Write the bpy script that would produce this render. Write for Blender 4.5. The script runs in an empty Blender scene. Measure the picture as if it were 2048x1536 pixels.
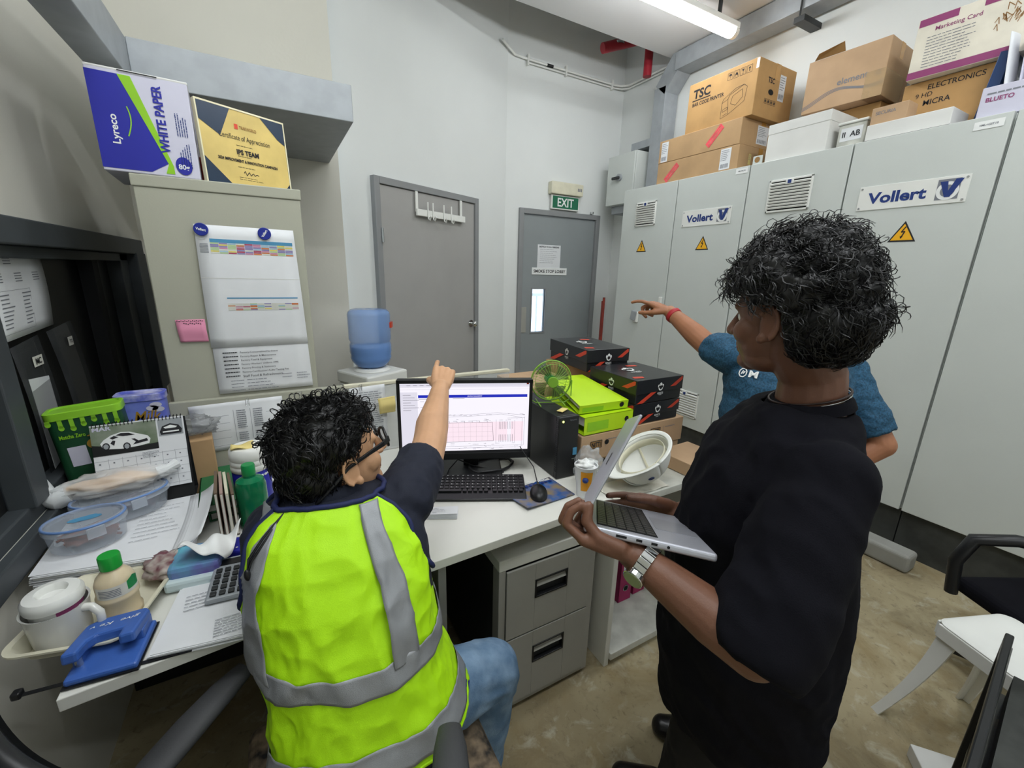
import bpy, bmesh, math, random
from mathutils import Vector, Matrix, noise
random.seed(7)
PI = math.pi
SC = bpy.context.scene
COL = SC.collection
V = Vector

# ------------------------------------------------------------------ camera, world, exposure
def make_camera():
    f, yaw, pitch, roll = 845.2, 0.511969, 0.261772, 0.024969
    cy, sy, cp, sp = math.cos(yaw), math.sin(yaw), math.cos(pitch), math.sin(pitch)
    fw = V((sy*cp, cy*cp, -sp)); r = V((cy, -sy, 0)); u = r.cross(fw)
    r2 = math.cos(roll)*r + math.sin(roll)*u; u2 = -math.sin(roll)*r + math.cos(roll)*u
    m = Matrix.Identity(4)
    for i, c in enumerate((r2, u2, -fw)):
        for j in range(3): m[j][i] = c[j]
    m.translation = V((0, 0, 1.52))
    cam = bpy.data.cameras.new('camera'); cam.sensor_width = 36; cam.lens = f/2048*36
    cam.clip_start = .02
    o = bpy.data.objects.new('camera', cam); COL.objects.link(o); o.matrix_world = m
    SC.camera = o
make_camera()
W = bpy.data.worlds.new('sky'); SC.world = W; W.use_nodes = True
wb = W.node_tree.nodes['Background']; wb.inputs[0].default_value = (.62, .78, 1, 1); wb.inputs[1].default_value = 2.2
SC.view_settings.view_transform = 'Standard'; SC.view_settings.look = 'None'
SC.view_settings.gamma = 1; SC.view_settings.exposure = 0.56
SC.view_settings.use_curve_mapping = False

# ------------------------------------------------------------------ materials
def lin(h):
    h = h.lstrip('#'); c = [int(h[i:i+2], 16)/255 for i in (0, 2, 4)]
    return tuple(x/12.92 if x <= .04045 else ((x+.055)/1.055)**2.4 for x in c) + (1,)
MATS = {}
def mat(name, hexc, rough=.6, metal=0, var=.06, scale=6, bump=0, bscale=80, emit=0, trans=0, alpha=1, ior=1.45, coat=0, spec=None, hex2=None, detail=4, sheen=0):
    if name in MATS: return MATS[name]
    m = bpy.data.materials.new(name); m.use_nodes = True; MATS[name] = m
    nt = m.node_tree; N = nt.nodes; L = nt.links; b = N['Principled BSDF']
    c = lin(hexc)
    tc = N.new('ShaderNodeTexCoord'); nz = N.new('ShaderNodeTexNoise'); nz.inputs['Scale'].default_value = scale; nz.inputs['Detail'].default_value = detail
    L.new(tc.outputs['Object'], nz.inputs['Vector'])
    mx = N.new('ShaderNodeMix'); mx.data_type = 'RGBA'
    if hex2: d = lin(hex2); mx.inputs['A'].default_value = c; mx.inputs['B'].default_value = d
    else:
        mx.inputs['A'].default_value = tuple(x*(1-var) for x in c[:3])+(1,)
        mx.inputs['B'].default_value = tuple(min(1, x*(1+var)) for x in c[:3])+(1,)
    rp = N.new('ShaderNodeMapRange'); rp.inputs[1].default_value = .35; rp.inputs[2].default_value = .65
    L.new(nz.outputs['Fac'], rp.inputs[0]); L.new(rp.outputs[0], mx.inputs['Factor']); L.new(mx.outputs['Result'], b.inputs['Base Color'])
    b.inputs['Roughness'].default_value = rough; b.inputs['Metallic'].default_value = metal
    b.inputs['IOR'].default_value = ior
    if spec is not None: b.inputs['Specular IOR Level'].default_value = spec
    if coat: b.inputs['Coat Weight'].default_value = coat; b.inputs['Coat Roughness'].default_value = .1
    if sheen: b.inputs['Sheen Weight'].default_value = sheen
    if trans: b.inputs['Transmission Weight'].default_value = trans
    if alpha < 1: b.inputs['Alpha'].default_value = alpha
    if emit: b.inputs['Emission Color'].default_value = c; b.inputs['Emission Strength'].default_value = emit
    if bump:
        n2 = N.new('ShaderNodeTexNoise'); n2.inputs['Scale'].default_value = bscale; L.new(tc.outputs['Object'], n2.inputs['Vector'])
        bp = N.new('ShaderNodeBump'); bp.inputs['Strength'].default_value = bump; bp.inputs['Distance'].default_value = .002
        L.new(n2.outputs['Fac'], bp.inputs['Height']); L.new(bp.outputs[0], b.inputs['Normal'])
    return m
def M_(k): return MATS[k]
mat('wall_paint', '#dcdfdd', .85, var=.02, scale=1.5, bump=.25, bscale=60)
mat('wall_cream', '#d5d3c8', .85, var=.03, scale=1.5, bump=.2, bscale=60)
mat('ceil_paint', '#d2d2d2', .9, var=.02, scale=1)
mat('door_grey', '#a2a19e', .5, var=.03, scale=3, bump=.1)
mat('door_blue', '#8d9394', .5, var=.03, scale=3, bump=.1)
mat('frame_grey', '#8a8c8d', .45, var=.03)
mat('rittal', '#c9ceca', .42, var=.015, scale=3, bump=.15, bscale=260)
mat('plinth', '#3d3f3c', .7, var=.3, scale=9)
mat('shade_black', '#1a1a1a', .7)
mat('white_plastic', '#e4e5e0', .35, var=.02)
mat('cream_plastic', '#d8d4bd', .45, var=.06, scale=12)
mat('galv', '#9da2a6', .5, metal=.15, var=.06, scale=14)
mat('steel', '#b9bcbd', .25, metal=.9, var=.05)
mat('chrome', '#cfd1d0', .12, metal=1, var=.03)
mat('dark_metal', '#2c2e2f', .45, var=.1)
mat('black_plastic', '#17181a', .38, var=.1)
mat('black_matte', '#0e0f11', .8, var=.15)
mat('cupboard', '#a9a999', .5, var=.02, scale=2, bump=.08, bscale=200)
mat('laminate', '#dcdcd4', .38, var=.02, scale=4)
mat('laminate_edge', '#a5a49c', .5, var=.05)
mat('grey_cab', '#9c9b94', .5, var=.03)
mat('cab_white', '#d8d8d0', .5, var=.03)
mat('dirty_white', '#c3c4bb', .6, var=.14, scale=14)
mat('cardboard', '#b5946c', .8, var=.07, scale=7, bump=.15, bscale=40)
mat('cardboard_pale', '#ba9b7a', .8, var=.06, scale=7, bump=.15, bscale=40)
mat('cardboard_ochre', '#b68f5c', .8, var=.08, scale=7)
mat('cardboard_brown', '#9c7748', .85, var=.08, scale=9)
mat('box_white', '#dadad6', .6, var=.03)
mat('tape', '#b98b49', .25, var=.08, scale=20)
mat('clear_tape', '#cdb288', .18, var=.05, alpha=.45)
mat('paper', '#dfe1e3', .8, var=.02, scale=10)
mat('paper_warm', '#dedcd2', .8, var=.03, scale=10)
mat('ink', '#26262a', .8); mat('ink_grey', '#7c7f86', .8); mat('ink_blue', '#1c3577', .6)
mat('box_blue', '#1f2499', .45, var=.05); mat('lime_print', '#8cc61e', .5)
mat('box_lilac', '#c9c8d8', .55, var=.03)
mat('cert_gold', '#d9bf72', .35, var=.12, scale=9); mat('cert_navy', '#22344a', .3, var=.1)
mat('acrylic', '#e8ecec', .05, alpha=.25, var=0); mat('acrylic_edge', '#e9e2c0', .1, emit=.0)
mat('red_gift', '#9b2b20', .5, var=.2, scale=30)
mat('magnet_blue', '#1b2b8c', .3)
mat('white_print', '#e9ebe9', .5); mat('pink_note', '#dd8fab', .75, var=.03); mat('yellow_note', '#e2cf86', .75, var=.05)
mat('pink_red', '#e0525c', .4, var=.2, scale=30)
mat('red_pipe', '#9f2230', .45, var=.08)
mat('warn_yellow', '#efb21c', .5, var=.02)
mat('exit_green', '#1d6247', .5, emit=.08)
mat('window_frame', '#3f4447', .5, var=.12, scale=8)
mat('dark_panel', '#1b1c1c', .35, var=.15, scale=5)
mat('sleeve_plastic', '#55585a', .15, alpha=.35, var=.2, scale=10)
mat('binder_lime', '#b7de1c', .38, var=.02); mat('binder_magenta', '#9c1656', .4, var=.04)
mat('kings_black', '#232427', .28, var=.08, scale=5); mat('kings_red', '#d2462f', .4)
mat('pc_black', '#1d1e20', .42, var=.1)
def lit(name, h, e):
    m = mat(name, h, .35, emit=e, var=0); b_ = m.node_tree.nodes['Principled BSDF']
    for l in list(b_.inputs['Base Color'].links): m.node_tree.links.remove(l)
    b_.inputs['Base Color'].default_value = (.01, .01, .012, 1); return m
lit('screen_white', '#f0ecf6', .74); lit('screen_blue', '#1a28b4', .72); lit('screen_line', '#4a4550', .6); lit('screen_pink', '#f4dfea', .73); lit('screen_grey', '#dedbe8', .70)
def concrete():
    m = mat('concrete', '#8f8264', .7, hex2='#b5a988', scale=1.6, bump=.5, bscale=30, detail=6); nt = m.node_tree; N, L = nt.nodes, nt.links
    b_ = N['Principled BSDF']; base = b_.inputs['Base Color'].links[0].from_socket
    tc = N.new('ShaderNodeTexCoord'); prev = base
    for sc, lo, hi, col, f in ((5.5, .50, .72, '#6d5f45', .75), (11, .55, .66, '#b9b39e', .7), (38, .56, .70, '#5d5240', .55), (2.7, .50, .66, '#8a7750', .7)):
        n = N.new('ShaderNodeTexNoise'); n.inputs['Scale'].default_value = sc; n.inputs['Detail'].default_value = 8; n.inputs['Roughness'].default_value = .65; n.inputs['Distortion'].default_value = .6
        L.new(tc.outputs['Object'], n.inputs['Vector']); r = N.new('ShaderNodeMapRange'); r.inputs[1].default_value = lo; r.inputs[2].default_value = hi; r.inputs[4].default_value = f
        L.new(n.outputs['Fac'], r.inputs[0]); x = N.new('ShaderNodeMix'); x.data_type = 'RGBA'; x.inputs['B'].default_value = lin(col); L.new(r.outputs[0], x.inputs['Factor']); L.new(prev, x.inputs['A']); prev = x.outputs['Result']
    L.new(prev, b_.inputs['Base Color'])
concrete()
mat('bottle_blue', '#86aee8', .12, alpha=.5, var=.04, ior=1.3); mat('water_blue', '#5f92d8', .1, alpha=.8, var=.04)
mat('green_plastic', '#168a48', .35, var=.05); mat('cap_green', '#1f9d3a', .35)
mat('milk', '#d9c9a8', .35, var=.03)
mat('ceramic', '#dcdcd6', .18, var=.02, coat=.4)
mat('punch_blue', '#3c62ae', .35, var=.06, scale=20)
mat('glass', '#dfe8ec', .03, alpha=.15, var=0)

# ------------------------------------------------------------------ mesh helpers
class MB:
    def __init__(s): s.v = []; s.f = []; s.m = []
    def add(s, vs, fs, mi=0):
        k = len(s.v); s.v += [tuple(x) for x in vs]
        for f in fs: s.f.append(tuple(k+i for i in f)); s.m.append(mi)
        return s
    def box(s, c, d, mi=0, rot=None):
        hx, hy, hz = d[0]/2, d[1]/2, d[2]/2
        P = [V((x, y, z)) for z in (-hz, hz) for y in (-hy, hy) for x in (-hx, hx)]
        if rot is not None:
            R = rot if isinstance(rot, Matrix) else Matrix.Rotation(rot, 3, 'Z')
            P = [R @ p for p in P]
        c = V(c)
        return s.add([p+c for p in P], [(0, 2, 3, 1), (4, 5, 7, 6), (0, 1, 5, 4), (2, 6, 7, 3), (0, 4, 6, 2), (1, 3, 7, 5)], mi)
    def b2(s, a, b, mi=0):
        return s.box([(a[i]+b[i])/2 for i in range(3)], [abs(b[i]-a[i]) for i in range(3)], mi)
    def rings(s, R, closed=True, cap=True, mi=0):
        n = len(R[0]); vs = [p for r in R for p in r]; fs = []
        for j in range(len(R)-1):
            for i in range(n if closed else n-1):
                a = j*n+i; b = j*n+(i+1) % n; fs.append((a, b, b+n, a+n))
        if cap and closed:
            fs.append(tuple(reversed(range(n)))); fs.append(tuple((len(R)-1)*n+i for i in range(n)))
        return s.add(vs, fs, mi)
    def cyl(s, p0, p1, r0, r1=None, n=20, cap=True, mi=0):
        return s.tube([p0, p1], [r0, r0 if r1 is None else r1], n, cap, mi)
    def tube(s, pts, r, n=8, cap=True, mi=0):
        pts = [V(p) for p in pts]
        if not isinstance(r, (list, tuple)): r = [r]*len(pts)
        t0 = (pts[1]-pts[0]).normalized(); up = V((0, 0, 1)) if abs(t0.z) < .9 else V((1, 0, 0))
        a = t0.cross(up).normalized(); R = []
        for i, p in enumerate(pts):
            t = (pts[min(i+1, len(pts)-1)]-pts[max(i-1, 0)]).normalized()
            a = (a - t*a.dot(t)).normalized(); b = t.cross(a)
            R.append([p+(a*math.cos(2*PI*k/n)+b*math.sin(2*PI*k/n))*r[i] for k in range(n)])
        return s.rings(R, True, cap, mi)
    def lathe(s, prof, c=(0, 0, 0), n=32, mi=0, cap=False, sx=1, sy=1):
        return s.rings([[V((c[0]+r*sx*math.cos(2*PI*k/n), c[1]+r*sy*math.sin(2*PI*k/n), c[2]+z)) for k in range(n)] for r, z in prof], True, cap, mi)
    def prism(s, poly, T, d, mi=0):
        n = len(poly); A = [T @ V((x, y, 0)) for x, y in poly]; B = [T @ V((x, y, d)) for x, y in poly]
        fs = [tuple(reversed(range(n))), tuple(range(n, 2*n))]+[(i, (i+1) % n, (i+1) % n+n, i+n) for i in range(n)]
        return s.add(A+B, fs, mi)
    def grid(s, fn, nu, nv, mi=0):
        vs = [fn(i/nu, j/nv) for j in range(nv+1) for i in range(nu+1)]
        return s.add(vs, [(j*(nu+1)+i, j*(nu+1)+i+1, (j+1)*(nu+1)+i+1, (j+1)*(nu+1)+i) for j in range(nv) for i in range(nu)], mi)
    def ball(s, c, r, n=16, m=10, mi=0, R=None):
        r = r if isinstance(r, (tuple, list)) else (r, r, r); c = V(c)
        vs = []
        for j in range(1, m):
            th = PI*j/m
            for i in range(n):
                ph = 2*PI*i/n; p = V((r[0]*math.sin(th)*math.cos(ph), r[1]*math.sin(th)*math.sin(ph), r[2]*math.cos(th)))
                vs.append(c+(R @ p if R else p))
        k = len(vs); t = V((0, 0, r[2])); vs += [c+(R @ t if R else t), c-(R @ t if R else t)]
        fs = [(j*n+i, (j+1)*n+i, (j+1)*n+(i+1) % n, j*n+(i+1) % n) for j in range(m-2) for i in range(n)]
        fs += [(k, i, (i+1) % n) for i in range(n)]+[(k+1, (m-2)*n+(i+1) % n, (m-2)*n+i) for i in range(n)]
        return s.add(vs, fs, mi)
    def build(s, name, mats, parent=None, bevel=0, smooth=None, seg=2, solid=0, sub=0):
        me = bpy.data.meshes.new(name); me.from_pydata(s.v, [], s.f)
        if not isinstance(mats, (list, tuple)): mats = [mats]
        for m in mats: me.materials.append(MATS[m] if isinstance(m, str) else m)
        me.polygons.foreach_set('material_index', s.m)
        bm = bmesh.new(); bm.from_mesh(me); bmesh.ops.recalc_face_normals(bm, faces=bm.faces); bm.to_mesh(me); bm.free()
        if smooth is not None: me.polygons.foreach_set('use_smooth', [True]*len(me.polygons)); me.set_sharp_from_angle(angle=math.radians(smooth))
        o = bpy.data.objects.new(name, me); COL.objects.link(o); o.parent = parent
        if solid: md = o.modifiers.new('solid', 'SOLIDIFY'); md.thickness = solid; md.offset = -1
        if bevel: md = o.modifiers.new('bevel', 'BEVEL'); md.width = bevel; md.segments = seg; md.limit_method = 'ANGLE'; md.angle_limit = math.radians(40)
        if sub: md = o.modifiers.new('sub', 'SUBSURF'); md.levels = sub; md.render_levels = sub
        return o
def mb(): return MB()
def bx(name, c, d, m, parent=None, bevel=.002, rot=None): return MB().box(c, d, 0, rot).build(name, m, parent, bevel)
def thing(name, label, cat, loc=(0, 0, 0), rz=0, group=None):
    o = bpy.data.objects.new(name, None); COL.objects.link(o); o.empty_display_size = .05
    o.location = loc; o.rotation_euler = (0, 0, rz); o['label'] = label; o['category'] = cat
    if group: o['group'] = group
    return o
def tag(o, label, cat, group=None):
    o['label'] = label; o['category'] = cat
    if group: o['group'] = group
    return o
def struct(o): o['kind'] = 'structure'; return o

def face_T(face, size, off=.0006):
    """frame of a face of a box of given size whose origin is bottom centre: x right, y up, z out"""
    w, d, h = size
    if face == 'front': a, b, n, o = V((1, 0, 0)), V((0, 0, 1)), V((0, -1, 0)), V((0, -d/2-off, 0))
    elif face == 'right': a, b, n, o = V((0, 1, 0)), V((0, 0, 1)), V((1, 0, 0)), V((w/2+off, 0, 0))
    elif face == 'left': a, b, n, o = V((0, -1, 0)), V((0, 0, 1)), V((-1, 0, 0)), V((-w/2-off, 0, 0))
    elif face == 'top': a, b, n, o = V((1, 0, 0)), V((0, 1, 0)), V((0, 0, 1)), V((0, 0, h+off))
    elif face == 'back': a, b, n, o = V((-1, 0, 0)), V((0, 0, 1)), V((0, 1, 0)), V((0, d/2+off, 0))
    m = Matrix.Identity(4)
    for i, c in enumerate((a, b, n, o)):
        for j in range(3): m[j][i] = c[j]
    return m
def T2(x, y, rot=0, z=0): return Matrix.Translation((x, y, z)) @ Matrix.Rotation(rot, 4, 'Z')
def text_mesh(body, w=None, h=None, bold=0, shear=0, ex=.0003, spacing=1):
    cu = bpy.data.curves.new('lettering', 'FONT'); cu.body = body; cu.size = 1; cu.offset = bold; cu.shear = shear
    cu.resolution_u = 3; cu.space_character = spacing
    cu.align_x = 'CENTER'; cu.align_y = 'CENTER'
    o = bpy.data.objects.new('lettering', cu); COL.objects.link(o)
    dg = bpy.context.evaluated_depsgraph_get(); me = bpy.data.meshes.new_from_object(o.evaluated_get(dg))
    bpy.data.objects.remove(o); bpy.data.curves.remove(cu)
    xs = [v.co.x for v in me.vertices]; ys = [v.co.y for v in me.vertices]
    if not xs: return me
    cx, cy = (min(xs)+max(xs))/2, (min(ys)+max(ys))/2; W_, H_ = max(xs)-min(xs), max(ys)-min(ys)
    sx = w/W_ if w else h/H_; sy = h/H_ if h else sx
    if not w: sx = sy
    for v in me.vertices: v.co = V(((v.co.x-cx)*sx, (v.co.y-cy)*sy, 0))
    return me
def text(name, body, T, m, parent, w=None, h=None, bold=.0, shear=0, spacing=1):
    me = text_mesh(body, w, h, bold, shear, spacing=spacing); me.name = name
    me.transform(T)
    me.materials.clear(); me.materials.append(MATS[m])
    for p in me.polygons: p.material_index = 0
    o = bpy.data.objects.new(name, me); COL.objects.link(o); o.parent = parent
    return o
def rect(b, x, y, w, h, T, mi=0, z=0): 
    b.add([T @ V((x-w/2, y-h/2, z)), T @ V((x+w/2, y-h/2, z)), T @ V((x+w/2, y+h/2, z)), T @ V((x-w/2, y+h/2, z))], [(0, 1, 2, 3)], mi)
    return b
def textlines(b, x, y, w, n, dy, T, h=.0016, mi=0, seed=0, ragged=.4):
    """small print seen as grey word bars; x,y is the top left corner"""
    rr = random.Random(seed)
    for k in range(n):
        X = x; end = x+w*(1-ragged*rr.random())
        while X < end:
            l = min(w*.05+rr.random()*w*.13, end-X+.001); rect(b, X+l/2, y-k*dy, l, h, T, mi); X += l+w*.02
    return b
def ell(b, x, y, rx, ry, T, mi=0, n=24, z=0):
    b.add([T @ V((x+rx*math.cos(2*PI*k/n), y+ry*math.sin(2*PI*k/n), z)) for k in range(n)], [tuple(range(n))], mi); return b
def line2(b, p, q, w, T, mi=0, z=0):
    p, q = V((*p, 0)), V((*q, 0)); d = (q-p); L = d.length
    if L < 1e-6: return b
    d /= L; n = V((-d.y, d.x, 0))*w/2; z = V((0, 0, z))
    b.add([T @ (p-n+z), T @ (q-n+z), T @ (q+n+z), T @ (p+n+z)], [(0, 1, 2, 3)], mi); return b
def pline(b, pts, w, T, mi=0, z=0):
    for i in range(len(pts)-1): line2(b, pts[i], pts[i+1], w, T, mi, z)
    return b
def poly(b, pts, T, mi=0, z=0): b.add([T @ V((x, y, z)) for x, y in pts], [tuple(range(len(pts)))], mi); return b
# ------------------------------------------------------------------ the room
H = 3.45
struct(bx('floor', (1.4, 1.1, -.05), (4.6, 6.4, .1), 'concrete', bevel=0))
struct(bx('ceiling', (1.4, .55, H+.06), (4.6, 5.48, .12), 'ceil_paint', bevel=0))
struct(bx('ceiling_upper', (1.4, 3.7, 4.25), (4.6, 1.2, .1), 'ceil_paint', bevel=0))
struct(bx('wall_right', (3.64, 1.1, 2.1), (.12, 6.4, 4.3), 'wall_paint', bevel=0))
struct(bx('wall_rear', (1.4, -2.0, 2.1), (4.6, .12, 4.3), 'wall_paint', bevel=0))
# far wall with the opening of the lobby door and its vision panel
b = mb()
b.b2((2.14, 4.04, 0), (2.30, 4.16, 4.2)); b.b2((3.35, 4.04, 0), (3.7, 4.16, 4.2)); b.b2((2.30, 4.04, 2.13), (3.35, 4.16, 4.2))
struct(b.build('wall_far', 'wall_paint'))
# slanting wall with the plain grey door
SA, SB = V((.455, 3.2365)), V((2.14, 4.04)); sd = (SB-SA).normalized(); sang = math.atan2(sd.y, sd.x)
def on_slant(t): return SA+sd*t
L_ = (SB-SA).length
b = mb(); c = on_slant(L_/2+.0); nrm = V((-sd.y, sd.x))
b.box((c.x+nrm.x*.06, c.y+nrm.y*.06, 2.1), (L_+.06, .12, 4.3), 0, sang); struct(b.build('wall_slanted', 'wall_paint'))
struct(bx('wall_closet', (-.1, 3.14, 2.1), (1.1, .08, 4.3), 'wall_cream', bevel=0))
b = mb()   # window wall on the left with an opening
b.b2((-.72, -2, 0), (-.6, 3.3, .86)); b.b2((-.72, -2, 1.60), (-.6, 3.3, 4.3)); b.b2((-.72, -2, .86), (-.6, .2, 1.6)); b.b2((-.72, 2.95, .86), (-.6, 3.3, 1.6))
struct(b.build('wall_left', 'wall_cream'))
# scuffs and dirt on the slanted wall corner
# window_1
w1 = bpy.data.objects.new('window_1', None); COL.objects.link(w1); struct(w1)
b = mb()
b.b2((-.68, .2, 1.555), (-.565, 2.95, 1.625)); b.b2((-.66, .2, 1.52), (-.60, 2.95, 1.555)); b.b2((-.68, .2, .80), (-.575, 2.95, .86))
b.b2((-.66, .2, .86), (-.60, 2.95, .905)); b.b2((-.68, 2.78, .86), (-.56, 2.95, 1.56)); b.b2((-.66, 2.66, .86), (-.60, 2.78, 1.56))
b.build('window_frame', 'window_frame', w1, bevel=.004)
b = mb(); b.b2((-.64, 1.43, .9), (-.585, 1.51, 1.53)); b.b2((-.66, 1.50, .9), (-.61, 1.56, 1.53)); b.build('mullion', 'window_frame', w1, bevel=.004)
bx('pane', (-.655, 2.1, 1.21), (.008, 1.14, .66), 'dark_panel', w1, 0)
bx('pane', (-.645, .84, 1.21), (.008, 1.2, .66), 'dark_panel', w1, 0)
b = mb(); b.b2((-.605, 2.30, .9), (-.65, 2.36, 1.54)); b.build('panel_edge', 'black_matte', w1)

def door(name, c, ang, w, h, m, fr, frame_w=.05, hinge=True, hole=None):
    r = bpy.data.objects.new(name, None); COL.objects.link(r); r.location = c; r.rotation_euler = (0, 0, ang); struct(r)
    b = mb(); f = frame_w
    b.b2((-w/2-f, -.03, 0), (-w/2, .06, h+f)); b.b2((w/2, -.03, 0), (w/2+f, .06, h+f)); b.b2((-w/2, -.03, h), (w/2, .06, h+f))
    b.build('door_frame', fr, r, bevel=.004)
    b = mb()
    if hole:
        x0, x1, z0, z1 = hole
        b.b2((-w/2+.003, -.005, .006), (x0, .035, h-.003)); b.b2((x1, -.005, .006), (w/2-.003, .035, h-.003))
        b.b2((x0, -.005, .006), (x1, .035, z0)); b.b2((x0, -.005, z1), (x1, .035, h-.003))
    else: b.b2((-w/2+.004, -.012, .006), (w/2-.004, .028, h-.004))
    b.build('door_leaf', m, r)
    return r
c = (on_slant(0)*0+V((.682, 3.343))+V((1.73, 3.84)))/2
n2 = V((sd.y, -sd.x))
d1 = door('door_1', (c.x+n2.x*.012, c.y+n2.y*.012, 0), sang, 1.05, 2.10, 'door_grey', 'frame_grey', .048)
b = mb()
for z in (1.75, .9, .25): b.cyl((-.527, -.036, z-.05), (-.527, -.036, z+.05), .009, n=10)
b.build('hinge', 'steel', d1, smooth=40)
b = mb(); b.cyl((.475, -.012, 1.02), (.475, -.02, 1.02), .034, n=24); b.cyl((.475, -.02, 1.02), (.475, -.05, 1.02), .013, n=16)
b.ball((.475, -.068, 1.02), (.03, .024, .03)); b.build('door_knob', 'chrome', d1, smooth=50)
d2 = door('door_2', (2.825, 4.04, 0), 0, .95, 2.095, 'door_blue', 'frame_grey', .052, hole=(-.335, -.165, .86, 1.33))
b = mb(); b.b2((-.35, -.012, .845), (-.335, .01, 1.345)); b.b2((-.165, -.012, .845), (-.15, .01, 1.345)); b.b2((-.335, -.012, .845), (-.165, .01, .86)); b.b2((-.335, -.012, 1.33), (-.165, .01, 1.345))
b.build('vision_frame', 'frame_grey', d2)
bx('vision_pane', (-.25, .02, 1.095), (.17, .004, .47), 'glass', d2, 0)
b = mb(); b.b2((-.472, -.012, .86), (-.405, -.006, 1.14)); b.build('push_plate', 'laminate_edge', d2)
b = mb(); b.cyl((.40, -.034, 2.155), (.40, -.034, 2.175), .02, n=12); b.build('door_bolt', 'steel', d2)
# outside the lobby door: railing, planting and paving seen through the pane
t = thing('balcony_railing', 'white railing with upright bars seen through the narrow door pane', 'railing', (2.7, 5.2, 0))
b = mb(); b.b2((-.9, -.02, 1.18), (1.1, .02, 1.22)); b.b2((-.9, -.015, .2), (1.1, .015, .23)); b.b2((-.9, -.02, 0), (-.86, .02, 1.2)); b.b2((1.06, -.02, 0), (1.1, .02, 1.2)); b.build('rail', 'white_plastic', t)
for i in range(16): bx('baluster', (-.85+i*.12, 0, .7), (.018, .018, 1.0), 'white_plastic', t, 0)
mat('leaf', '#5d7a52', .8, hex2='#9fb296', scale=9)
b = mb(); rr = random.Random(3)
for i in range(60): b.ball((rr.uniform(-.9, 1), rr.uniform(0, .5), rr.uniform(0, 1.15)), rr.uniform(.08, .16), 8, 6)
o = b.build('hedge', 'leaf', smooth=60); o.location = (2.7, 6.0, 0); tag(o, 'pale green hedge outside behind the door pane', 'hedge')
struct(bx('ground_outside', (2.8, 6.2, -.05), (3.2, 4, .1), 'dirty_white', bevel=0))

struct(bx('ceiling_drop', (1.4, 3.23, 3.85), (4.6, .12, .79), 'ceil_paint', bevel=0))
# sheet steel cable ducts at upper left
t = thing('cable_duct', 'blue-grey sheet metal cable duct above the tall cupboard, turning along the left wall', 'duct')
b = mb(); b.b2((-.36, 2.2, 2.14), (.395, 3.10, 2.285)); b.build('duct_cross', 'galv', t, bevel=.003)
b = mb(); b.b2((-.46, -1.9, 2.142), (-.36, 3.10, 2.283)); b.build('duct_run', 'galv', t, bevel=.003)

# fire pipe, conduit
t = thing('sprinkler_pipe', 'red fire pipe in the far upper corner under the ceiling', 'pipe')
b = mb(); b.cyl((2.97, 3.70, 3.57), (3.35, 3.62, 3.70), .045, n=20); b.build('pipe_run', 'red_pipe', t, smooth=50)
b = mb(); b.cyl((3.42, 3.55, 3.38), (3.42, 3.55, 3.75), .04, n=20); b.build('pipe_drop', 'red_pipe', t, smooth=50)
b = mb(); b.tube([(3.13, 3.66, 3.70), (3.13, 3.66, 4.2)], .006, 8); b.lathe([(.052, -.012), (.056, 0), (.052, .012)], (3.13, 3.66, 3.63), 20); b.build('hanger', 'steel', t)
t = thing('wall_conduit', 'thin white conduit running along the far wall high up, with a black tape joint', 'conduit')
pts = [(2.03, 3.94, 3.51), (2.10, 3.985, 3.50), (2.2, 4.015, 3.46), (2.35, 4.02, 3.455), (3.42, 4.02, 3.455), (3.50, 4.0, 3.455), (3.555, 3.94, 3.455), (3.56, 3.2, 3.455)]
b = mb(); b.tube(pts, .011, 10); b.tube([(p[0], p[1]-.0, p[2]-.028) for p in pts[3:]], .008, 8); b.build('tube_run', 'white_plastic', t, smooth=60)
b = mb(); b.cyl((2.56, 4.02, 3.455), (2.63, 4.02, 3.455), .0135, n=10); b.build('tape_joint', 'black_plastic', t)
for x in (2.34, 2.78, 3.38): bx('saddle', (x, 4.012, 3.445), (.012, .03, .09), 'white_plastic', t, 0)

# trunking rising behind the boxes then along the ceiling
t = thing('trunking', 'blue-grey square cable trunking rising behind the cardboard boxes to the ceiling', 'duct')
b = mb(); b.b2((3.40, 3.27, 2.27), (3.57, 3.41, 3.22)); b.build('riser', 'galv', t, bevel=.003)
b = mb(); b.box((3.485, 3.245, 3.31), (.17, .15, .30), 0, Matrix.Rotation(.7, 3, 'X')); b.build('elbow', 'galv', t, bevel=.003)
b = mb(); b.b2((3.38, -1.9, 3.30), (3.55, 3.17, 3.44)); b.build('ceiling_run', 'galv', t, bevel=.003)
b = mb(); b.b2((3.40, 3.412, 2.74), (3.575, 3.66, 2.81)); b.build('branch', 'galv', t, bevel=.003)
b = mb(); b.b2((3.36, 2.05, 3.22), (3.58, 2.12, 3.255)); b.tube([(3.37, 2.09, 3.25), (3.37, 2.09, 3.45)], .006, 8); b.build('bracket', 'dark_metal', t)

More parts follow.
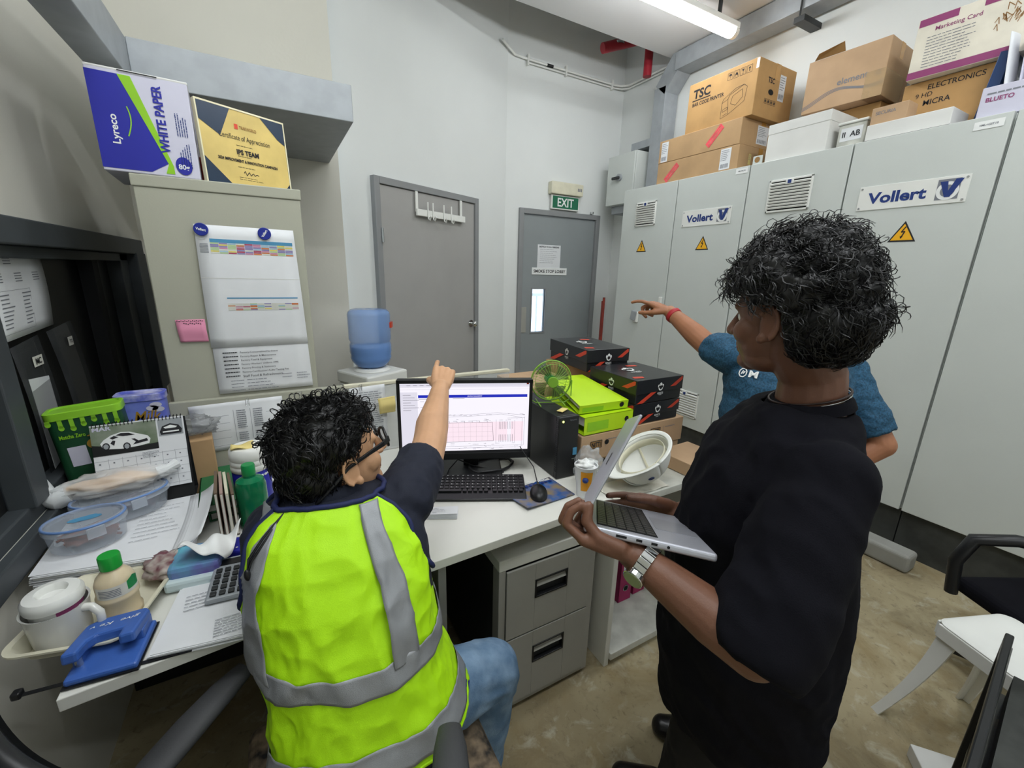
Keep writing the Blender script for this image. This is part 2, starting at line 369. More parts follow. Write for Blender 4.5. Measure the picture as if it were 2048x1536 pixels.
# fluorescent batten on the ceiling
def batten(loc, rz, label, name='ceiling_batten'):
    t = thing(name, label, 'ceiling light', loc, rz)
    lit('diffuser', '#f8fcff', 30)
    b = mb(); b.b2((-.64, -.045, .03), (.64, .045, .075)); b.build('housing', 'white_plastic', t, bevel=.008)
    prof = [(math.cos(a)*.045, math.sin(a)*.05) for a in [PI+PI*k/12 for k in range(13)]]
    b = mb(); b.rings([[V((x, y, z+.03)) for y, z in prof] for x in (-.60, -.2, .2, .60)]); b.build('tube_cover', 'diffuser', t, smooth=60)
    for s in (-1, 1): 
        b = mb(); b.rings([[V((x*s, y, z+.03)) for y, z in prof] for x in (.60, .64)]); b.build('end_cap', 'white_plastic', t, bevel=.004)
    b = mb(); 
    for x in (-.45, .45): b.b2((x-.01, -.01, .075), (x+.01, .01, H-loc[2]+.0))
    b.build('bracket', 'dark_metal', t)
batten((2.56, 2.46, 3.24), 0, 'long glowing white fluorescent batten fixed under the ceiling above the cabinets')
batten((.35, .15, 3.28), 0, 'white fluorescent batten overhead near the left wall, out of the frame')
batten((.1, 1.0, 3.30), 0, 'white fluorescent batten added out of the frame above the desk corner to brighten the left')  # extra lamp, added out of view to brighten the left side
batten((2.2, .35, 3.28), 0, 'white fluorescent batten overhead, nearer the cabinets')
batten((1.2, -1.2, 3.28), 0, 'white fluorescent batten near the rear wall')
# ------------------------------------------------------------------ switchgear cabinets along the right wall
FR = math.radians(-90)     # a thing turned so that its front looks at the room (towards -X)
ZT, ZB = 2.262, .268
def cabinet(y0, y1, label):
    w = y0-y1; t = thing('switch_cabinet', label, 'cabinet', (2.99, (y0+y1)/2, 0), FR, 'grey switchgear cabinets')
    b = mb(); b.b2((-w/2, .012, ZB), (w/2, .50, ZT-.004)); b.build('carcass', 'rittal', t)
    b = mb(); b.b2((-w/2+.003, -.02, ZB), (w/2-.003, .010, ZT)); b.build('cabinet_door', 'rittal', t, bevel=.003)
    b = mb(); b.b2((-w/2, .02, 0), (w/2, .5, ZB)); b.build('plinth', 'plinth', t)
    return t
ys = [(3.235, 2.62), (2.617, 2.012), (2.009, 1.40), (1.397, .784), (.778, .175), (.172, -.43)]
labs = ['grey switchgear cabinet farthest back, with a small louvre and a rotary lever',
        'grey switchgear cabinet second from the far end, with the smaller logo plate',
        'grey switchgear cabinet third from the far end, with the larger square louvre near its top',
        'grey switchgear cabinet with the larger logo plate above a warning triangle',
        'plain grey switchgear cabinet at the right edge of the photo',
        'plain grey switchgear cabinet mostly beyond the right edge']
cabs = [cabinet(a, b_, l) for (a, b_), l in zip(ys, labs)]
def louvre(cab, x, z, w, h, n, parent_name='louvre'):
    b = mb(); b.b2((x-w/2, -.030, z-h/2), (x-w/2+.012, -.02, z+h/2)); b.b2((x+w/2-.012, -.030, z-h/2), (x+w/2, -.02, z+h/2))
    b.b2((x-w/2, -.030, z+h/2-.012), (x+w/2, -.02, z+h/2)); b.b2((x-w/2, -.030, z-h/2), (x+w/2, -.02, z-h/2+.012))
    o = b.build(parent_name, 'white_plastic', cab, bevel=.002)
    b = mb(); b.b2((x-w/2+.01, -.0215, z-h/2+.01), (x+w/2-.01, -.0205, z+h/2-.01)); b.build('louvre_back', 'black_matte', o)
    for i in range(n):
        zz = z-h/2+.018+(h-.036)*(i+.5)/n
        MB().box((x, -.030, zz), (w-.024, .016, (h-.03)/n*.5), 0, Matrix.Rotation(.5, 3, 'X')).build('slat', 'white_plastic', o)
    bx('badge', (x, -.037, z+h/2-.022), (.05, .004, .03), 'white_plastic', o); bx('badge_mark', (x, -.0395, z+h/2-.022), (.022, .002, .022), 'ink_blue', o, 0)
def ly(cab, y): return -(y-cab.location.y)     # world Y -> local x
c0, c1, c2, c3, c4, c5 = cabs
louvre(c0, ly(c0, 2.94), 2.035, .235, .20, 9)
louvre(c2, ly(c2, 1.715), 2.035, .27, .20, 9)
louvre(c1, ly(c1, 2.28), .47, .26, .22, 9)
def warning(cab, y, z, s=.12):
    T = face_T('front', (0, .04, 0), .001) @ T2(ly(cab, y), z)
    h = s*.88
    b = mb(); poly(b, [(-s/2, -h/2), (s/2, -h/2), (0, h/2)], T); o = b.build('warning_triangle', 'ink', cab)
    k = .80; b = mb(); poly(b, [(-s/2*k, -h/2*k-.002), (s/2*k, -h/2*k-.002), (0, h/2*k-.004)], T, 0, .0006); b.build('yellow_field', 'warn_yellow', o)
    b = mb(); pline(b, [(.008, .024), (-.008, -.004), (.007, .0), (-.004, -.030)], .006, T, 0, .0012); poly(b, [(-.010, -.024), (.003, -.026), (-.006, -.038)], T, 0, .0012); b.build('lightning_mark', 'ink', o)
warning(c0, 2.954, 1.765); warning(c1, 2.315, 1.765); warning(c3, 1.078, 1.772)
def vplate(cab, y, z, w, h):
    x = ly(cab, y); T = face_T('front', (0, .044, 0), .001) @ T2(x, z)
    b = mb(); b.b2((x-w/2, -.0245, z-h/2), (x+w/2, -.0205, z+h/2)); p = b.build('name_plate', 'white_plastic', cab, bevel=.001)
    T = face_T('front', (0, .049, 0), .0008) @ T2(x, z)
    text('lettering', 'Vollert', T @ T2(-w*.12, -.002), 'ink_blue', p, w=w*.56, h=h*.46, bold=.035)
    b = mb(); rect(b, w*.335, .003, w*.19, h*.76, T); b.build('emblem_field', 'ink_grey', p)
    b = mb(); ell(b, w*.335, -.004, h*.34, h*.34, T, 0, 32, .0005); b.build('emblem_ring', 'white_print', p)
    b = mb(); ell(b, w*.335, -.004, h*.22, h*.22, T, 0, 32, .001); b.build('emblem_core', 'ink_grey', p)
    b = mb(); s = h*.36; X = w*.335
    poly(b, [(X-s*.75, s*.9), (X-s*.1, s*.9), (X+.05*s, -.1*s), (X+s*.5, s*1.05), (X+s*1.15, s*1.05), (X+s*.3, -s*.75), (X-s*.15, -s*.75)], T, 0, .0015); b.build('emblem_mark', 'ink_blue', p)
    b = mb()
    for sx in (-1, 1):
        for sz in (-1, 1): b.cyl((x+sx*(w/2-.012), -.0245, z+sz*(h/2-.012)), (x+sx*(w/2-.012), -.028, z+sz*(h/2-.012)), .005, n=10)
    b.build('rivet', 'steel', p) if False else [MB().cyl((x+sx*(w/2-.012), -.0245, z+sz*(h/2-.012)), (x+sx*(w/2-.012), -.028, z+sz*(h/2-.012)), .005, n=10).build('rivet', 'steel', p) for sx in (-1, 1) for sz in (-1, 1)]
vplate(c1, 2.318, 1.953, .43, .12); vplate(c3, 1.093, 1.957, .45, .125)
def tagplate(cab, y, z, w, h, s):
    T = face_T('front', (0, .042, 0), .001) @ T2(ly(cab, y), z)
    b = mb(); rect(b, 0, 0, w, h, T); p = b.build('number_plate', 'white_print', cab)
    text('lettering', s, T @ T2(0, 0, 0, .001), 'ink_grey', p, w=w*.62, bold=.02)
tagplate(c1, 2.07, 2.235, .09, .035, '=ML+MUTE'); tagplate(c3, .86, 2.225, .10, .035, '=ML+GST18')
# rotary levers
for cab, y, z in ((c0, 2.93, 1.13), (c0, 2.66, 1.29)):
    x = ly(cab, y)
    if z < 1.2:
        b = mb(); b.box((x, -.032, z), (.06, .024, .10)); o = b.build('lever_base', 'white_plastic', cab, bevel=.008)
        b = mb(); b.box((x-.005, -.058, z+.015), (.05, .03, .09), 0, Matrix.Rotation(.2, 3, 'Y')); b.build('lever', 'galv', o, bevel=.008)
    else:
        b = mb(); b.box((x, -.03, z), (.03, .02, .08)); b.build('door_lock', 'white_plastic', cab, bevel=.005)
# lifting eye between second and third
b = mb(); x = ly(c2, 1.985)
b.b2((x-.03, .0, ZT), (x+.035, .012, ZT+.055)); o = b.build('lifting_eye', 'rittal', c2, bevel=.004)
MB().cyl((x+.003, -.002, ZT+.03), (x+.003, .014, ZT+.03), .018, n=20).build('eye_hole', 'cardboard_brown', o)

# wall box with rotary switch beside the cabinets
t = thing('switch_box', 'light grey wall switch box with a rotary handle, mounted left of the cabinets', 'switch box', (3.58, 3.66, 2.46), FR)
b = mb(); b.b2((-.2, -.28, -.245), (.2, 0, .245)); b.build('box_body', 'rittal', t, bevel=.006)
b = mb(); b.b2((-.195, -.30, -.24), (.195, -.283, .24)); b.build('box_door', 'rittal', t, bevel=.005)
b = mb(); b.cyl((-.0, -.30, .02), (0, -.325, .02), .034, n=24); o = b.build('rotary_base', 'galv', t, smooth=40)
b = mb(); b.box((-.03, -.335, .015), (.10, .022, .026)); b.build('rotary_handle', 'dark_metal', o, bevel=.004)
b = mb(); b.b2((-.18, -.18, .246), (-.01, -.02, .278)); b.build('cable_entry', 'galv', t, bevel=.003)
b = mb(); b.b2((-.16, -.24, -.32), (.2, -.04, -.245)); b.build('lower_duct', 'galv', t, bevel=.003)
# red rods leaning in the gap
for i, (x, y) in enumerate(((2.93, 3.36), (2.96, 3.41))):
    t = thing('red_rod', ['red-brown threaded rod leaning in the gap left of the cabinets, front one', 'red-brown threaded rod leaning in the gap left of the cabinets, rear one'][i], 'rod')
    mat('rust_red', '#7d2a1e', .6, var=.2, scale=20)
    b = mb(); b.cyl((x+.0, y, 0), (x+.02, y+.02, 1.28-.04*i), .013, n=12); b.build('rod_body', 'rust_red', t)

# ------------------------------------------------------------------ cardboard boxes
def carton(name, label, loc, size, rz=0, m='cardboard', tape='front', cat='cardboard box', group=None, lid=0, flap=False):
    t = thing(name, label, cat, loc, rz, group); w, d, h = size
    b = mb(); b.b2((-w/2, -d/2, 0), (w/2, d/2, h)); b.build('box_body', m, t, bevel=.003)
    if tape:
        b = mb(); b.b2((-w/2-.0006, -.025, h*.72), (w/2+.0006, .025, h+.0006)); b.build('packing_tape', 'tape', t)
        b = mb(); b.b2((-w/2+.02, -.002, h+.0004), (w/2-.02, .002, h+.0012)); b.build('lid_seam', 'cardboard_brown', t)
    return t
def label_on(t, size, face, x, z, w, h, seed=1, m='paper', dark=True, rows=6):
    T = face_T(face, size, .0012) @ T2(x, z)
    b = mb(); rect(b, 0, 0, w, h, T); o = b.build('shipping_label', m, t)
    b = mb(); textlines(b, -w*.42, h*.4, w*.8, rows, h*.09, T @ T2(0, 0, 0, .0005), h*.03, 0, seed)
    if dark:
        rr = random.Random(seed); x0 = -w*.4
        while x0 < w*.36:
            ww = w*rr.choice((.015, .03, .045)); rect(b, x0, -h*.33, ww, h*.2, T @ T2(0, 0, 0, .0005)); x0 += ww+w*rr.choice((.02, .035))
    b.build('label_print', 'ink_grey', o)
    return o
def red_tape(t, size, x, z, rot):
    T = face_T('front', size, .0012) @ T2(x, z, rot)
    b = mb(); rect(b, 0, 0, .16, .045, T); o = b.build('red_tape', 'pink_red', t)
    b = mb(); rect(b, 0, -.006, .14, .006, T @ T2(0, 0, 0, .0005)); rect(b, .02, .012, .09, .003, T @ T2(0, 0, 0, .0005)); b.build('tape_shine', 'clear_tape', o)
# two long flat cartons and the printer box on top
s = (.745, .50, .165)
t = carton('cardboard_box', 'long low brown carton, bottom of the stack at the left end of the cabinet tops', (3.25, 2.51, ZT), s, FR, 'cardboard', group='cartons on the cabinets')
red_tape(t, s, -.22, .075, .75); label_on(t, s, 'front', .27, .085, .085, .14, 3); label_on(t, s, 'right', -.12, .08, .03, .07, 4, 'yellow_note', False)
s = (.74, .50, .17)
t = carton('cardboard_box', 'long low brown carton with a crumpled edge, lying just under the printer carton', (3.25, 2.515, ZT+.167), s, FR, 'cardboard', group='cartons on the cabinets')
red_tape(t, s, .16, .095, .8); label_on(t, s, 'front', -.31, .08, .07, .15, 5); label_on(t, s, 'right', .0, .085, .13, .12, 6)
mat('wrinkle', '#8f6a40', .8)
s = (.56, .44, .345)
t = carton('printer_box', 'tall brown printer carton with a line drawing of the printer, on two long cartons', (3.24, 2.375, ZT+.339), s, FR, 'cardboard_ochre', group='cartons on the cabinets')
T = face_T('front', s, .001)
text('lettering', 'TSC', T @ T2(-.16, .265), 'ink', t, w=.15, h=.065, bold=.03)
b = mb(); rect(b, -.16, .222, .16, .007, T); b.build('underline', 'ink', t)
text('lettering', 'BAR CODE PRINTER', T @ T2(-.10, .195), 'ink', t, w=.27, h=.026, bold=.02)
b = mb(); Tp = T @ T2(.13, .105)
P = lambda *a: pline(b, list(a), .0022, Tp)
P((-.10, -.07), (-.10, .03), (-.055, .045), (-.04, -.055), (-.10, -.07)); P((-.10, .03), (-.09, .055), (0, .10), (.06, .105), (.085, .085), (.075, .0), (-.04, -.055)); P((-.055, .045), (-.045, .068), (.06, .105)); P((-.03, .01), (-.02, .055), (.05, .08), (.06, .03), (.01, -.01), (-.03, .01)); P((-.09, -.03), (-.05, -.02), (-.052, -.005), (-.09, -.015), (-.09, -.03)); P((-.085, -.055), (-.05, -.045))
b.build('printer_drawing', 'ink', t)
b = mb()
for i in range(4):
    x = .07+i*.048; z = .295
    pline(b, [(x-.019, z-.022), (x+.019, z-.022), (x+.019, z+.022), (x-.019, z+.022), (x-.019, z-.022)], .002, T)
    if i == 0: poly(b, [(x-.013, z+.002), (x+.013, z+.002), (x+.007, z+.014), (x-.007, z+.014)], T); rect(b, x, z-.006, .002, .016, T)
    if i == 1: ell(b, x, z, .01, .006, T, 0, 10); line2(b, (x-.012, z-.014), (x, z+.012), .004, T); line2(b, (x+.012, z-.014), (x, z+.012), .004, T)
    if i == 2: poly(b, [(x-.01, z+.014), (x+.01, z+.014), (x, z-.003)], T); rect(b, x, z-.008, .002, .012, T); rect(b, x, z-.015, .014, .002, T)
    if i == 3: rect(b, x, z-.004, .005, .02, T); poly(b, [(x-.01, z+.004), (x+.01, z+.004), (x, z+.015)], T)
b.build('handling_symbols', 'ink', t)
T = face_T('right', s, .001)
text('lettering', 'TSC', T @ T2(-.06, .235), 'ink', t, w=.075, h=.035, bold=.03)
b = mb(); ell(b, -.05, .165, .03, .018, T, 0, 14); b.build('hand_hole', 'black_matte', t)
b = mb(); 
for i in range(4): pline(b, [(-.11+i*.035, .09), (-.085+i*.035, .09), (-.085+i*.035, .12), (-.11+i*.035, .12), (-.11+i*.035, .09)], .002, T); ell(b, -.0975+i*.035, .105, .008, .01, T, 0, 8)
b.build('handling_symbols', 'ink', t)
label_on(t, s, 'right', .07, .21, .07, .16, 7)
b = mb(); rect(b, .272, .31, .02, .06, face_T('front', s, .0015)); b.build('torn_label', 'paper', t)
# white carton
s = (.37, .30, .225)
t = carton('white_box', 'plain white carton on the third cabinet, standing in front of the brown logo carton', (3.15, 1.752, ZT), s, FR, 'box_white', None, 'box', 'cartons on the cabinets')
b = mb(); b.b2((-.187, -.152, .168), (.187, .152, .2265)); b.build('box_lid', 'box_white', t, bevel=.002)
b = mb(); b.b2((.1, -.1515, .003), (.186, -.151, .222)); b.build('side_flap', 'dirty_white', t) if False else None
# ochre carton below 'element' carton
s = (.42, .23, .30)
t = carton('cardboard_box', 'yellowish brown taped carton carrying the tilted carton with the wave lines', (3.44, 1.68, ZT), s, FR+.0, 'cardboard_ochre', group='cartons on the cabinets')
T = face_T('front', s, .001)
b = mb()
for i in range(10): line2(b, (-.205, .06+i*.024), (-.185, .075+i*.024), .006, T)
b.build('stripe_print', 'ink', t)
b = mb(); rect(b, -.06, .27, .07, .05, T); b.build('side_tape', 'tape', t)
s = (.43, .33, .30)
t = carton('cardboard_box', 'large brown carton with grey wave lines and torn tape, topmost above the white carton', (3.38, 1.66, ZT+.303), s, FR+.05, 'cardboard_pale', group='cartons on the cabinets')
T = face_T('front', s, .001)
text('lettering', 'element', T @ T2(.05, .135), 'ink_grey', t, w=.16, h=.036, bold=.01)
b = mb()
for k in range(3): pline(b, [(-.213+i*.0213, .045+k*.007+.026*math.sin(i*.32-1.2+k*.1)+.0022*i) for i in range(21)], .0035, T)
pline(b, [(.165, .115), (.18, .14), (.195, .115), (.165, .12)], .004, T)
b.build('wave_print', 'ink_grey', t)
b = mb(); b.b2((.12, -.1665, .0), (.2165, .10, .14)); b.build('glossy_tape', 'clear_tape', t)
b = mb(); b.add([(-.19, -.16, .302), (-.02, -.16, .302), (-.02, -.19, .345), (-.15, -.2, .32)], [(0, 1, 2, 3)]); b.build('open_flap', 'cardboard_brown', t, solid=.003)
# transparent-lidded small tub behind
t = thing('storage_tub', 'small clear-lidded tub squeezed between the white carton and the long white box', 'tub', (3.16, 1.46, ZT), FR, 'cartons on the cabinets')
b = mb(); b.b2((-.07, -.12, 0), (.07, .12, .13)); b.build('tub_body', 'dirty_white', t, bevel=.006)
b = mb(); b.b2((-.078, -.128, .13), (.078, .128, .145)); b.build('tub_lid', 'white_plastic', t, bevel=.006)
T = face_T('front', (.14, .24, .13), .001); b = mb(); rect(b, 0, .075, .11, .07, T); o = b.build('stick_label', 'paper', t)
text('lettering', 'II  AB', T @ T2(0, .075, 0, .001), 'ink', o, w=.09, bold=.02)
# long white flat box + small brown box
s = (.355, .22, .085)
t = carton('flat_white_box', 'long flat white box at the front edge of the fourth cabinet top', (3.11, 1.19, ZT), s, FR, 'box_white', None, 'box', 'cartons on the cabinets')
b = mb(); b.b2((-.1785, -.1105, 0), (.1785, -.1095, .008)); b.build('shadow_edge', 'shade_black', t)  # dark strip drawn in as the shade along the box foot
s = (.16, .11, .085)
t = carton('small_brown_box', 'small brown carton lying on the long flat white box', (3.07, 1.285, ZT+.086), s, FR, 'cardboard_pale', None, group='cartons on the cabinets')
text('lettering', 'SECURIA', face_T('front', s, .001) @ T2(-.015, .055), 'ink_grey', t, w=.09, bold=.01)
# big ochre carton behind with purple/white bag on top
s = (.37, .22, .30)
t = carton('cardboard_box', 'ochre carton with handwriting behind the flat white box, a purple and white carton on top', (3.31, 1.13, ZT), s, FR, 'cardboard_ochre', None, group='cartons on the cabinets')
T = face_T('front', s, .001)
text('lettering', 'MICRA', T @ T2(-.03, .19), 'ink', t, w=.11, bold=.01); text('lettering', '9 HD', T @ T2(-.09, .23), 'ink', t, w=.07)
text('lettering', 'ELECTRONICS', T @ T2(.03, .265), 'ink', t, w=.22, bold=.01)
mat('purple_print', '#8d3f6d', .5, var=.05); mat('cream_bag', '#d8d2c2', .6, var=.08, scale=8)
s = (.44, .30, .28)
t = carton('white_carton', 'white carton with purple bands, topmost of the pile at the upper right corner', (3.30, 1.08, ZT+.302), s, FR+.06, 'cream_bag', None, 'carton', group='cartons on the cabinets')
T = face_T('front', s, .001)
b = mb(); [rect(mb(), x, z, w_, .034, T).build('purple_band', 'purple_print', t) for x, z, w_ in ((-.02, .02, .40), (-.14, .26, .15), (.12, .262, .19))]
text('lettering', 'Marketing Card', T @ T2(-.06, .215), 'purple_print', t, w=.17, bold=.01)
b = mb(); textlines(b, -.17, .185, .19, 11, .0135, T, .003, 0, 4, .3); b.build('small_print', 'ink_grey', t)
b = mb(); rr = random.Random(5)
for i in range(16): a = rr.uniform(0, 6.28); x = .12+.05*math.cos(a)*rr.random(); z = .15+.06*math.sin(a)*rr.random(); pline(b, [(x, z), (x+.01*math.cos(a), z+.03), (x+.02*math.sin(a), z+.01)], .003, T)
b.build('leaf_print', 'wrinkle', t)
# blue folder and white files at far right, small tub in front
t = thing('blue_folder', 'dark blue folder standing right of the ochre carton at the top right', 'folder', (3.24, .93, ZT), FR)
mat('folder_blue', '#1d3a66', .4); b = mb(); b.box((0, 0, .16), (.045, .24, .30), 0, Matrix.Rotation(.12, 3, 'Y')); b.build('folder_cover', 'folder_blue', t, bevel=.003)
for i in range(5):
    t = thing('plastic_sleeve', ['crumpled white plastic sleeve leaning next to the blue folder', 'second white plastic sleeve from the blue folder', 'third white plastic sleeve from the blue folder', 'fourth white plastic sleeve, tilted', 'white plastic sleeve at the right frame edge'][i], 'plastic sleeve', (3.20, .875-.036*i, ZT+.10), FR, 'white plastic sleeves')
    b = mb(); b.grid(lambda u, v, i=i: V((.012*math.sin(5*u+i)+.01*i*v-.03*v, -.12+.24*u, .27*v)), 10, 6); b.build('sleeve_film', 'box_lilac' if i % 2 else 'paper', t, solid=.0025, smooth=60)
s = (.30, .22, .13)
t = carton('label_box', 'pale lilac carton with dark print at the right edge of the cabinet tops', (3.11, .775, ZT), s, FR+.03, 'box_lilac', None, 'carton', group='cartons on the cabinets')
T = face_T('front', s, .001)
text('lettering', 'BLUETO', T @ T2(-.085, .075), 'purple_print', t, w=.09, bold=.03); b = mb(); textlines(b, -.13, .10, .2, 1, .01, T, .006); b.build('small_print', 'ink_grey', t)

# exit sign, door notices, hook rack
t = thing('exit_sign', 'green and white EXIT sign mounted above the blue-grey door', 'exit sign', (2.855, 4.04, 2.17))
b = mb(); b.b2((-.21, -.075, .14), (.20, 0, .26)); b.build('sign_housing', 'cream_plastic', t, bevel=.01)
b = mb(); b.b2((-.185, -.042, -.005), (.175, -.018, .135)); o = b.build('sign_panel', 'white_plastic', t, bevel=.002)
T = Matrix.Translation((-.005, -.0435, .065)) @ Matrix.Rotation(PI/2, 4, 'X')
b = mb(); rect(b, 0, 0, .335, .118, T); b.build('green_field', 'exit_green', o)
text('lettering', 'EXIT', T @ T2(0, 0, 0, .001), 'white_print', o, w=.21, h=.085, bold=.02)
for x in (.13, .15, .17): bx('indicator', (x, -.0755, .2), (.012, .002, .03), 'ink_grey', t, 0)
def wall_sheet(name, label, c, w, h, T=None, m='paper', cat='notice', lines=10, seed=2, head=None):
    t = thing(name, label, cat, (0, 0, 0)); 
    T = T if T is not None else Matrix.Translation(c) @ Matrix.Rotation(PI/2, 4, 'X')
    b = mb(); b.grid(lambda u, v: T @ V(((u-.5)*w, (v-.5)*h, .001+.0025*math.sin(v*3))), 4, 6); o = b.build('sheet', m, t, smooth=60)
    T = T @ T2(0, 0, 0, .0045)
    b = mb(); textlines(b, -w*.4, h*.30, w*.8, lines, h*.66/lines, T, h*.012, 0, seed, .3); b.build('printed_text', 'ink_grey', t)
    if head: text('lettering', head, T @ T2(0, h*.41), 'ink', t, w=w*.85, bold=.02)
    return t, T
wall_sheet('door_notice', 'white printed notice taped to the blue-grey door above its sign strip', (2.69, 4.034, 1.68), .30, .24, head='NOTICE TO ALL PERSONS', lines=8)
t = thing('door_sign', 'white sign strip reading SMOKE STOP LOBBY on the blue-grey door', 'sign', (2.705, 4.035, 1.523))
bx('sign_board', (0, -.004, 0), (.46, .006, .075), 'white_print', t, .001)
text('lettering', 'SMOKE STOP LOBBY', Matrix.Translation((0, -.008, 0)) @ Matrix.Rotation(PI/2, 4, 'X'), 'ink', t, w=.42, h=.034, bold=.02)
t = thing('hook_rack', 'white over-door hook rack hanging on the plain grey door', 'hook rack', (d1.location.x+n2.x*.013, d1.location.y+n2.y*.013, 0), sang)
zt = 1.97
b = mb(); b.b2((-.20, -.04, zt-.05), (.36, -.022, zt)); b.build('rack_bar', 'white_plastic', t, bevel=.003)
for x in (-.185, .325):
    b = mb(); b.b2((x-.012, -.022, zt-.02), (x+.012, -.014, 2.098)); b.build('rack_strap', 'white_plastic', t)
for x, h2 in ((-.09, 0), (-.035, .01), (.09, 0), (.18, 0)):
    b = mb(); b.tube([(x, -.042, zt+.06), (x, -.044, zt-.02), (x, -.048, zt-.065), (x, -.065, zt-.075), (x, -.075, zt-.055)], .006, 8); b.ball((x, -.077, zt-.05), .010, 10, 8); b.build('hook', 'white_plastic', t, smooth=60)
# ------------------------------------------------------------------ cupboard, paper box, certificate
t = thing('tall_cupboard', 'tall grey-green steel cupboard side with pinned papers, a blue and white carton on top', 'cupboard', (-.11, 1.80, 0))
b = mb(); b.b2((-.231, 0, .02), (.231, .92, 1.745)); b.build('cupboard_body', 'cupboard', t, bevel=.003)
b = mb(); b.b2((-.235, -.004, 1.745), (.235, .925, 1.78)); b.build('cupboard_top', 'cupboard', t, bevel=.003)
b = mb(); b.b2((-.231, -.001, .0), (.231, .9, .02)); b.build('base_strip', 'dark_metal', t)
s = (.235, .30, .275)
t = carton('paper_box', 'blue and white paper carton with a green stripe, on the grey-green cupboard', (-.275, 1.955, 1.781), s, 0, 'box_lilac', None, 'carton')
t.rotation_euler = (0, 0, math.radians(4)); t.location = (-.292, 1.95, 1.781)
T = face_T('front', s, .001)
b = mb(); poly(b, [(-.1175, .008), (-.005, .008), (.045, .04), (-.045, .262), (-.1175, .262)], T); b.build('blue_field', 'box_blue', t)
b = mb(); poly(b, [(.030, .008), (.052, .008), (.052, .03), (-.018, .262), (-.047, .262), (.0, .14), (.040, .035)], T, 0, .0005); b.build('green_stripe', 'lime_print', t)
text('lettering', 'Lyreco', T @ T2(-.072, .115, PI/2, .001), 'white_print', t, w=.078, h=.024, bold=.02)
b = mb(); pline(b, [(-.045+.012*math.sin(i*.25), .10+.008*i) for i in range(11)], .003, T, 0, .001); b.build('swoosh', 'lime_print', t)
text('lettering', 'WHITE PAPER', T @ T2(.038, .158, PI/2, .001), 'box_blue', t, w=.185, h=.024, bold=.03)
b = mb(); textlines(b, -.09, .0, .07, 5, .006, T @ T2(.075, .12, PI/2, .001), .0022, 0, 2); textlines(b, -.0, .0, .07, 5, .006, T @ T2(.075, .12, PI/2, .001), .0022, 0, 3); b.build('small_print', 'ink_blue', t)
b = mb(); ell(b, .078, .035, .021, .026, T, 0, 24, .001); o = b.build('round_badge', 'box_blue', t)
text('lettering', '80g', T @ T2(.078, .03, 0, .0015), 'white_print', o, w=.028, bold=.02)
b = mb(); b.b2((-.118, -.15, .268), (.118, .15, .2765)); b.build('box_lid', 'box_white', t, bevel=.002)
b = mb(); rect(b, 0, .272, .09, .003, T, 0, .002); b.build('lid_slot', 'ink', t)
t = thing('red_gift_packet', 'small red packet with gold flecks between the paper carton and the certificate', 'packet', (-.158, 2.02, 1.781))
b = mb(); b.box((0, 0, .05), (.035, .10, .10)); b.build('packet_body', 'red_gift', t, bevel=.004)
b = mb(); T = face_T('front', (.035, .1, .1), .001); 
for x, y in ((-.006, .07), (.008, .03), (-.004, .02)): ell(b, x, y, .006, .006, T, 0, 5)
b.build('gold_fleck', 'cert_gold', t)
t = thing('certificate', 'gold and navy certificate in a clear acrylic block, standing on the grey-green cupboard', 'certificate', (-.022, 1.895, 1.781), math.radians(29)); t.scale = (1.15, 1, 1.31)
b = mb(); b.b2((-.125, 0, 0), (.125, .016, .19)); o = b.build('acrylic_block', 'acrylic', t)
o.rotation_euler = (math.radians(-4), 0, 0)
cw, ch = .246, .186
T = Matrix.Rotation(math.radians(-4), 4, 'X') @ face_T('front', (0, 0, 0), .0012)
b = mb(); rect(b, 0, ch/2+.002, cw, ch, T); b.build('gold_sheet', 'cert_gold', t)
b = mb(); k = .001
for P_ in ([(-.123, .188), (-.123, .145), (-.072, .118), (-.035, .188)], [(.123, .188), (.123, .13), (.10, .142), (.05, .188)], [(-.123, .002), (-.123, .062), (-.055, .002)], [(.123, .002), (.123, .028), (.098, .002)]):
    poly(mb(), P_, T, 0, k).build('navy_corner', 'cert_navy', t)
text('lettering', 'Certificate of Appreciation', T @ T2(-.002, .120, 0, .0015), 'ink', t, w=.148, h=.016)
text('lettering', 'IPS TEAM', T @ T2(0, .087, 0, .0015), 'ink', t, w=.065, h=.013, bold=.04)
text('lettering', '2024 IMPROVEMENT & INNOVATION CAMPAIGN', T @ T2(0, .065, 0, .0015), 'ink', t, w=.175, h=.0075, bold=.04)
text('lettering', 'TRAKWORLD', T @ T2(.01, .148, 0, .0015), 'cardboard_brown', t, w=.05, h=.008, bold=.02)
b = mb(); rect(b, -.024, .148, .010, .012, T, 0, .0015); b.build('logo_mark', 'kings_red', t)
b = mb(); textlines(b, -.03, .103, .07, 1, .01, T, .002); textlines(b, -.03, .077, .06, 1, .01, T, .002); textlines(b, -.035, .05, .075, 1, .01, T, .002); textlines(b, -.035, .025, .08, 2, .005, T, .0015)
pline(b, [(-.02+.004*i, .036+.007*math.sin(i*2.1)*(1-i/14)) for i in range(12)], .0018, T, 0, .001); o = b.build('small_print', 'ink', t)
b = mb(); b.b2((-.125, -.003, .187), (.125, .017, .191)); b.b2((-.127, -.003, 0), (-.1235, .017, .191)); b.b2((.1235, -.003, 0), (.127, .017, .191)); o = b.build('block_edge', 'acrylic_edge', t); o.rotation_euler = (math.radians(-4), 0, 0)

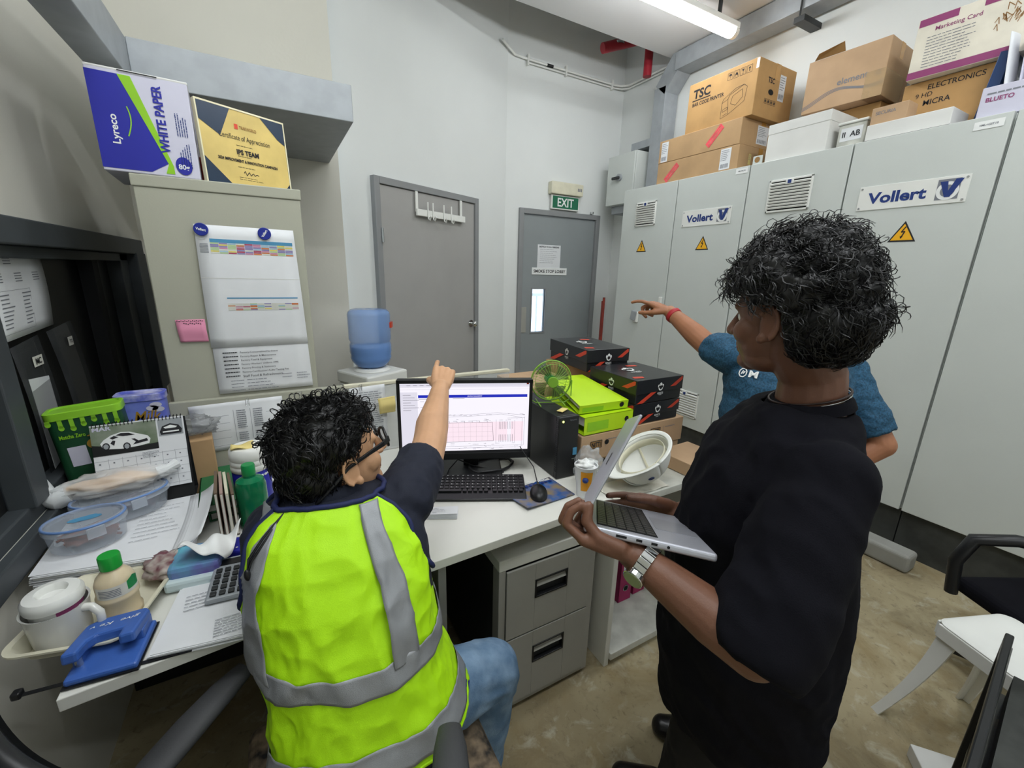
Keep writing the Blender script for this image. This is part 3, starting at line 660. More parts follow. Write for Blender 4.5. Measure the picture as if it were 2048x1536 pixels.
def vsheet(name, label, corners, y, m='paper', cat='paper', curl=.006, parent=None):
    """sheet hanging on the plane Y=y; corners TL,TR,BR,BL in (x,z)"""
    t = thing(name, label, cat)
    TL, TR, BR, BL = [V((c[0], 0, c[1])) for c in corners]
    def fn(u, v): 
        p = (TL*(1-u)+TR*u)*(1-v)+(BL*(1-u)+BR*u)*v; return V((p.x, y-.0015-curl*abs(math.sin(v*PI))**2*(.6+.4*u), p.z))
    b = mb(); b.grid(fn, 6, 12); b.build('sheet', m, t, smooth=60, solid=.0004)
    return t, fn
CY = 1.796
def on_sheet(b, fn, u, v, w, h, mi=0, off=.0012):
    P = [fn(u, v), fn(u+w, v), fn(u+w, v+h), fn(u, v+h)]
    b.add([p-V((0, off, 0)) for p in P], [(0, 1, 2, 3)], mi)
t, fn = vsheet('code_list_sheet', 'lower white sheet listing factory cost codes, under the roster sheets on the cupboard', [(-.205, 1.30), (.097, 1.30), (.103, 1.062), (-.205, 1.062)], CY, cat='sheet', curl=.003)
Ts = Matrix.Translation((0, CY-.0075, 0)) @ Matrix.Rotation(PI/2, 4, 'X')
for i, s in enumerate(['Factory-Consumables/Hardware', 'Factory-Repair & Maintenance', 'Factory-Tool & Equipment', "Factory-Workers' Uniform / PPE", 'Factory-Printing & Stationery', 'Factory-Certification/ Audit/ Testing Fee', 'Staff Food & Refreshments']):
    me = text('lettering', s, Ts @ T2(0, 0), 'ink', t, h=.0085, bold=.005)
    w_ = max(v.co.x for v in me.data.vertices)
    me.location = (-.125+w_, 0, 1.21-.0145*i+.0)
    b = mb(); textlines(b, -.178, 1.212-.0145*i, .045, 1, .01, Ts, .004, 0, i, .05); b.build('code_print', 'ink', t)
b = mb(); textlines(b, -.165, 1.108, .04, 4, .012, Ts, .0025, 0, 1, .1); textlines(b, -.115, 1.108, .10, 4, .012, Ts, .0025, 0, 2); textlines(b, .0, 1.12, .035, 2, .012, Ts, .0025, 0, 4); textlines(b, .05, 1.12, .045, 3, .010, Ts, .0025, 0, 5); b.build('faint_print', 'ink_grey', t)
t, fn = vsheet('roster_sheet', 'long white roster sheet with a coloured table, held by two round blue magnets', [(-.203, 1.643), (.088, 1.640), (.10, 1.232), (-.208, 1.232)], CY-.004, cat='sheet', curl=.008)
cols = ['#e2d36b', '#a7c6d8', '#c98aa8', '#b5cf9b', '#8f86b4', '#cf7d4b', '#d9d9cf', '#b04a63']
for i, c in enumerate(cols): mat('cell_%d' % i, c, .8)
mat('head_blue', '#4d8fb5', .7)
rr = random.Random(4)
b = mb(); on_sheet(b, fn, .13, .105, .84, .028); 
b.build('table_header', 'head_blue', t)
b = mb()
for r in range(7):
    for c in range(10): on_sheet(b, fn, .13+.084*c, .134+r*.0125, .080, .010, rr.randrange(8))
b.build('table_cells', ['cell_%d' % i for i in range(8)], t)
b = mb()
for r in range(7): on_sheet(b, fn, .03, .145+r*.011, .08, .005)
b.build('row_names', 'ink_grey', t)
b = mb(); on_sheet(b, fn, .22, .575, .73, .010); b.build('table_header', 'head_blue', t)
b = mb()
for r in range(7):
    for c in range(10): on_sheet(b, fn, .22+.073*c, .625+r*.0085, .071, .0075, 6 if rr.random() < .55 else rr.randrange(8))
b.build('table_cells', ['cell_%d' % i for i in range(8)], t)
b = mb(); on_sheet(b, fn, 0, .415, 1, .003); b.build('fold_line', 'cell_6', t)
for i, (x, z, r_, l) in enumerate(((-.184, 1.627, -.2, 'round blue magnet at the left top corner of the roster sheet'), (-.003, 1.624, 1.0, 'round blue magnet in the middle of the roster sheet top edge'))):
    t = thing('round_magnet', l, 'magnet', (x, CY-.006, z), 0, 'blue magnets')
    b = mb(); b.cyl((0, -.008, 0), (0, .004, 0), .0205, n=32); b.build('magnet_disc', 'magnet_blue', t, bevel=.002)
    text('lettering', 'Vollert', Matrix.Translation((0, -.0092, 0)) @ Matrix.Rotation(PI/2, 4, 'X') @ T2(0, 0, r_), 'white_print', t, w=.028, h=.008, bold=.03)
t, fn = vsheet('pink_note', 'pink sticky note with handwriting, stuck on the grey-green cupboard', [(-.296, 1.333), (-.214, 1.333), (-.212, 1.256), (-.291, 1.257)], CY, 'pink_note', 'sticky note')
b = mb(); 
for x in range(14): on_sheet(b, fn, .04+x*.065, .03+.02*(x % 2), .04, .04)
for x in range(9): on_sheet(b, fn, .25+x*.07, .14+.02*(x % 3), .04, .04)
b.build('handwriting', 'ink', t)

# low partition along the back of the desk, papers on it
t = thing('desk_partition', 'low grey-green partition behind the desk, with papers pinned on', 'partition', (0, 0, 0))
b = mb(); b.b2((-.352, 1.770, .76), (.21, 1.793, 1.052)); b.build('panel', 'cupboard', t, bevel=.002)
b = mb(); b.b2((.212, 1.755, .752), (.97, 1.775, 1.045)); b.build('clear_panel', 'acrylic', t)
b = mb(); b.b2((.212, 1.752, 1.045), (.97, 1.778, 1.058)); b.build('panel_edge', 'cream_plastic', t, bevel=.002)
def pinned(name, label, x0, x1, z0, z1, y, seed, blocks=1):
    t, fn = vsheet(name, label, [(x0, z1-.006), (x1, z1), (x1+.004, z0), (x0+.01, z0-.005)], y, cat='sheet', curl=.012)
    T = Matrix.Translation((0, y-.016, 0)) @ Matrix.Rotation(PI/2, 4, 'X')
    b = mb(); w = x1-x0
    if blocks: 
        for i in range(2):
            X = x0+w*(.45+.18*i); pline(b, [(X, z1-.03), (X, z0+.03)], .0012, T); textlines(b, X+w*.03, z1-.035, w*.10, 9, .008, T, .004, 0, seed+i, .1); textlines(b, X+w*.03, z1-.12, w*.10, 5, .008, T, .004, 0, seed+i, .1)
        for k in range(5): line2(b, (x0+w*.08, z1-.05-.028*k), (x0+w*.4, z1-.048-.028*k), .0012, T)
        for k in range(3): line2(b, (x0+w*.8, z1-.05-.04*k), (x0+w*.97, z1-.05-.04*k), .0012, T)
    else: textlines(b, x0+w*.1, z1-.025, w*.8, 22, (z1-z0-.05)/22, T, .003, 0, seed, .25)
    b.build('printed_table', 'ink_grey', t)
    return t
pinned('pinned_sheet', 'creased white sheet with printed tables pinned on the low partition, left of the seated man', -.30, -.01, .86, 1.040, 1.768, 3)
pinned('pinned_sheet', 'tall white list sheet hanging behind the left edge of the monitor', .23, .37, .80, 1.050, 1.752, 5, 0)
t, fn = vsheet('yellow_note', 'curled yellow sticky note on the list sheet beside the monitor', [(.335, .995), (.405, 1.00), (.405, .93), (.34, .928)], 1.728, 'yellow_note', 'sticky note', .01)
for i, (x, z) in enumerate(((-.125, 1.035), (.27, 1.045), (.05, 1.04))):
    o = mb().tube([(x, 1.748, z+.012), (x+.008, 1.746, z+.014), (x+.008, 1.746, z-.014), (x-.002, 1.746, z-.012), (x-.002, 1.746, z+.01), (x+.005, 1.745, z+.008), (x+.005, 1.745, z-.008)], .0009, 6).build('paper_clip', 'steel')
    tag(o, ['silver paper clip on the creased sheet with tables', 'silver paper clip at the top of the tall list sheet', 'silver paper clip on the partition edge right of the creased sheet'][i], 'paper clip', 'paper clips')

# water dispenser and bottle
t = thing('water_dispenser', 'white water dispenser standing before the plain grey door', 'water dispenser', (.51, 2.75, -.05), sang)
b = mb(); b.b2((-.15, -.15, .06), (.15, .15, .86)); b.build('dispenser_body', 'white_plastic', t, bevel=.012)
b = mb(); b.b2((-.155, -.158, .86), (.155, .155, .935)); b.lathe([(.12, .935), (.105, .945), (.10, .955)], n=32, cap=True); b.build('dispenser_top', 'white_plastic', t, bevel=.012)
t = thing('water_bottle', 'large blue water bottle upside down on the white dispenser', 'water bottle', (.51, 2.75, .903)); t.scale = (1, 1, 1.13)
prof = [(.03, -.01), (.06, .0), (.095, .012), (.118, .04), (.125, .06), (.122, .075), (.127, .09), (.127, .13), (.122, .14), (.122, .15), (.128, .16), (.128, .295), (.124, .31), (.108, .322), (.02, .325)]
b = mb(); b.lathe(prof, n=40); b.build('bottle_shell', 'bottle_blue', t, smooth=50)
b = mb(); b.lathe([(.0, -.008), (.055, .001), (.09, .014), (.113, .041), (.12, .06), (.118, .12), (.0, .121)], n=32); b.build('water', 'water_blue', t, smooth=50)
b = mb(); b.box((.123, -.05, .24), (.012, .05, .03), 0, -.4); b.build('red_label', 'kings_red', t)
t = thing('round_glass_tray', 'clear glass tray or disc lying on a ledge behind the monitor', 'tray') if False else None

# ------------------------------------------------------------------ desks and drawers
t = thing('desk', 'white laminate desk with the monitor and keyboard on it', 'desk', (0, 0, 0))
b = mb(); b.add([(-.42, .905, .722), (-.10, .935, .722), (.99, .985, .722), (.99, 1.752, .722), (-.42, 1.752, .722), (-.42, .905, .75), (-.10, .935, .75), (.99, .985, .75), (.99, 1.752, .75), (-.42, 1.752, .75)],
  [(0, 1, 2, 3, 4), (5, 6, 7, 8, 9), (0, 1, 6, 5), (1, 2, 7, 6), (2, 3, 8, 7), (3, 4, 9, 8), (4, 0, 5, 9)]); b.build('desktop', 'laminate', t, bevel=.002)
b = mb(); b.b2((.34, 1.02, .0), (.365, 1.70, .722)); b.build('side_panel', 'laminate_edge', t, bevel=.002)
b = mb(); b.b2((.94, 1.04, .0), (.965, 1.70, .722)); b.build('side_panel', 'laminate_edge', t, bevel=.002)
b = mb(); b.b2((-.59, 1.70, .0), (.94, 1.72, .722)); b.build('back_panel', 'dark_panel', t, bevel=.002)  # dark sheet, stands in for the deep shade under the desk
t = thing('drawer_pedestal', 'grey two-drawer steel pedestal under the white desk', 'drawer cabinet', (.728, 1.0, 0))
b = mb(); b.b2((-.192, .006, .02), (.192, .50, .60)); b.build('cabinet_body', 'dark_metal', t)  # body coloured dark to paint in the shaded side of the grey pedestal
b = mb(); b.b2((-.197, -.004, .60), (.197, .505, .64)); b.build('cabinet_top', 'cab_white', t, bevel=.003)
b = mb(); b.b2((-.197, -.003, .02), (-.172, .04, .60)); b.b2((.172, -.003, .02), (.197, .04, .60)); b.b2((-.172, -.003, .02), (.172, .04, .035)); b.build('front_frame', 'grey_cab', t, bevel=.002)
for z0, z1 in ((.325, .592), (.04, .319)):
    zc = z1-.095
    b = mb(); b.b2((-.170, -.008, z0), (-.062, .0, z1)); b.b2((.072, -.008, z0), (.170, .0, z1)); b.b2((-.062, -.008, z0), (.072, .0, zc-.042)); b.b2((-.062, -.008, zc+.03), (.072, .0, z1)); o = b.build('drawer', 'grey_cab', t, bevel=.0015)
    b = mb(); b.b2((-.062, -.010, zc-.042), (-.056, .022, zc+.03)); b.b2((.066, -.010, zc-.042), (.072, .022, zc+.03)); b.b2((-.062, -.010, zc-.042), (.072, .022, zc-.036)); b.b2((-.062, -.010, zc+.024), (.072, .022, zc+.03)); b.b2((-.062, .02, zc-.042), (.072, .024, zc+.03)); h_ = b.build('handle_recess', 'black_plastic', o, bevel=.001)
    b = mb(); b.box((.005, -.002, zc+.010), (.122, .003, .022), 0, Matrix.Rotation(-.5, 3, 'X')); b.build('handle_lip', 'grey_cab', h_, bevel=.001)
t = thing('shelf_unit', 'open white shelf unit right of the drawer pedestal, holding magenta binders', 'shelf unit', (0, 0, 0))
b = mb(); b.b2((1.0, .955, .722), (1.58, 1.75, .75)); b.build('shelf_top', 'dirty_white', t, bevel=.002)
b = mb(); b.b2((1.0, .975, 0), (1.022, 1.60, .722)); b.build('side_panel', 'cab_white', t, bevel=.002)
b = mb(); b.b2((1.555, .975, 0), (1.577, 1.60, .722)); b.build('side_panel', 'cab_white', t, bevel=.002)
b = mb(); b.b2((1.022, .965, .03), (1.555, 1.59, .062)); b.build('bottom_shelf', 'dirty_white', t, bevel=.002)
b = mb(); b.b2((1.022, 1.59, .05), (1.555, 1.60, .722)); b.build('back_panel', 'grey_cab', t)
def arch_binder(name, label, loc, rz, m, lay=False, group='ring binders', size=(.075, .29, .32), cat='binder'):
    t = thing(name, label, cat, loc, rz, group); w, d, h = size
    b = mb(); b.b2((-w/2, -d/2, 0), (-w/2+.003, d/2, h)); b.b2((w/2-.003, -d/2, 0), (w/2, d/2, h)); b.b2((-w/2, -d/2, 0), (w/2, -d/2+.003, h)); b.build('cover', m, t, bevel=.001)
    b = mb(); b.b2((-w/2+.006, -d/2+.02, .006), (w/2-.012, d/2-.012, h-.02)); b.build('page_block', 'paper_warm', t)
    T = face_T('front', size, .0008)
    b = mb(); ell(b, 0, .07, .013, .013, T, 0, 24, .001); o = b.build('finger_hole', 'black_matte', t)
    b = mb(); b.tube([T @ V((.014*math.cos(a*PI/12), .07+.014*math.sin(a*PI/12), .001)) for a in range(25)], .002, 6); b.build('ring_rim', 'steel', o)
    b = mb(); rect(b, 0, .21, .045, .10, T); b.build('spine_label', 'paper', t)
    return t
arch_binder('ring_binder', 'magenta ring binder, left one, standing on the bottom shelf', (1.27, 1.30, .063), 0, 'binder_magenta')
arch_binder('ring_binder', 'magenta ring binder, right one, standing on the bottom shelf', (1.365, 1.31, .063), .03, 'binder_magenta')
arch_binder('ring_binder', 'lime green binder standing to the right of the magenta binders, mostly behind the forearm', (1.47, 1.32, .063), 0, 'binder_lime')
t = thing('paper_roll', 'small white roll lying by the left wall of the bottom shelf', 'roll', (1.06, 1.12, .063)); b = mb(); b.cyl((0, -.04, .025), (0, .06, .02), .018, n=20); b.build('roll_body', 'white_plastic', t, smooth=50)
# ------------------------------------------------------------------ monitor, keyboard, mouse, computer
mx0, mx1 = V((.359, 1.5)), V((.826, 1.31)); mdir = (mx1-mx0).normalized(); mang = math.atan2(mdir.y, mdir.x); mc = (mx0+mx1)/2; mw = (mx1-mx0).length; mh = .318
t = thing('monitor', 'black flat monitor on the white desk showing a floor plan', 'monitor', (mc.x, mc.y, .75), mang)
b = mb(); z0 = .058
b.b2((-mw/2, .0, z0), (mw/2, .03, z0+mh)); b.build('monitor_case', 'black_plastic', t, bevel=.003)
b = mb(); b.b2((-mw/2, -.006, z0), (-mw/2+.012, .002, z0+mh)); b.b2((mw/2-.012, -.006, z0), (mw/2, .002, z0+mh)); b.b2((-mw/2, -.006, z0+mh-.013), (mw/2, .002, z0+mh)); b.b2((-mw/2, -.006, z0), (mw/2, .002, z0+.026)); b.build('bezel', 'black_plastic', t, bevel=.001)
sw, sh = mw-.024, mh-.039
T = Matrix.Translation((0, -.0008, z0+.026+sh/2)) @ Matrix.Rotation(PI/2, 4, 'X')
b = mb(); rect(b, 0, 0, sw, sh, T); scr = b.build('screen', 'screen_white', t)
def S(x, y): return ((x-.5)*sw, (.5-y)*sh)
def srect(b, x0, y0, x1, y1, z=.0004): (ax, ay), (bx_, by) = S(x0, y0), S(x1, y1); rect(b, (ax+bx_)/2, (ay+by)/2, abs(bx_-ax), abs(by-ay), T @ T2(0, 0, 0, z))
b = mb(); srect(b, 0, .12, .13, .965); srect(b, 0, .0, 1, .05, .0003); b.build('side_menu', 'screen_grey', scr)
b = mb(); srect(b, .135, .16, .985, .20); b.build('blue_banner', 'screen_blue', scr)
text('lettering', 'SENTING MANAGEMENT', T @ T2(*S(.57, .18), 0, .0008), 'screen_white', scr, w=.055, h=.005)
b = mb(); srect(b, 0, .965, 1, 1); b.build('task_bar', 'ink', scr)
b = mb(); srect(b, .977, .0, .995, .02, .0007); b.build('close_button', 'kings_red', scr)
b = mb(); srect(b, .34, .55, .83, .83, .0004); srect(b, .86, .55, .96, .84, .0004); b.build('plan_tint', 'screen_pink', scr)
b = mb()
TT = T @ T2(0, 0, 0, .0009)
def L(pts, w=.0007): pline(b, [S(*p) for p in pts], w, TT)
for y in (.025, .055, .085): L([(.0, y), (1, y)], .0003)
for i in range(7): L([(.02, .16+.035*i), (.02+.06+.03*(i % 3), .16+.035*i)], .0012)
for i in range(5): L([(.05+.05*i, .03), (.08+.05*i, .03)], .001)
L([(.14, .215), (.2, .215)], .001); L([(.4, .215), (.49, .215)], .001); L([(.15, .25), (.18, .25)], .001); L([(.15, .33), (.19, .33)], .001)
L([(.20, .46), (.55, .44), (.75, .42), (.97, .46)]); L([(.2, .48), (.6, .46), (.78, .44), (.97, .50)]); L([(.2, .93), (.95, .93)]); L([(.2, .90), (.84, .90)])
L([(.21, .56), (.71, .555), (.72, .83), (.21, .84), (.21, .56)], .0011)
for i in range(10): L([(.26+.046*i, .56), (.26+.046*i, .835)], .0003)
for i in range(3): L([(.21, .62+.07*i), (.71, .62+.07*i)], .0003)
L([(.83, .50), (.95, .50), (.95, .90), (.83, .90)]); L([(.74, .52), (.74, .88)]); L([(.89, .53), (.89, .86)]); L([(.97, .48), (.965, .9), (.93, .93)])
for i in range(9):
    for y0, y1 in ((.55, .66), (.74, .85)): L([(.765+.0135*i, y0), (.765+.0135*i, y1)], .0011)
rr = random.Random(11)
for i in range(70): x = rr.uniform(.22, .96); y = rr.choice((.45, .52, .87, .91, .94))+rr.uniform(-.012, .012); L([(x, y), (x+rr.uniform(.005, .03), y)], .0008)
for i in range(8): L([(.22+.06*i, .535), (.25+.06*i, .535), (.25+.06*i, .555)], .001)
b.build('plan_drawing', 'screen_line', scr)
b = mb(); b.box((.02, .06, .06), (.06, .03, .14)); b.build('stand_neck', 'black_plastic', t, bevel=.004)
b = mb(); b.b2((-.10, -.05, .002), (.14, .14, .010)); b.build('stand_base', 'black_plastic', t, bevel=.004)
text('lettering', 'lenovo', T @ T2(*S(.06, 1.045), 0, .006), 'ink_grey', t, w=.024)

kdir = V((.668-.409, 1.141-1.266)); kang = math.atan2(kdir.y, kdir.x)
t = thing('keyboard', 'black full size keyboard on the white desk before the monitor', 'keyboard', (.535, 1.275, .752), kang)
kw, kd = .43, .16
b = mb(); b.rings([[V((x, -kd/2, 0)), V((x, kd/2, 0)), V((x, kd/2, .022)), V((x, -kd/2+.03, .014)), V((x, -kd/2, .008))] for x in (-kw/2, kw/2)]); b.build('keyboard_case', 'black_plastic', t, bevel=.003)
b = mb(); rr = random.Random(1)
for r in range(6):
    y = kd/2-.018-r*.0195; x = -kw/2+.010; z = .020-.0011*r
    while x < kw/2-.012:
        w = .0165
        if r == 5 and -.12 < x < -.02: w = .10
        if abs(x-.085) < .006 or abs(x-.145) < .006: x += .006; continue
        b.box((x+w/2, y, z+.003), (w-.0022, .0165, .006)); x += w+.0022
o = b.build('keys', 'black_plastic', t, bevel=.0012)
b = mb(); rr = random.Random(2)
for r in range(5):
    for c in range(21):
        if rr.random() < .8: b.box((-kw/2+.016+.0187*c, kd/2-.016-r*.0195-.003, .0262-.0011*r), (.003, .003, .0003))
b.build('key_legends', 'white_print', t)
t = thing('mouse_pad', 'blue patterned mouse mat curling at its front edge', 'mouse pad', (0, 0, 0))
m = mat('mat_print', '#1f5aa0', .6, hex2='#8a7a5c', scale=26, detail=8)
A, B_, C_, D_ = V((.640, 1.19)), V((.665, 1.055)), V((.87, 1.07)), V((.86, 1.22))
def fn(u, v):
    p = (A*(1-u)+D_*u)*(1-v)+(B_*(1-u)+C_*u)*v; return V((p.x, p.y, .7545+.012*max(0, (1-u)*.7-.2+v*.4)**2))
b = mb(); b.grid(fn, 12, 8); b.build('mat_surface', 'mat_print', t, smooth=60, solid=.003)
b = mb()
for i in range(9): x = .70+.017*i; line2(b, (x, 1.185+.004*math.sin(i*2)), (x+.011, 1.19), .012, Matrix.Identity(4), 0, .7585)
b.build('printed_shapes', 'ink_blue', t); text('lettering', 'TO Bestall', Matrix.Translation((.80, 1.205, .7588)) @ Matrix.Rotation(-.1, 4, 'Z'), 'white_print', t, w=.09, bold=.02)
t = thing('computer_mouse', 'small black mouse on the blue mat', 'mouse', (.745, 1.115, .759), -.5)
b = mb(); b.ball((0, 0, .006), (.031, .052, .027), 24, 14); o = b.build('mouse_body', 'black_plastic', t, smooth=60)
for v in o.data.vertices: v.co.z = max(v.co.z, 0)
b = mb(); b.cyl((-.003, .028, .028), (.003, .028, .028), .008, n=14); b.build('scroll_wheel', 'dark_metal', t)
b = mb(); b.tube([(0, .05, .01), (0, .10, .004), (-.01, .16, .03), (-.06, .20, .09), (-.08, .25, .13)], .002, 8); b.build('mouse_cable', 'black_plastic', t, smooth=60)
# cable coil
def cable(name, label, pts, r=.004):
    o = mb().tube(pts, r, 8).build(name, 'black_plastic', smooth=60); tag(o, label, 'cable'); return o
cable('coiled_cable', 'thick black cable coiled on the desk under the monitor', [(.70+.095*math.cos(a*.35)+.003*math.sin(a), 1.40+.06*math.sin(a*.35), .757+.004*(a/18)+.003*math.sin(a*1.7)) for a in range(44)], .0055)
cable('thin_cable', 'thin black cable looping left of the monitor stand', [(.46, 1.33, .756), (.49, 1.37, .757), (.53, 1.43, .765), (.58, 1.46, .785), (.63, 1.42, .764), (.68, 1.38, .757), (.72, 1.33, .756)], .003)

t = thing('computer_tower', 'black desktop computer tower right of the monitor, a small fan standing on it', 'computer', (.925, 1.36, .752), -.03)
b = mb(); b.b2((-.045, -.15, 0), (.045, .17, .248)); b.build('tower_case', 'black_plastic', t, bevel=.003)
b = mb(); b.b2((-.046, -.168, 0), (.046, -.15, .249)); fp = b.build('front_panel', 'pc_black', t, bevel=.004)
b = mb(); 
for i in range(26): b.box((-.047, -.158, .03+.008*i), (.002, .014, .003))
b.build('vent_ribs', 'dark_metal', t)
MB().cyl((-.028, -.169, .232), (-.028, -.1705, .232), .004, n=12).build('power_light', mat('led', '#d8e86a', .4, emit=3), fp)
b = mb(); b.box((.032, -.1695, .105), (.018, .001, .03)); b.build('blue_sticker', 'head_blue', fp); b = mb(); b.box((.03, -.1695, .075), (.022, .001, .004)); b.build('silver_sticker', 'steel', fp)
text('lettering', 'lenovo', face_T('front', (.09, .337, .2), .001) @ T2(.018, .235), 'ink_grey', fp, w=.03)
o = bx('pink_note', (0, 0, 0), (.0006, .07, .07), 'pink_note', bevel=0); o.location = (.8785, 1.262, .925); o.rotation_euler = (.12, 0, -.03); tag(o, 'pink sticky note with writing on the side of the black computer tower', 'sticky note')
b = mb(); T = face_T('left', (.0012, 0, 0), 0); textlines(b, -.03, .028, .05, 8, .007, T, .0015, 0, 3); b.build('handwriting', 'ink_grey', o)
# coins / slips on tower
t = thing('paper_slip', 'thin yellowish slip lying on top of the black computer tower', 'slip', (.935, 1.26, 1.0035)); bx('slip_body', (0, 0, .001), (.05, .025, .002), 'yellow_note', t, 0, .5)
# green desk fan
t = thing('desk_fan', 'small lime green desk fan with a round wire cage on the black tower', 'fan', (.945, 1.36, 1.002), -.35)
mat('fan_green', '#7fae3c', .35); mat('fan_blade', '#51703a', .3, alpha=.55)
cz = .095; R_ = .082
def ring(b, y, r, rt=.0009, n=40): b.tube([(r*math.cos(2*PI*k/n), y, cz+r*math.sin(2*PI*k/n)) for k in range(n+1)], rt, 6)
b = mb(); ring(b, 0, R_, .003); ring(b, -.022, R_*.86); ring(b, .022, R_*.86)
for k in range(36):
    a = 2*PI*k/36; c_, s_ = math.cos(a), math.sin(a)
    b.tube([(.02*c_, -.030, cz+.02*s_), (R_*.6*c_, -.029, cz+R_*.6*s_), (R_*.86*c_, -.022, cz+R_*.86*s_), (R_*c_, 0, cz+R_*s_), (R_*.86*c_, .022, cz+R_*.86*s_), (R_*.5*c_, .03, cz+R_*.5*s_), (.02*c_, .031, cz+.02*s_)], .0006, 5)
b.build('wire_cage', 'fan_green', t, smooth=60)
b = mb(); b.cyl((0, -.034, cz), (0, -.024, cz), .022, n=28); b.build('cage_hub', 'fan_green', t, bevel=.002)
for k in range(4):
    a0 = k*PI/2+.3
    def fn(u, v, a0=a0): r = .018+.052*v; a = a0+(u-.2)*1.15*(.5+.5*v); return V((r*math.cos(a), -.012+.018*u, cz+r*math.sin(a)))
    MB().grid(fn, 8, 6).build('fan_blade', 'fan_blade', t, smooth=60, solid=.0012)
b = mb(); b.cyl((0, -.012, cz), (0, .05, cz), .022, .018, 24); b.build('motor', 'green_plastic', t, smooth=40)
b = mb(); b.tube([(-R_-.004, 0, cz), (-R_-.004, 0, .02), (-.06, 0, .003), (.06, 0, .003), (R_+.004, 0, .02), (R_+.004, 0, cz)], .0025, 8); b.tube([(-.05, -.05, .003), (-.05, .05, .003)], .0025, 8); b.tube([(.05, -.05, .003), (.05, .05, .003)], .0025, 8); b.build('fan_stand', 'fan_green', t, smooth=60)

# ------------------------------------------------------------------ box stack behind
def nitti(label, loc, s, tx):
    t = carton('boot_carton', label, loc, s, 0, 'cardboard_pale', None, group='brown boot cartons')
    T = face_T('front', s, .001)
    for x in tx:
        b = mb(); rect(b, x, s[2]*.60, .058, .030, T); o = b.build('brand_patch', 'cardboard_brown', t)
        b = mb(); pline(b, [(x-.029, s[2]*.6-.015), (x+.029, s[2]*.6-.015), (x+.029, s[2]*.6+.015), (x-.029, s[2]*.6+.015), (x-.029, s[2]*.6-.015)], .003, T, 0, .0006); b.build('patch_border', 'ink', o)
        text('lettering', 'NiTTi', T @ T2(x, s[2]*.6, 0, .001), 'ink', o, w=.046, h=.02, bold=.03)
        b = mb(); rect(b, x+.05, s[2]*.6, .0015, .035, T); textlines(b, x+.06, s[2]*.72, .09, 1, .01, T, .003); b.build('side_print', 'ink_grey', t)
    b = mb(); ell(b, -s[0]/2+.13, s[2]*.62, .011, .011, T, 0, 20, .0006); b.build('finger_hole', 'black_matte', t)
    return t
nitti('brown boot carton, lowest of the stack behind the white helmet', (1.275, 1.372, .752), (.57, .335, .040+.0), ())
nitti('brown boot carton with two printed brand patches, under the lime binder and the black boxes', (1.280, 1.370, .793), (.58, .34, .110), (-.215, .115))
s = (.20, .16, .055); carton('small_carton', 'small brown carton at the right end of the shelf top, behind the white helmet', (1.45, 1.06, .752), s, .05, 'cardboard_pale', None)
s = (.25, .34, .30); carton('cardboard_box', 'plain brown carton carrying the farther black shoe box', (1.425, 1.735, .752), (.25, .36, .305), .17, 'cardboard', None, group='brown cartons on the desk')
s = (.22, .32, .25); carton('cardboard_box', 'low brown carton behind the fan with its tan lid showing', (1.115, 1.73, .752), (.30, .30, .25), 0, 'cardboard_pale', None, group='brown cartons on the desk')
def kings(label, loc, rz, s):
    t = carton('shoe_box', label, loc, s, rz, 'kings_black', None, 'shoe box', 'black shoe boxes'); w, d, h = s
    b = mb(); b.b2((-w/2-.004, -d/2-.004, h*.42), (w/2+.004, d/2+.004, h+.002)); b.build('box_lid', 'kings_black', t, bevel=.002)
    s2 = (w+.008, d+.008, h+.002)
    for f, ww in (('front', w), ('left', d), ('top', w)):
        T = face_T(f, s2, .001); oy = h*.5 if f != 'top' else 0; cx = {'front': .0, 'left': .0, 'top': -.02}[f]; hh = h if f != 'top' else d
        b = mb(); 
        if f == 'top':
            poly(b, [(-w*.40, -d*.30), (-w*.22, -d*.34), (-w*.26, -d*.42), (-w*.44, -d*.38)], T); poly(b, [(w*.10, d*.34), (w*.30, d*.30), (w*.28, d*.22), (w*.08, d*.26)], T)
        else:
            poly(b, [(-ww*.49, .003), (-ww*.20, h*.45), (-ww*.08, h*.45), (-ww*.36, .003)], T); poly(b, [(ww*.22, h*.60), (ww*.46, h*.98), (ww*.49, h*.98), (ww*.49, h*.84), (ww*.34, h*.60)], T)
        b.build('red_stripe', 'kings_red', t)
        k = .9 if f != 'top' else 1.6
        b = mb(); ell(b, cx, oy+.014*k, .015*k, .016*k, T, 0, 18, .001); ell(b, cx-.013*k, oy+.020*k, .006*k, .009*k, T, 0, 10, .001); ell(b, cx+.013*k, oy+.020*k, .006*k, .009*k, T, 0, 10, .001); poly(b, [(cx-.010*k, oy+.030*k), (cx, oy+.038*k), (cx+.010*k, oy+.030*k)], T, 0, .001); o = b.build('crest', 'white_print', t)
        b = mb(); ell(b, cx, oy+.014*k, .009*k, .010*k, T, 0, 8, .0014); o2 = b.build('crest_core', 'kings_black', o)
        text('lettering', "KING'S", T @ T2(cx, oy-.014*k, 0, .001), 'white_print', t, w=.036*k, h=.010*k, bold=.015)
        b = mb(); rect(b, cx, oy-.023*k, .018*k, .0015*k, T, 0, .001); b.build('small_print', 'white_print', t)
    return t
kings('black shoe box with white crest, under the nearer topmost one', (1.395, 1.348, .905), 0, (.262, .285, .088))
kings('black shoe box with white crest, nearer one on top of another black box', (1.395, 1.348, .997), 0, (.268, .29, .100))
kings('black shoe box with white crest, farther one resting on plain brown carton', (1.40, 1.70, 1.062), -.10, (.235, .36, .105))
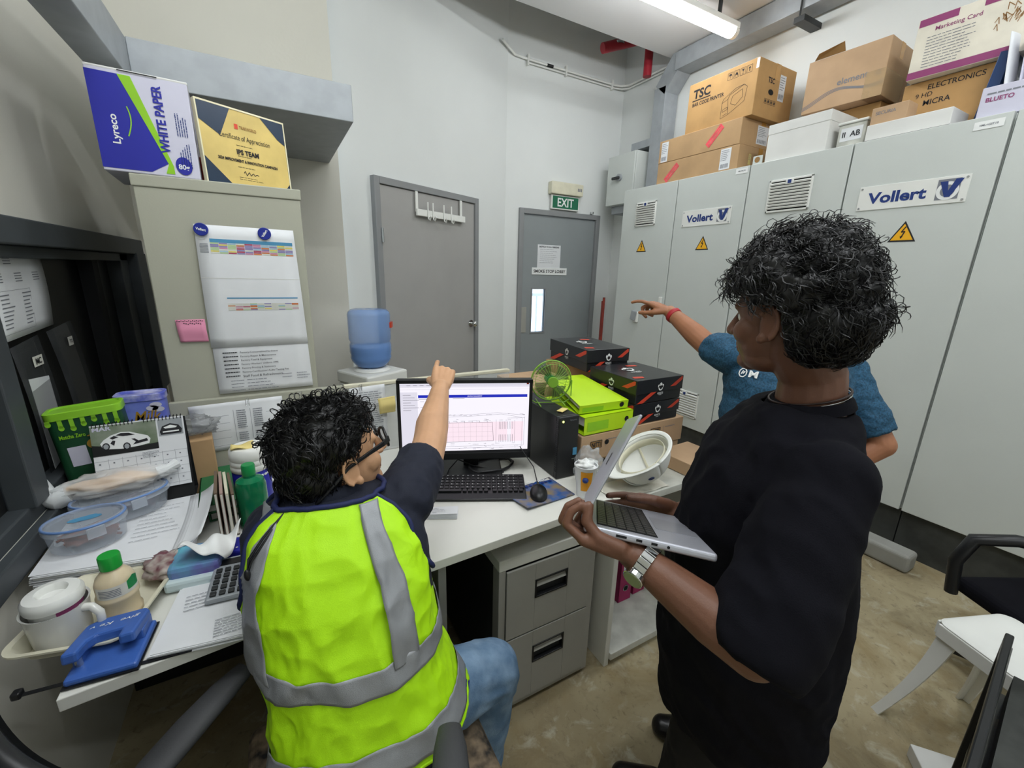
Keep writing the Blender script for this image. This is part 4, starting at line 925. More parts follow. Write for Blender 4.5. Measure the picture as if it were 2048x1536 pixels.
# lime binders
def flat_binder(label, P, th, spine_h, name='lever_arch_file'):
    """P: front-left, front-right, back-right, back-left (x,y,z) of the top surface"""
    t = thing(name, label, 'binder', (0, 0, 0), 0, 'lime green binders'); P = [V(p) for p in P]
    n = (P[1]-P[0]).cross(P[3]-P[0]).normalized()
    def slab(a, c): return [p-n*a for p in P]+[p-n*c for p in P]
    fs = [(0, 1, 2, 3), (4, 5, 6, 7), (0, 1, 5, 4), (1, 2, 6, 5), (2, 3, 7, 6), (3, 0, 4, 7)]
    b = mb(); b.add(slab(0, .003), fs); b.build('top_cover', 'binder_lime', t, bevel=.001)
    b = mb(); b.add(slab(th-.003, th), fs); b.build('bottom_cover', 'binder_lime', t, bevel=.001)
    q = P; b = mb(); k = .003; dv = (P[3]-P[0]).normalized()*k
    b.add([q[0], q[1], q[1]+dv, q[0]+dv, q[0]-n*th, q[1]-n*th, q[1]+dv-n*th, q[0]+dv-n*th], fs); b.build('spine', 'binder_lime', t, bevel=.001)
    c = sum(P, V((0, 0, 0)))/4; Q = [c+(p-c)*.93 for p in P]; b = mb(); b.add([p-n*.006 for p in Q]+[p-n*(th*.55) for p in Q], fs); b.build('page_block', 'paper_warm', t)
    xv = (P[1]-P[0]).normalized(); T = Matrix.Identity(4); on = -dv.normalized(); o0 = P[0]+on*.001
    for i, c_ in enumerate((xv, n, on, o0)):
        for j in range(3): T[j][i] = c_[j]
    w = (P[1]-P[0]).length
    b = mb(); ell(b, w*.86, -th*.45, .011, .011, T, 0, 20, .0003); b.build('finger_hole', 'black_matte', t)
    b = mb(); rect(b, w*.27, -th*.55, w*.42, th*.5, T); b.build('spine_label', 'lime_print', t)
    return t, T
flat_binder('lime green binder lying flat on the brown boot carton, spine to the front', [(1.0, 1.20, .980), (1.252, 1.20, .980), (1.252, 1.50, .980), (1.0, 1.50, .980)], .074, .07)
t, T = flat_binder('lime green binder lying tilted on top of the flat lime binder', [(.995, 1.23, 1.020), (1.235, 1.215, 1.020), (1.24, 1.53, 1.055), (1.07, 1.55, 1.055)], .036, .03)
# cup, bag, helmet
t = thing('paper_cup', 'white paper cup with an orange and blue print and tissue inside', 'cup', (.900, 1.055, .752))
b = mb(); b.lathe([(.0, .002), (.027, .0), (.030, .03), (.040, .115), (.0415, .118), (.039, .118), (.029, .03), (.0, .01)], n=32); b.build('cup_wall', 'paper', t, smooth=45)
b = mb(); b.grid(lambda u, v: V(((.0335+.0125*v+.0006)*math.cos(-2.7+1.1*u)*1.0, (.0335+.0125*v-.0045*0+.0006)*math.sin(-2.7+1.1*u), .03+.075*v))*1.0, 10, 8); o = b.build('orange_print', mat('cup_orange', '#e39a1d', .6), t, smooth=60)
for v in o.data.vertices: 
    r = .0301+.010*(v.co.z-.03)/.085+.0008; a = math.atan2(v.co.y, v.co.x); v.co.x = r*math.cos(a); v.co.y = r*math.sin(a)
b = mb(); a0 = -2.25
b.ball((.0375*math.cos(a0), .0375*math.sin(a0), .075), (.011, .011, .010), 14, 8); b.build('blue_print', 'ink_blue', t, smooth=60)
def crumple(name, c, r, m, parent, seed, amp=.35, n=26, k=18, sq=(1, 1, 1)):
    b = mb(); b.ball((0, 0, 0), 1, n, n//2+4)
    o = b.build(name, m, parent, smooth=28)
    for v in o.data.vertices:
        d = v.co.normalized(); q = 1+amp*(noise.noise(d*k*.12+V((seed, 0, 0)))*1.2+abs(noise.noise(d*k*.3+V((0, seed, 0))))*.7-.2)
        v.co = V((d.x*r*q*sq[0], d.y*r*q*sq[1], d.z*r*q*sq[2]))
    o.location = c; return o
crumple('tissue', (0, 0, .112), .032, 'white_print', t, 4, .5, sq=(1, 1, .6))
mat('film', '#cfd4d6', .12, alpha=.33, var=.1); mat('film_white', '#d9dcdc', .35, alpha=.75, var=.1)
t = thing('clear_bag', 'crumpled clear plastic bag with a white packet behind the paper cup', 'bag', (.975, 1.125, .752)); t.scale = (.85, .85, .95)
bx('packet', (0, 0, .045), (.07, .05, .09), 'white_print', t, .006, .3)
crumple('bag_film', (0, 0, .075), .068, 'film', t, 9, .4, sq=(.9, .8, 1.05))
t = thing('safety_helmet', 'white hard hat lying tilted with its inside up on the shelf unit top', 'helmet', (1.155, 1.045, .872))
hu = V((.52, -.10, -.85)).normalized(); hf = V((-.80, .10, -.25)); hf = (hf-hu*hf.dot(hu)).normalized(); hr = hf.cross(hu)
HM = Matrix((hr, hf, hu)).transposed().to_4x4(); HM.translation = V((1.135, 1.030, .873)); t.matrix_world = HM @ Matrix.Scale(.88, 4)
def dome(u, v, k=1):
    a = 2*PI*u; r = math.sin(v*PI/2)**.9; h = math.cos(v*PI/2)
    return V((.105*k*r*math.cos(a), .128*k*r*math.sin(a), .125*k*h))
b = mb(); b.grid(lambda u, v: dome(u, v), 48, 18); b.build('shell', 'white_plastic', t, smooth=70, solid=.004)
b = mb(); b.grid(lambda u, v: V(((.104+.018*v)*math.cos(2*PI*u), (.127+(.018+.030*max(0, math.sin(2*PI*u))**2)*v)*math.sin(2*PI*u), -.004*v-.012*v*max(0, math.sin(2*PI*u)))), 48, 4); b.build('brim', 'white_plastic', t, smooth=70, solid=.005)
for x in (-.02, 0, .02): MB().tube([dome(.25 if s > 0 else .75, abs(s))+V((x, 0, .003)) for s in [k/8 for k in range(-7, 8)] if abs(s) > .05], .003, 6).build('shell_rib', 'white_plastic', t, smooth=60)
b = mb(); b.grid(lambda u, v: V(((.088+.002*v)*math.cos(2*PI*u), (.106+.003*v)*math.sin(2*PI*u), .005+.035*v)), 40, 2); b.build('head_band', 'cream_plastic', t, smooth=60, solid=.002)
for a in (.4, 1.97, 3.54, 5.1):
    pts = [(.09*math.cos(a)*math.cos(s), .108*math.sin(a)*math.cos(s), .04+.06*math.sin(s)) for s in [k*PI/16 for k in range(9)]]
    MB().tube(pts, .005, 6).build('cradle_strap', 'cream_plastic', t, smooth=60)
cam = V((0, 0, 1.52)); best = max(((HM.to_3x3() @ dome(k/48, v_)).normalized().dot((cam-HM @ dome(k/48, v_)).normalized()), k/48, v_) for k in range(48) for v_ in (.62, .7))
q = dome(best[1], best[2]); MB().cyl(q, q+q.normalized()*.0015, .013, n=20).build('round_sticker', 'ink_blue', t)
mat('cloth_film', '#e3e0d2', .3, alpha=.9, var=.05)
o = MB().grid(lambda u, v: V((.97+.26*u, .962+.12*v, .7525+.004*abs(math.sin(9*u+5*v)))), 20, 8).build('plastic_sheet', 'cloth_film', smooth=60); tag(o, 'crumpled thin plastic sheet under the paper cup', 'plastic sheet')
# ------------------------------------------------------------------ left end of the desk
# tray with mug and bottle
t = thing('plastic_tray', 'cream plastic tray overhanging the desk corner, mug and bottle in it', 'tray', (-.405, 1.115, .753), math.radians(-14))
b = mb(); w, d = .19, .23
def rr_(w, d, r, z): 
    P = []
    for cx, cy, a0 in ((w/2-r, d/2-r, 0), (-w/2+r, d/2-r, PI/2), (-w/2+r, -d/2+r, PI), (w/2-r, -d/2+r, 1.5*PI)):
        for k in range(6): a = a0+k*PI/10; P.append(V((cx+r*math.cos(a), cy+r*math.sin(a), z)))
    return P
b.rings([rr_(w-.04, d-.04, .02, .002), rr_(w-.03, d-.03, .025, .0), rr_(w, d, .03, .032), rr_(w+.02, d+.02, .035, .034), rr_(w+.02, d+.02, .035, .030), rr_(w+.004, d+.004, .03, .028), rr_(w-.026, d-.026, .025, .004)], True, False); 
b.rings([rr_(w-.03, d-.03, .02, .0035), rr_(w-.03, d-.03, .02, .001)]); b.build('tray_body', 'cream_plastic', t, smooth=50)
t = thing('mug', 'large white ceramic mug with a thermos lid on it, in the cream tray', 'mug', (-.452, 1.065, .757), math.radians(-20)); t.scale = (.83, .83, .9)
b = mb(); b.lathe([(0, .0), (.046, 0), (.052, .006), (.054, .02), (.060, .088), (.0625, .098), (.058, .096), (.051, .02), (0, .008)], n=40); b.build('mug_body', 'ceramic', t, smooth=50)
b = mb(); b.tube([(.052, 0, .082), (.078, -.003, .085), (.094, -.005, .070), (.094, -.005, .045), (.078, -.003, .026), (.050, 0, .020)], [.010, .009, .009, .009, .009, .010], 14); b.build('handle', 'ceramic', t, smooth=60)
b = mb(); b.lathe([(.040, .07), (.047, .08), (.048, .10), (.054, .103), (.056, .110), (.056, .122), (.050, .130), (.030, .134), (.027, .130), (.025, .118), (0, .116)], n=40); b.build('thermos_lid', 'white_plastic', t, smooth=40)
b = mb(); b.grid(lambda u, v: V((.0495*math.cos(-.9+2.2*u), .0495*math.sin(-.9+2.2*u), .090+.011*v+.0)), 16, 2); b.build('purple_band', 'purple_print', t, smooth=60)
t = thing('milk_drink_bottle', 'squat cream drink bottle with a bright green cap, beside the white mug', 'bottle', (-.366, 1.092, .757), .2); t.scale = (.90, .90, .93)
b = mb(); b.lathe([(0, 0), (.034, 0), (.040, .006), (.041, .02), (.037, .026), (.0375, .055), (.041, .062), (.041, .068), (.038, .074), (.038, .10), (.033, .115), (.022, .128), (.017, .134), (.017, .14)], n=36); b.build('bottle_body', 'milk', t, smooth=50)
b = mb(); b.lathe([(0, .168), (.0195, .168), (.021, .165), (.021, .136), (.018, .134)], n=36); b.build('cap', 'cap_green', t, smooth=40)
b = mb(); b.grid(lambda u, v: V((.0388*math.cos(-2.6+2.6*u), .0388*math.sin(-2.6+2.6*u), .074+.030*v)), 24, 2); o = b.build('bottle_label', 'paper_warm', t, smooth=60)
b = mb(); b.grid(lambda u, v: V((.0392*math.cos(-.95+.8*u), .0392*math.sin(-.95+.8*u), .082+.030*v*(1-.5*abs(u-.5)))), 10, 3); b.build('green_mark', 'green_plastic', t, smooth=60)
b = mb()
for k in range(5): b.grid(lambda u, v, k=k: V((.0392*math.cos(-2.4+1.1*u), .0392*math.sin(-2.4+1.1*u), .079+.004*k+.0018*v)), 8, 1)
b.build('label_print', 'ink_grey', t)
# packets in the tray
t = thing('snack_packet', 'crinkled printed snack packet lying behind the green capped bottle', 'packet', (-.305, 1.20, .775), .4)
mat('packet_print', '#b4aaa2', .35, hex2='#6b3440', scale=40, detail=2)
o = crumple('packet_film', (0, 0, .012), .058, 'packet_print', t, 3, .3, sq=(.75, .95, .42)); 
# blue hole punch
t = thing('hole_punch', 'blue metal hole punch with white handwriting, on the front left desk corner', 'hole punch', (-.352, .985, .7535), math.radians(-19))
t.rotation_euler = (0, 0, math.radians(-5))
T = Matrix.Identity(4)
b = mb(); b.b2((-.058, -.066, 0), (.052, .052, .014)); b.build('base', 'punch_blue', t, bevel=.005)
b = mb(); P = [(-.060, -.052), (-.036, -.050), (-.033, -.018), (-.024, -.006), (.016, -.002), (.017, -.030), (.042, -.028), (.046, .044), (.038, .056), (-.036, .050), (-.054, .036)]
b.prism(P, Matrix.Translation((0, 0, .030)) @ Matrix.Rotation(-.12, 4, 'X'), .022); b.build('lever', 'punch_blue', t, bevel=.005)
b = mb(); b.b2((-.056, -.03, .012), (-.04, .03, .034)); b.build('side_bracket', 'punch_blue', t, bevel=.003); b = mb(); b.b2((.030, .0, .012), (.046, .05, .034)); b.build('side_bracket', 'punch_blue', t, bevel=.003)
for x in (-.045, .038): MB().cyl((x, -.03 if x < 0 else .02, .012), (x, -.03 if x < 0 else .02, .032), .006, n=12).build('punch_pin', 'steel', t)
text('handwriting', 'give  Ke v', Matrix.Translation((0, 0, .030)) @ Matrix.Rotation(-.12, 4, 'X') @ T2(-.004, .024, PI+.12, .0232), 'white_print', t, w=.078, h=.013, shear=.3)
b = mb(); b.b2((-.060, -.070, -.0005), (.054, .056, .002)); b.build('rubber_foot', 'black_plastic', t)
# long black strip
t = thing('black_strip', 'long thin black metal strip with a clip end, sticking out past the desk corner', 'strip', (-.42, .940, .7515), math.radians(-6))
b = mb(); b.b2((-.055, -.004, 0), (.20, .004, .0018)); b.build('strip_bar', 'black_plastic', t); b = mb(); b.box((-.062, 0, .004), (.014, .016, .014)); b.build('end_clip', 'black_plastic', t, bevel=.003)
# papers and calculator
def pile(name, label, P, z, n, m='paper', jit=.004, seed=1, th=.0012, cat='paper stack', step=1):
    t = thing(name, label, cat); rr = random.Random(seed)
    c = V((sum(p[0] for p in P)/4, sum(p[1] for p in P)/4))
    for k in range(n):
        dx, dy, a = rr.uniform(-jit, jit), rr.uniform(-jit, jit), rr.uniform(-jit, jit)*2
        Q = []
        for p in P:
            v = V((p[0]-c.x, p[1]-c.y)); v.rotate(Matrix.Rotation(a, 2)); Q.append(V((v.x+c.x+dx, v.y+c.y+dy)))
        b = mb(); zz = z+k*th
        b.grid(lambda u, v: V((*((Q[0]*(1-u)+Q[1]*u)*(1-v)+(Q[3]*(1-u)+Q[2]*u)*v), zz+.0003+(rr.random()*.0004 if 0 else 0)+.004*max(0, u-.8)*(k/n))), 6, 4)
        o = b.build('paper_sheet', m, t, solid=th*.7)
    return t, z+n*th
pt, zt = pile('loose_papers', 'loose white papers at the desk front edge, under the calculator', [(-.290, .927), (-.085, .895), (-.075, 1.10), (-.262, 1.13)], .7515, 7, seed=3, jit=.007, th=.0018)
b = mb(); textlines(b, -.25, 1.08, .12, 5, .012, Matrix.Translation((0, 0, zt+.0012)), .0018, 0, 4); textlines(b, -.185, .97, .09, 7, .008, Matrix.Translation((0, 0, zt+.0012)), .0018, 0, 5); b.build('printed_text', 'ink_grey', pt)
t = thing('calculator', 'grey desk calculator with dark keys lying on the loose papers', 'calculator', (-.152, 1.095, .770), math.radians(-6))
t.rotation_euler = (math.radians(4), 0, math.radians(-5))
b = mb(); b.b2((-.052, -.072, 0), (.052, .072, .014)); b.build('calculator_case', 'galv', t, bevel=.005)
b = mb(); b.b2((-.044, .040, .014), (.044, .062, .0155)); b.build('display', 'dark_panel', t)
for r in range(5):
    for c in range(5):
        bx('key', (-.036+.018*c, .020-.0195*r, .0165), (.0125, .0125, .006), 'pink_red' if (r == 0 and c == 3) else 'dark_metal', t, .0015)
# big paper stack with food boxes
P = [(-.565, 1.27), (-.265, 1.215), (-.255, 1.545), (-.57, 1.60)]
pt, zt = pile('paper_stack', 'thick stack of white printouts under the food containers, fanned at its right edge', P, .770, 16, seed=9, jit=.006, th=.0022)
b = mb(); b.add([(p[0], p[1], z) for z in (.7515, .769) for p in [(-.41, 1.25), (-.27, 1.23), (-.26, 1.53), (-.41, 1.55)]], [(0, 1, 2, 3), (4, 5, 6, 7), (0, 1, 5, 4), (1, 2, 6, 5), (2, 3, 7, 6), (3, 0, 4, 7)]); b.build('bottom_folder', 'dirty_white', pt)
b = mb(); TI = Matrix.Translation((0, 0, zt+.001)); textlines(b, -.40, 1.50, .11, 9, .022, TI, .0018, 0, 7, .5); b.build('printed_text', 'ink_grey', pt)
for k in range(6):
    MB().grid(lambda u, v, k=k: V((-.295+.045*u+.004*k+.006*math.sin(3*v), 1.235+.30*v-.012*k*0, zt+.002+.004*k*u+.010*u*u)), 4, 6).build('fanned_sheet', 'paper', pt, smooth=60, solid=.0005)
mat('food_box', '#c6d0dc', .2, alpha=.36, var=.05); mat('box_rim', '#6b8fc7', .3, alpha=.85); mat('dried_food', '#8a5240', .7, var=.4, scale=60); mat('purple_food', '#5b3f4d', .6, var=.4, scale=40)
def foodbox(label, c, sx, sy, h, rz, fm, seed, lid_mark=True):
    t = thing('food_container', label, 'food container', c, rz, 'clip-lid food containers')
    b = mb(); b.lathe([(0, 0), (.85, .0), (.93, .006), (1.0, h*.95), (1.0, h)], n=48, sx=sx, sy=sy); o = b.build('container_body', 'food_box', t, smooth=50)
    b = mb(); b.lathe([(0, h+.006), (.88, h+.005), (.93, h+.012), (1.02, h+.011), (1.05, h+.004), (1.05, h-.006), (1.0, h-.004)], n=48, sx=sx, sy=sy); b.build('container_lid', 'food_box', t, smooth=50)
    b = mb(); b.tube([(1.0*sx*math.cos(2*PI*k/48), 1.0*sy*math.sin(2*PI*k/48), h+.008) for k in range(49)], .0035, 8); b.build('blue_seal', 'box_rim', t, smooth=60)
    if lid_mark: 
        b = mb()
        for k in range(3): ell(b, 0, 0, sx*(.42-.1*k), sy*(.2-.05*k), Matrix.Rotation(.4*k, 4, 'Z'), 0, 24, h+.0075+.0004*k)
        b.build('lid_vent', 'head_blue', t)
    for a in (-1.25, 1.9):
        b = mb(); b.box((sx*1.06*math.cos(a), sy*1.08*math.sin(a), h-.008), (.036, .005, .030), 0, Matrix.Rotation(a+PI/2, 3, 'Z')); b.build('lid_clip', 'food_box', t, bevel=.004)
    rr = random.Random(seed); b = mb()
    for i in range(46):
        a = rr.uniform(0, 6.28); r = rr.random()**.5*.58; x, y = sx*r*math.cos(a), sy*r*math.sin(a); z = .010+rr.random()*h*.45; aa = rr.uniform(-.5, .5); l = rr.uniform(.012, .025)
        b.tube([(x-l*math.cos(aa), y-l*math.sin(aa), z), (x, y, z+.004), (x+l*math.cos(aa), y+l*math.sin(aa), z)], .0035, 5)
    o = b.build('food', fm, t, smooth=60); o['kind'] = 'stuff'
    return t
foodbox('round-cornered clear food container with a blue rim, nearer one holding dried food', (-.485, 1.370, zt+.002), .078, .062, .062, .15, 'dried_food', 2)
t = foodbox('larger clear food container with dark food under the bread bag', (-.445, 1.505, zt+.002), .105, .068, .056, .25, 'purple_food', 3, False)
# bread in a white bag
t = thing('bread_bag', 'translucent white plastic bag with a pale bread loaf on the clear container', 'bag', (-.468, 1.530, zt+.002+.085), .12)
mat('bread', '#e6bd88', .75, var=.08, scale=12); mat('bag_film_w', '#f0f2f2', .3, alpha=.42, var=.08, scale=20)
b = mb(); b.rings([[V((-.10+.21*i/12, .032*math.sin(PI*(i+.8)/13.6)*math.cos(a), .008+.020*math.sin(PI*(i+.8)/13.6)*math.sin(a)+.004*math.sin(i))) for a in [2*PI*k/16 for k in range(16)]] for i in range(13)]); b.build('bread_loaf', 'bread', t, smooth=60)
o = crumple('bag_film', (.01, 0, .008), .13, 'bag_film_w', t, 6, .22, 40, 30, sq=(1.0, .36, .24))
mat('bag_knot', '#e3e6e6', .4, alpha=.93, var=.05)
b = mb(); b.tube([(-.085, 0, .0), (-.115, .0, -.010), (-.135, .0, .004), (-.138, .0, .035), (-.152, .0, .066), (-.172, .0, .088), (-.182, .0, .094)], [.030, .034, .026, .022, .024, .015, .004], 14)
o = b.build('knotted_end', 'bag_knot', t, smooth=30)
for v in o.data.vertices: v.co += V((0, .0, .004))*noise.noise(v.co*60)+v.normal*.006*noise.noise(v.co*45)
b = mb(); b.tube([(.11, 0, .01), (.135, .0, .018), (.155, .01, .024)], [.022, .012, .016], 10); b.build('bag_tip', 'bag_knot', t, smooth=30)
# biscuit tins
def tin(label, c, w, d, h, rz, m1, m2, m3):
    t = thing('biscuit_tin', label, 'tin', c, rz, 'biscuit tins')
    b = mb(); b.rings([rr_(w, d, .02, 0), rr_(w, d, .02, h-.02)]); b.build('tin_body', m1, t, smooth=40)
    b = mb(); b.rings([rr_(w+.006, d+.006, .022, h-.022), rr_(w+.006, d+.006, .022, h-.002), rr_(w+.002, d+.002, .021, h), rr_(w-.012, d-.012, .018, h), rr_(w-.014, d-.014, .018, h-.004)]); b.build('tin_lid', m2, t, smooth=40)
    return t, face_T('front', (w, d, h), .001)
mat('tin_green', '#17452a', .4, var=.15, scale=20); mat('tin_lime', '#8cc832', .35); mat('tin_blue', '#5a63c4', .4, hex2='#7d8fd8', scale=12); mat('gold', '#c79a3a', .35, metal=.4); mat('tin_lid_blue', '#5560c0', .4, hex2='#c9c9e6', scale=25)
t, T = tin('dark green biscuit tin with a dripping lime lid, behind the desk calendar', (-.500, 1.655, .762), .165, .078, .342, math.radians(5), 'tin_green', 'tin_lime', None)
t.rotation_euler = (0, math.radians(-4), math.radians(5))
b = mb()
for i in range(7): x = -.075+.024*i; l = .010+.022*abs(math.sin(i*2.3)); rect(b, x, .322-l/2, .010, l, T, 0, .0006); ell(b, x, .322-l, .0065, .008, T, 0, 12, .0006)
b.build('lime_drip', 'tin_lime', t)
b = mb(); ell(b, .012, .235, .024, .018, T, 0, 24, .0006); pline(b, [(.012+.034*math.cos(a*.3), .238+.026*math.sin(a*.3)) for a in range(-2, 8)], .003, T, 0, .0006); b.build('golden_picture', 'gold', t)
text('lettering', 'Matcha Zero', T @ T2(-.035, .268, 0, .001), 'lime_print', t, w=.055, h=.012, bold=.02)
b = mb(); rect(b, -.035, .205, .04, .06, T, 0, .0006); b.build('side_label', 'box_lilac', t); b = mb(); ell(b, .067, .225, .013, .018, T, 0, 20, .0006); b.build('white_oval', 'white_print', t); b = mb(); ell(b, .067, .222, .006, .009, T, 0, 16, .0012); b.build('brown_core', 'gold', t)
t, T = tin('blue biscuit tin with cloud pattern, behind the dark green tin', (-.410, 1.735, .752), .125, .066, .358, 0, 'tin_blue', 'tin_lid_blue', None)
text('lettering', 'Milk', T @ T2(.015, .285, 0, .001), 'gold', t, w=.07, h=.035, shear=.3, bold=.01); text('lettering', 'Cream', T @ T2(.02, .250, 0, .001), 'white_print', t, w=.04); text('lettering', 'Biscuits', T @ T2(.015, .228, 0, .001), 'white_print', t, w=.05)
b = mb(); 
for x, y in ((.04, .32), (.03, .31), (.045, .305)): ell(b, x, y, .016, .009, T, 0, 16, .0006)
b.build('cloud_print', 'box_lilac', t)
# desk calendar
t = thing('desk_calendar', 'wire-bound desk calendar open at March with a white sports car picture', 'calendar', (-.395, 1.535, .800), math.radians(2))
tl = math.radians(-14)
T = Matrix.Rotation(tl, 4, 'X') @ face_T('front', (0, 0, 0), 0)
cw, ch = .218, .26
b = mb(); b.add([T @ V((x, y, -.006)) for x, y in ((-cw/2-.002, 0), (cw/2+.004, 0), (cw/2+.004, ch), (-cw/2-.002, ch))]+[V((-cw/2-.002, .085, 0)), V((cw/2+.004, .085, 0))], [(0, 1, 2, 3), (3, 2, 5, 4), (0, 1, 5, 4)]); b.build('calendar_base', 'black_matte', t, solid=.002)
b = mb(); rect(b, 0, .155, cw, .215, T); b.build('calendar_page', 'paper', t)
b = mb(); rect(b, -.034, .215, .150, .088, T, 0, .0008); b.build('photo_field', mat('photo_green', '#5d6f52', .5, hex2='#8b9384', scale=14), t)
b = mb(); poly(b, [(-.109, .171), (.041, .171), (.041, .19), (-.02, .185), (-.109, .205)], T, 0, .0012); b.build('road', 'dark_panel', t)
# the car: side-front view
k = .001
def car(b, pts, z): poly(b, [(x*k-.034, y*k+.215) for x, y in pts], T, 0, z)
b = mb(); car(b, [(-52, -22), (-56, -8), (-48, 2), (-30, 14), (-8, 20), (12, 18), (34, 8), (52, 0), (58, -10), (54, -24), (30, -28), (-10, -30), (-40, -26)], .0016); b.build('car_body', 'white_print', t)
b = mb(); car(b, [(-20, 12), (-8, 17), (10, 15), (24, 7), (-4, 7)], .0022); car(b, [(-34, 6), (-24, 11), (-14, 6), (-28, 1)], .0022); car(b, [(16, -22), (52, -16), (50, -8), (24, -13)], .0022); car(b, [(-28, -2), (-22, -4), (-26, -18), (-34, -10)], .0022); car(b, [(14, -4), (22, -4), (32, -14), (26, -16)], .0022); b.build('car_window', 'ink', t)
for x, y in ((-.044, -.018), (.002, -.024)):
    b = mb(); ell(b, x-.034, .215+y, .0085, .011, T, 0, 20, .0024); o = b.build('car_wheel', 'ink', t); b = mb(); ell(b, x-.034, .215+y, .006, .008, T, 0, 7, .003); b.build('wheel_rim', 'galv', o)
text('lettering', 'MAR', T @ T2(-.083, .250, 0, .0012), 'box_lilac', t, w=.042, h=.012, bold=.03)
b = mb(); rect(b, .075, .232, .060, .052, T, 0, .0008); b.build('small_photo', 'galv', t)
b = mb(); poly(b, [(.048, .22), (.055, .236), (.075, .243), (.095, .236), (.103, .222), (.10, .21), (.05, .21)], T, 0, .0014); b.build('small_car', 'ink', t)
b = mb(); poly(b, [(.058, .232), (.075, .238), (.092, .232), (.088, .228), (.062, .228)], T, 0, .002); rect(b, .075, .218, .04, .004, T, 0, .002); b.build('small_car_glass', 'white_print', t)
b = mb()
for i in range(8): line2(b, (-cw/2+i*cw/7, .16), (-cw/2+i*cw/7, .05), .0006, T, 0, .001)
for j in range(5): line2(b, (-cw/2, .155-.025*j), (cw/2, .158-.025*j), .0006, T, 0, .001)
for i in range(7):
    for j in range(4): rect(b, -cw/2+.012+i*cw/7, .147-.025*j, .004, .004, T, 0, .001)
textlines(b, 0, .178-.014, .04, 5, .004, T @ T2(0, 0, 0, .001), .0012, 0, 1); b.build('date_grid', 'ink_grey', t)
for i in range(24):
    x = -cw/2+.006+i*(cw-.012)/23
    if 10 < i < 13: continue
    MB().tube([T @ V((x, .255, .0015)), T @ V((x, .266, .002)), T @ V((x, .268, -.006)), T @ V((x, .256, -.009))], .0011, 5).build('wire_loop', 'black_plastic', t)
# brown box with clear bag on top, back right
mat('film_grey', '#8f9292', .15, alpha=.45, var=.3, scale=20)
s = (.082, .08, .195)
t = carton('tall_brown_box', 'upright brown carton right of the desk calendar, a clear bag lying over it', (-.275, 1.690, .752), s, .12, 'cardboard', None)
t = thing('clear_plastic_bag', 'crumpled clear plastic bag over the upright brown carton', 'bag', (-.280, 1.700, .985), 0)
crumple('bag_film', (0, 0, 0), .07, 'film_grey', t, 12, .4, 30, 30, sq=(1.0, .55, .48))
# green file stack and folders
mat('file_green', '#2a6a41', .5, var=.12)
for i, (x, y, z, a, l) in enumerate(((-.19, 1.60, .752, .15, 'dark green file, bottom one of two lying beside the upright brown carton'), (-.20, 1.585, .785, .08, 'dark green file, top one, lying beside the upright brown carton'))):
    t = thing('green_file', l, 'file', (x, y, z), a, 'green files'); b = mb(); b.b2((-.075, -.15, 0), (.075, .14, .003)); b.b2((-.075, -.15, .025), (.075, .14, .028)); b.b2((-.075, -.15, 0), (-.071, .14, .028)); b.build('file_cover', 'file_green', t, bevel=.001)
    b = mb(); b.b2((-.069, -.145, .004), (.068, .13, .024)); b.build('page_block', 'paper_warm', t)
mat('file_pink', '#a68d84', .6); mat('file_brown', '#6b5a4a', .6)
for i in range(4):
    t = thing('upright_folder', ['worn upright paper folder, leftmost of four by the green bottle', 'worn upright paper folder, second from the left of four', 'worn upright paper folder, third from the left of four', 'worn upright paper folder nearest the green bottle'][i], 'folder', (-.205+.012*i, 1.39, .752), .08+.02*i, 'worn upright folders')
    b = mb(); b.b2((-.004, -.06, 0), (.004, .10, .145-.004*i)); b.build('folder_cover', ['file_brown', 'file_pink', 'cream_plastic', 'file_brown'][i], t, bevel=.001); b = mb(); b.b2((-.0025, -.0615, .004), (.0025, -.0595, .14-.004*i)); b.build('page_edge', 'paper_warm', t)
t = thing('green_spray_bottle', 'green translucent bottle with a green cap behind the seated man\'s shoulder', 'bottle', (-.118, 1.375, .752))
mat('bottle_green', '#117a4d', .15, alpha=.88, var=.05)
b = mb(); b.lathe([(0, 0), (.038, 0), (.041, .006), (.041, .13), (.036, .148), (.018, .158), (.016, .17)], n=32); b.build('bottle_body', 'bottle_green', t, smooth=45)
b = mb(); b.lathe([(.0, .197), (.016, .197), (.018, .193), (.018, .165), (0, .165)], n=28); b.build('cap', 'green_plastic', t, smooth=40)
t = thing('wipes_tub', 'white and blue wipes tub with a yellow sponge on its lid', 'tub', (-.12, 1.50, .752))
b = mb(); b.lathe([(0, 0), (.052, 0), (.054, .004), (.054, .135), (.050, .14)], n=36); b.build('tub_body', 'box_blue', t, smooth=45)
b = mb(); b.lathe([(.052, .13), (.056, .135), (.056, .148), (.054, .152), (.056, .156), (.056, .166), (.054, .170), (.056, .175), (.055, .20), (.048, .208), (0, .209)], n=36); b.build('tub_lid', 'white_plastic', t, smooth=40)
for i in range(7): bx('blue_mark', (.0545*math.cos(-1.2+.22*i), .0545*math.sin(-1.2+.22*i), .118), (.008, .003, .006), 'white_print', t, 0, .5)
t = thing('yellow_sponge', 'thin yellow cloth folded on the white tub lid', 'cloth', (-.13, 1.495, .962)); b = mb(); b.grid(lambda u, v: V((-.035+.06*u, -.025+.045*v, .004+.005*math.sin(5*u+3*v))), 8, 6); b.build('cloth_sheet', 'yellow_note', t, smooth=60, solid=.004)
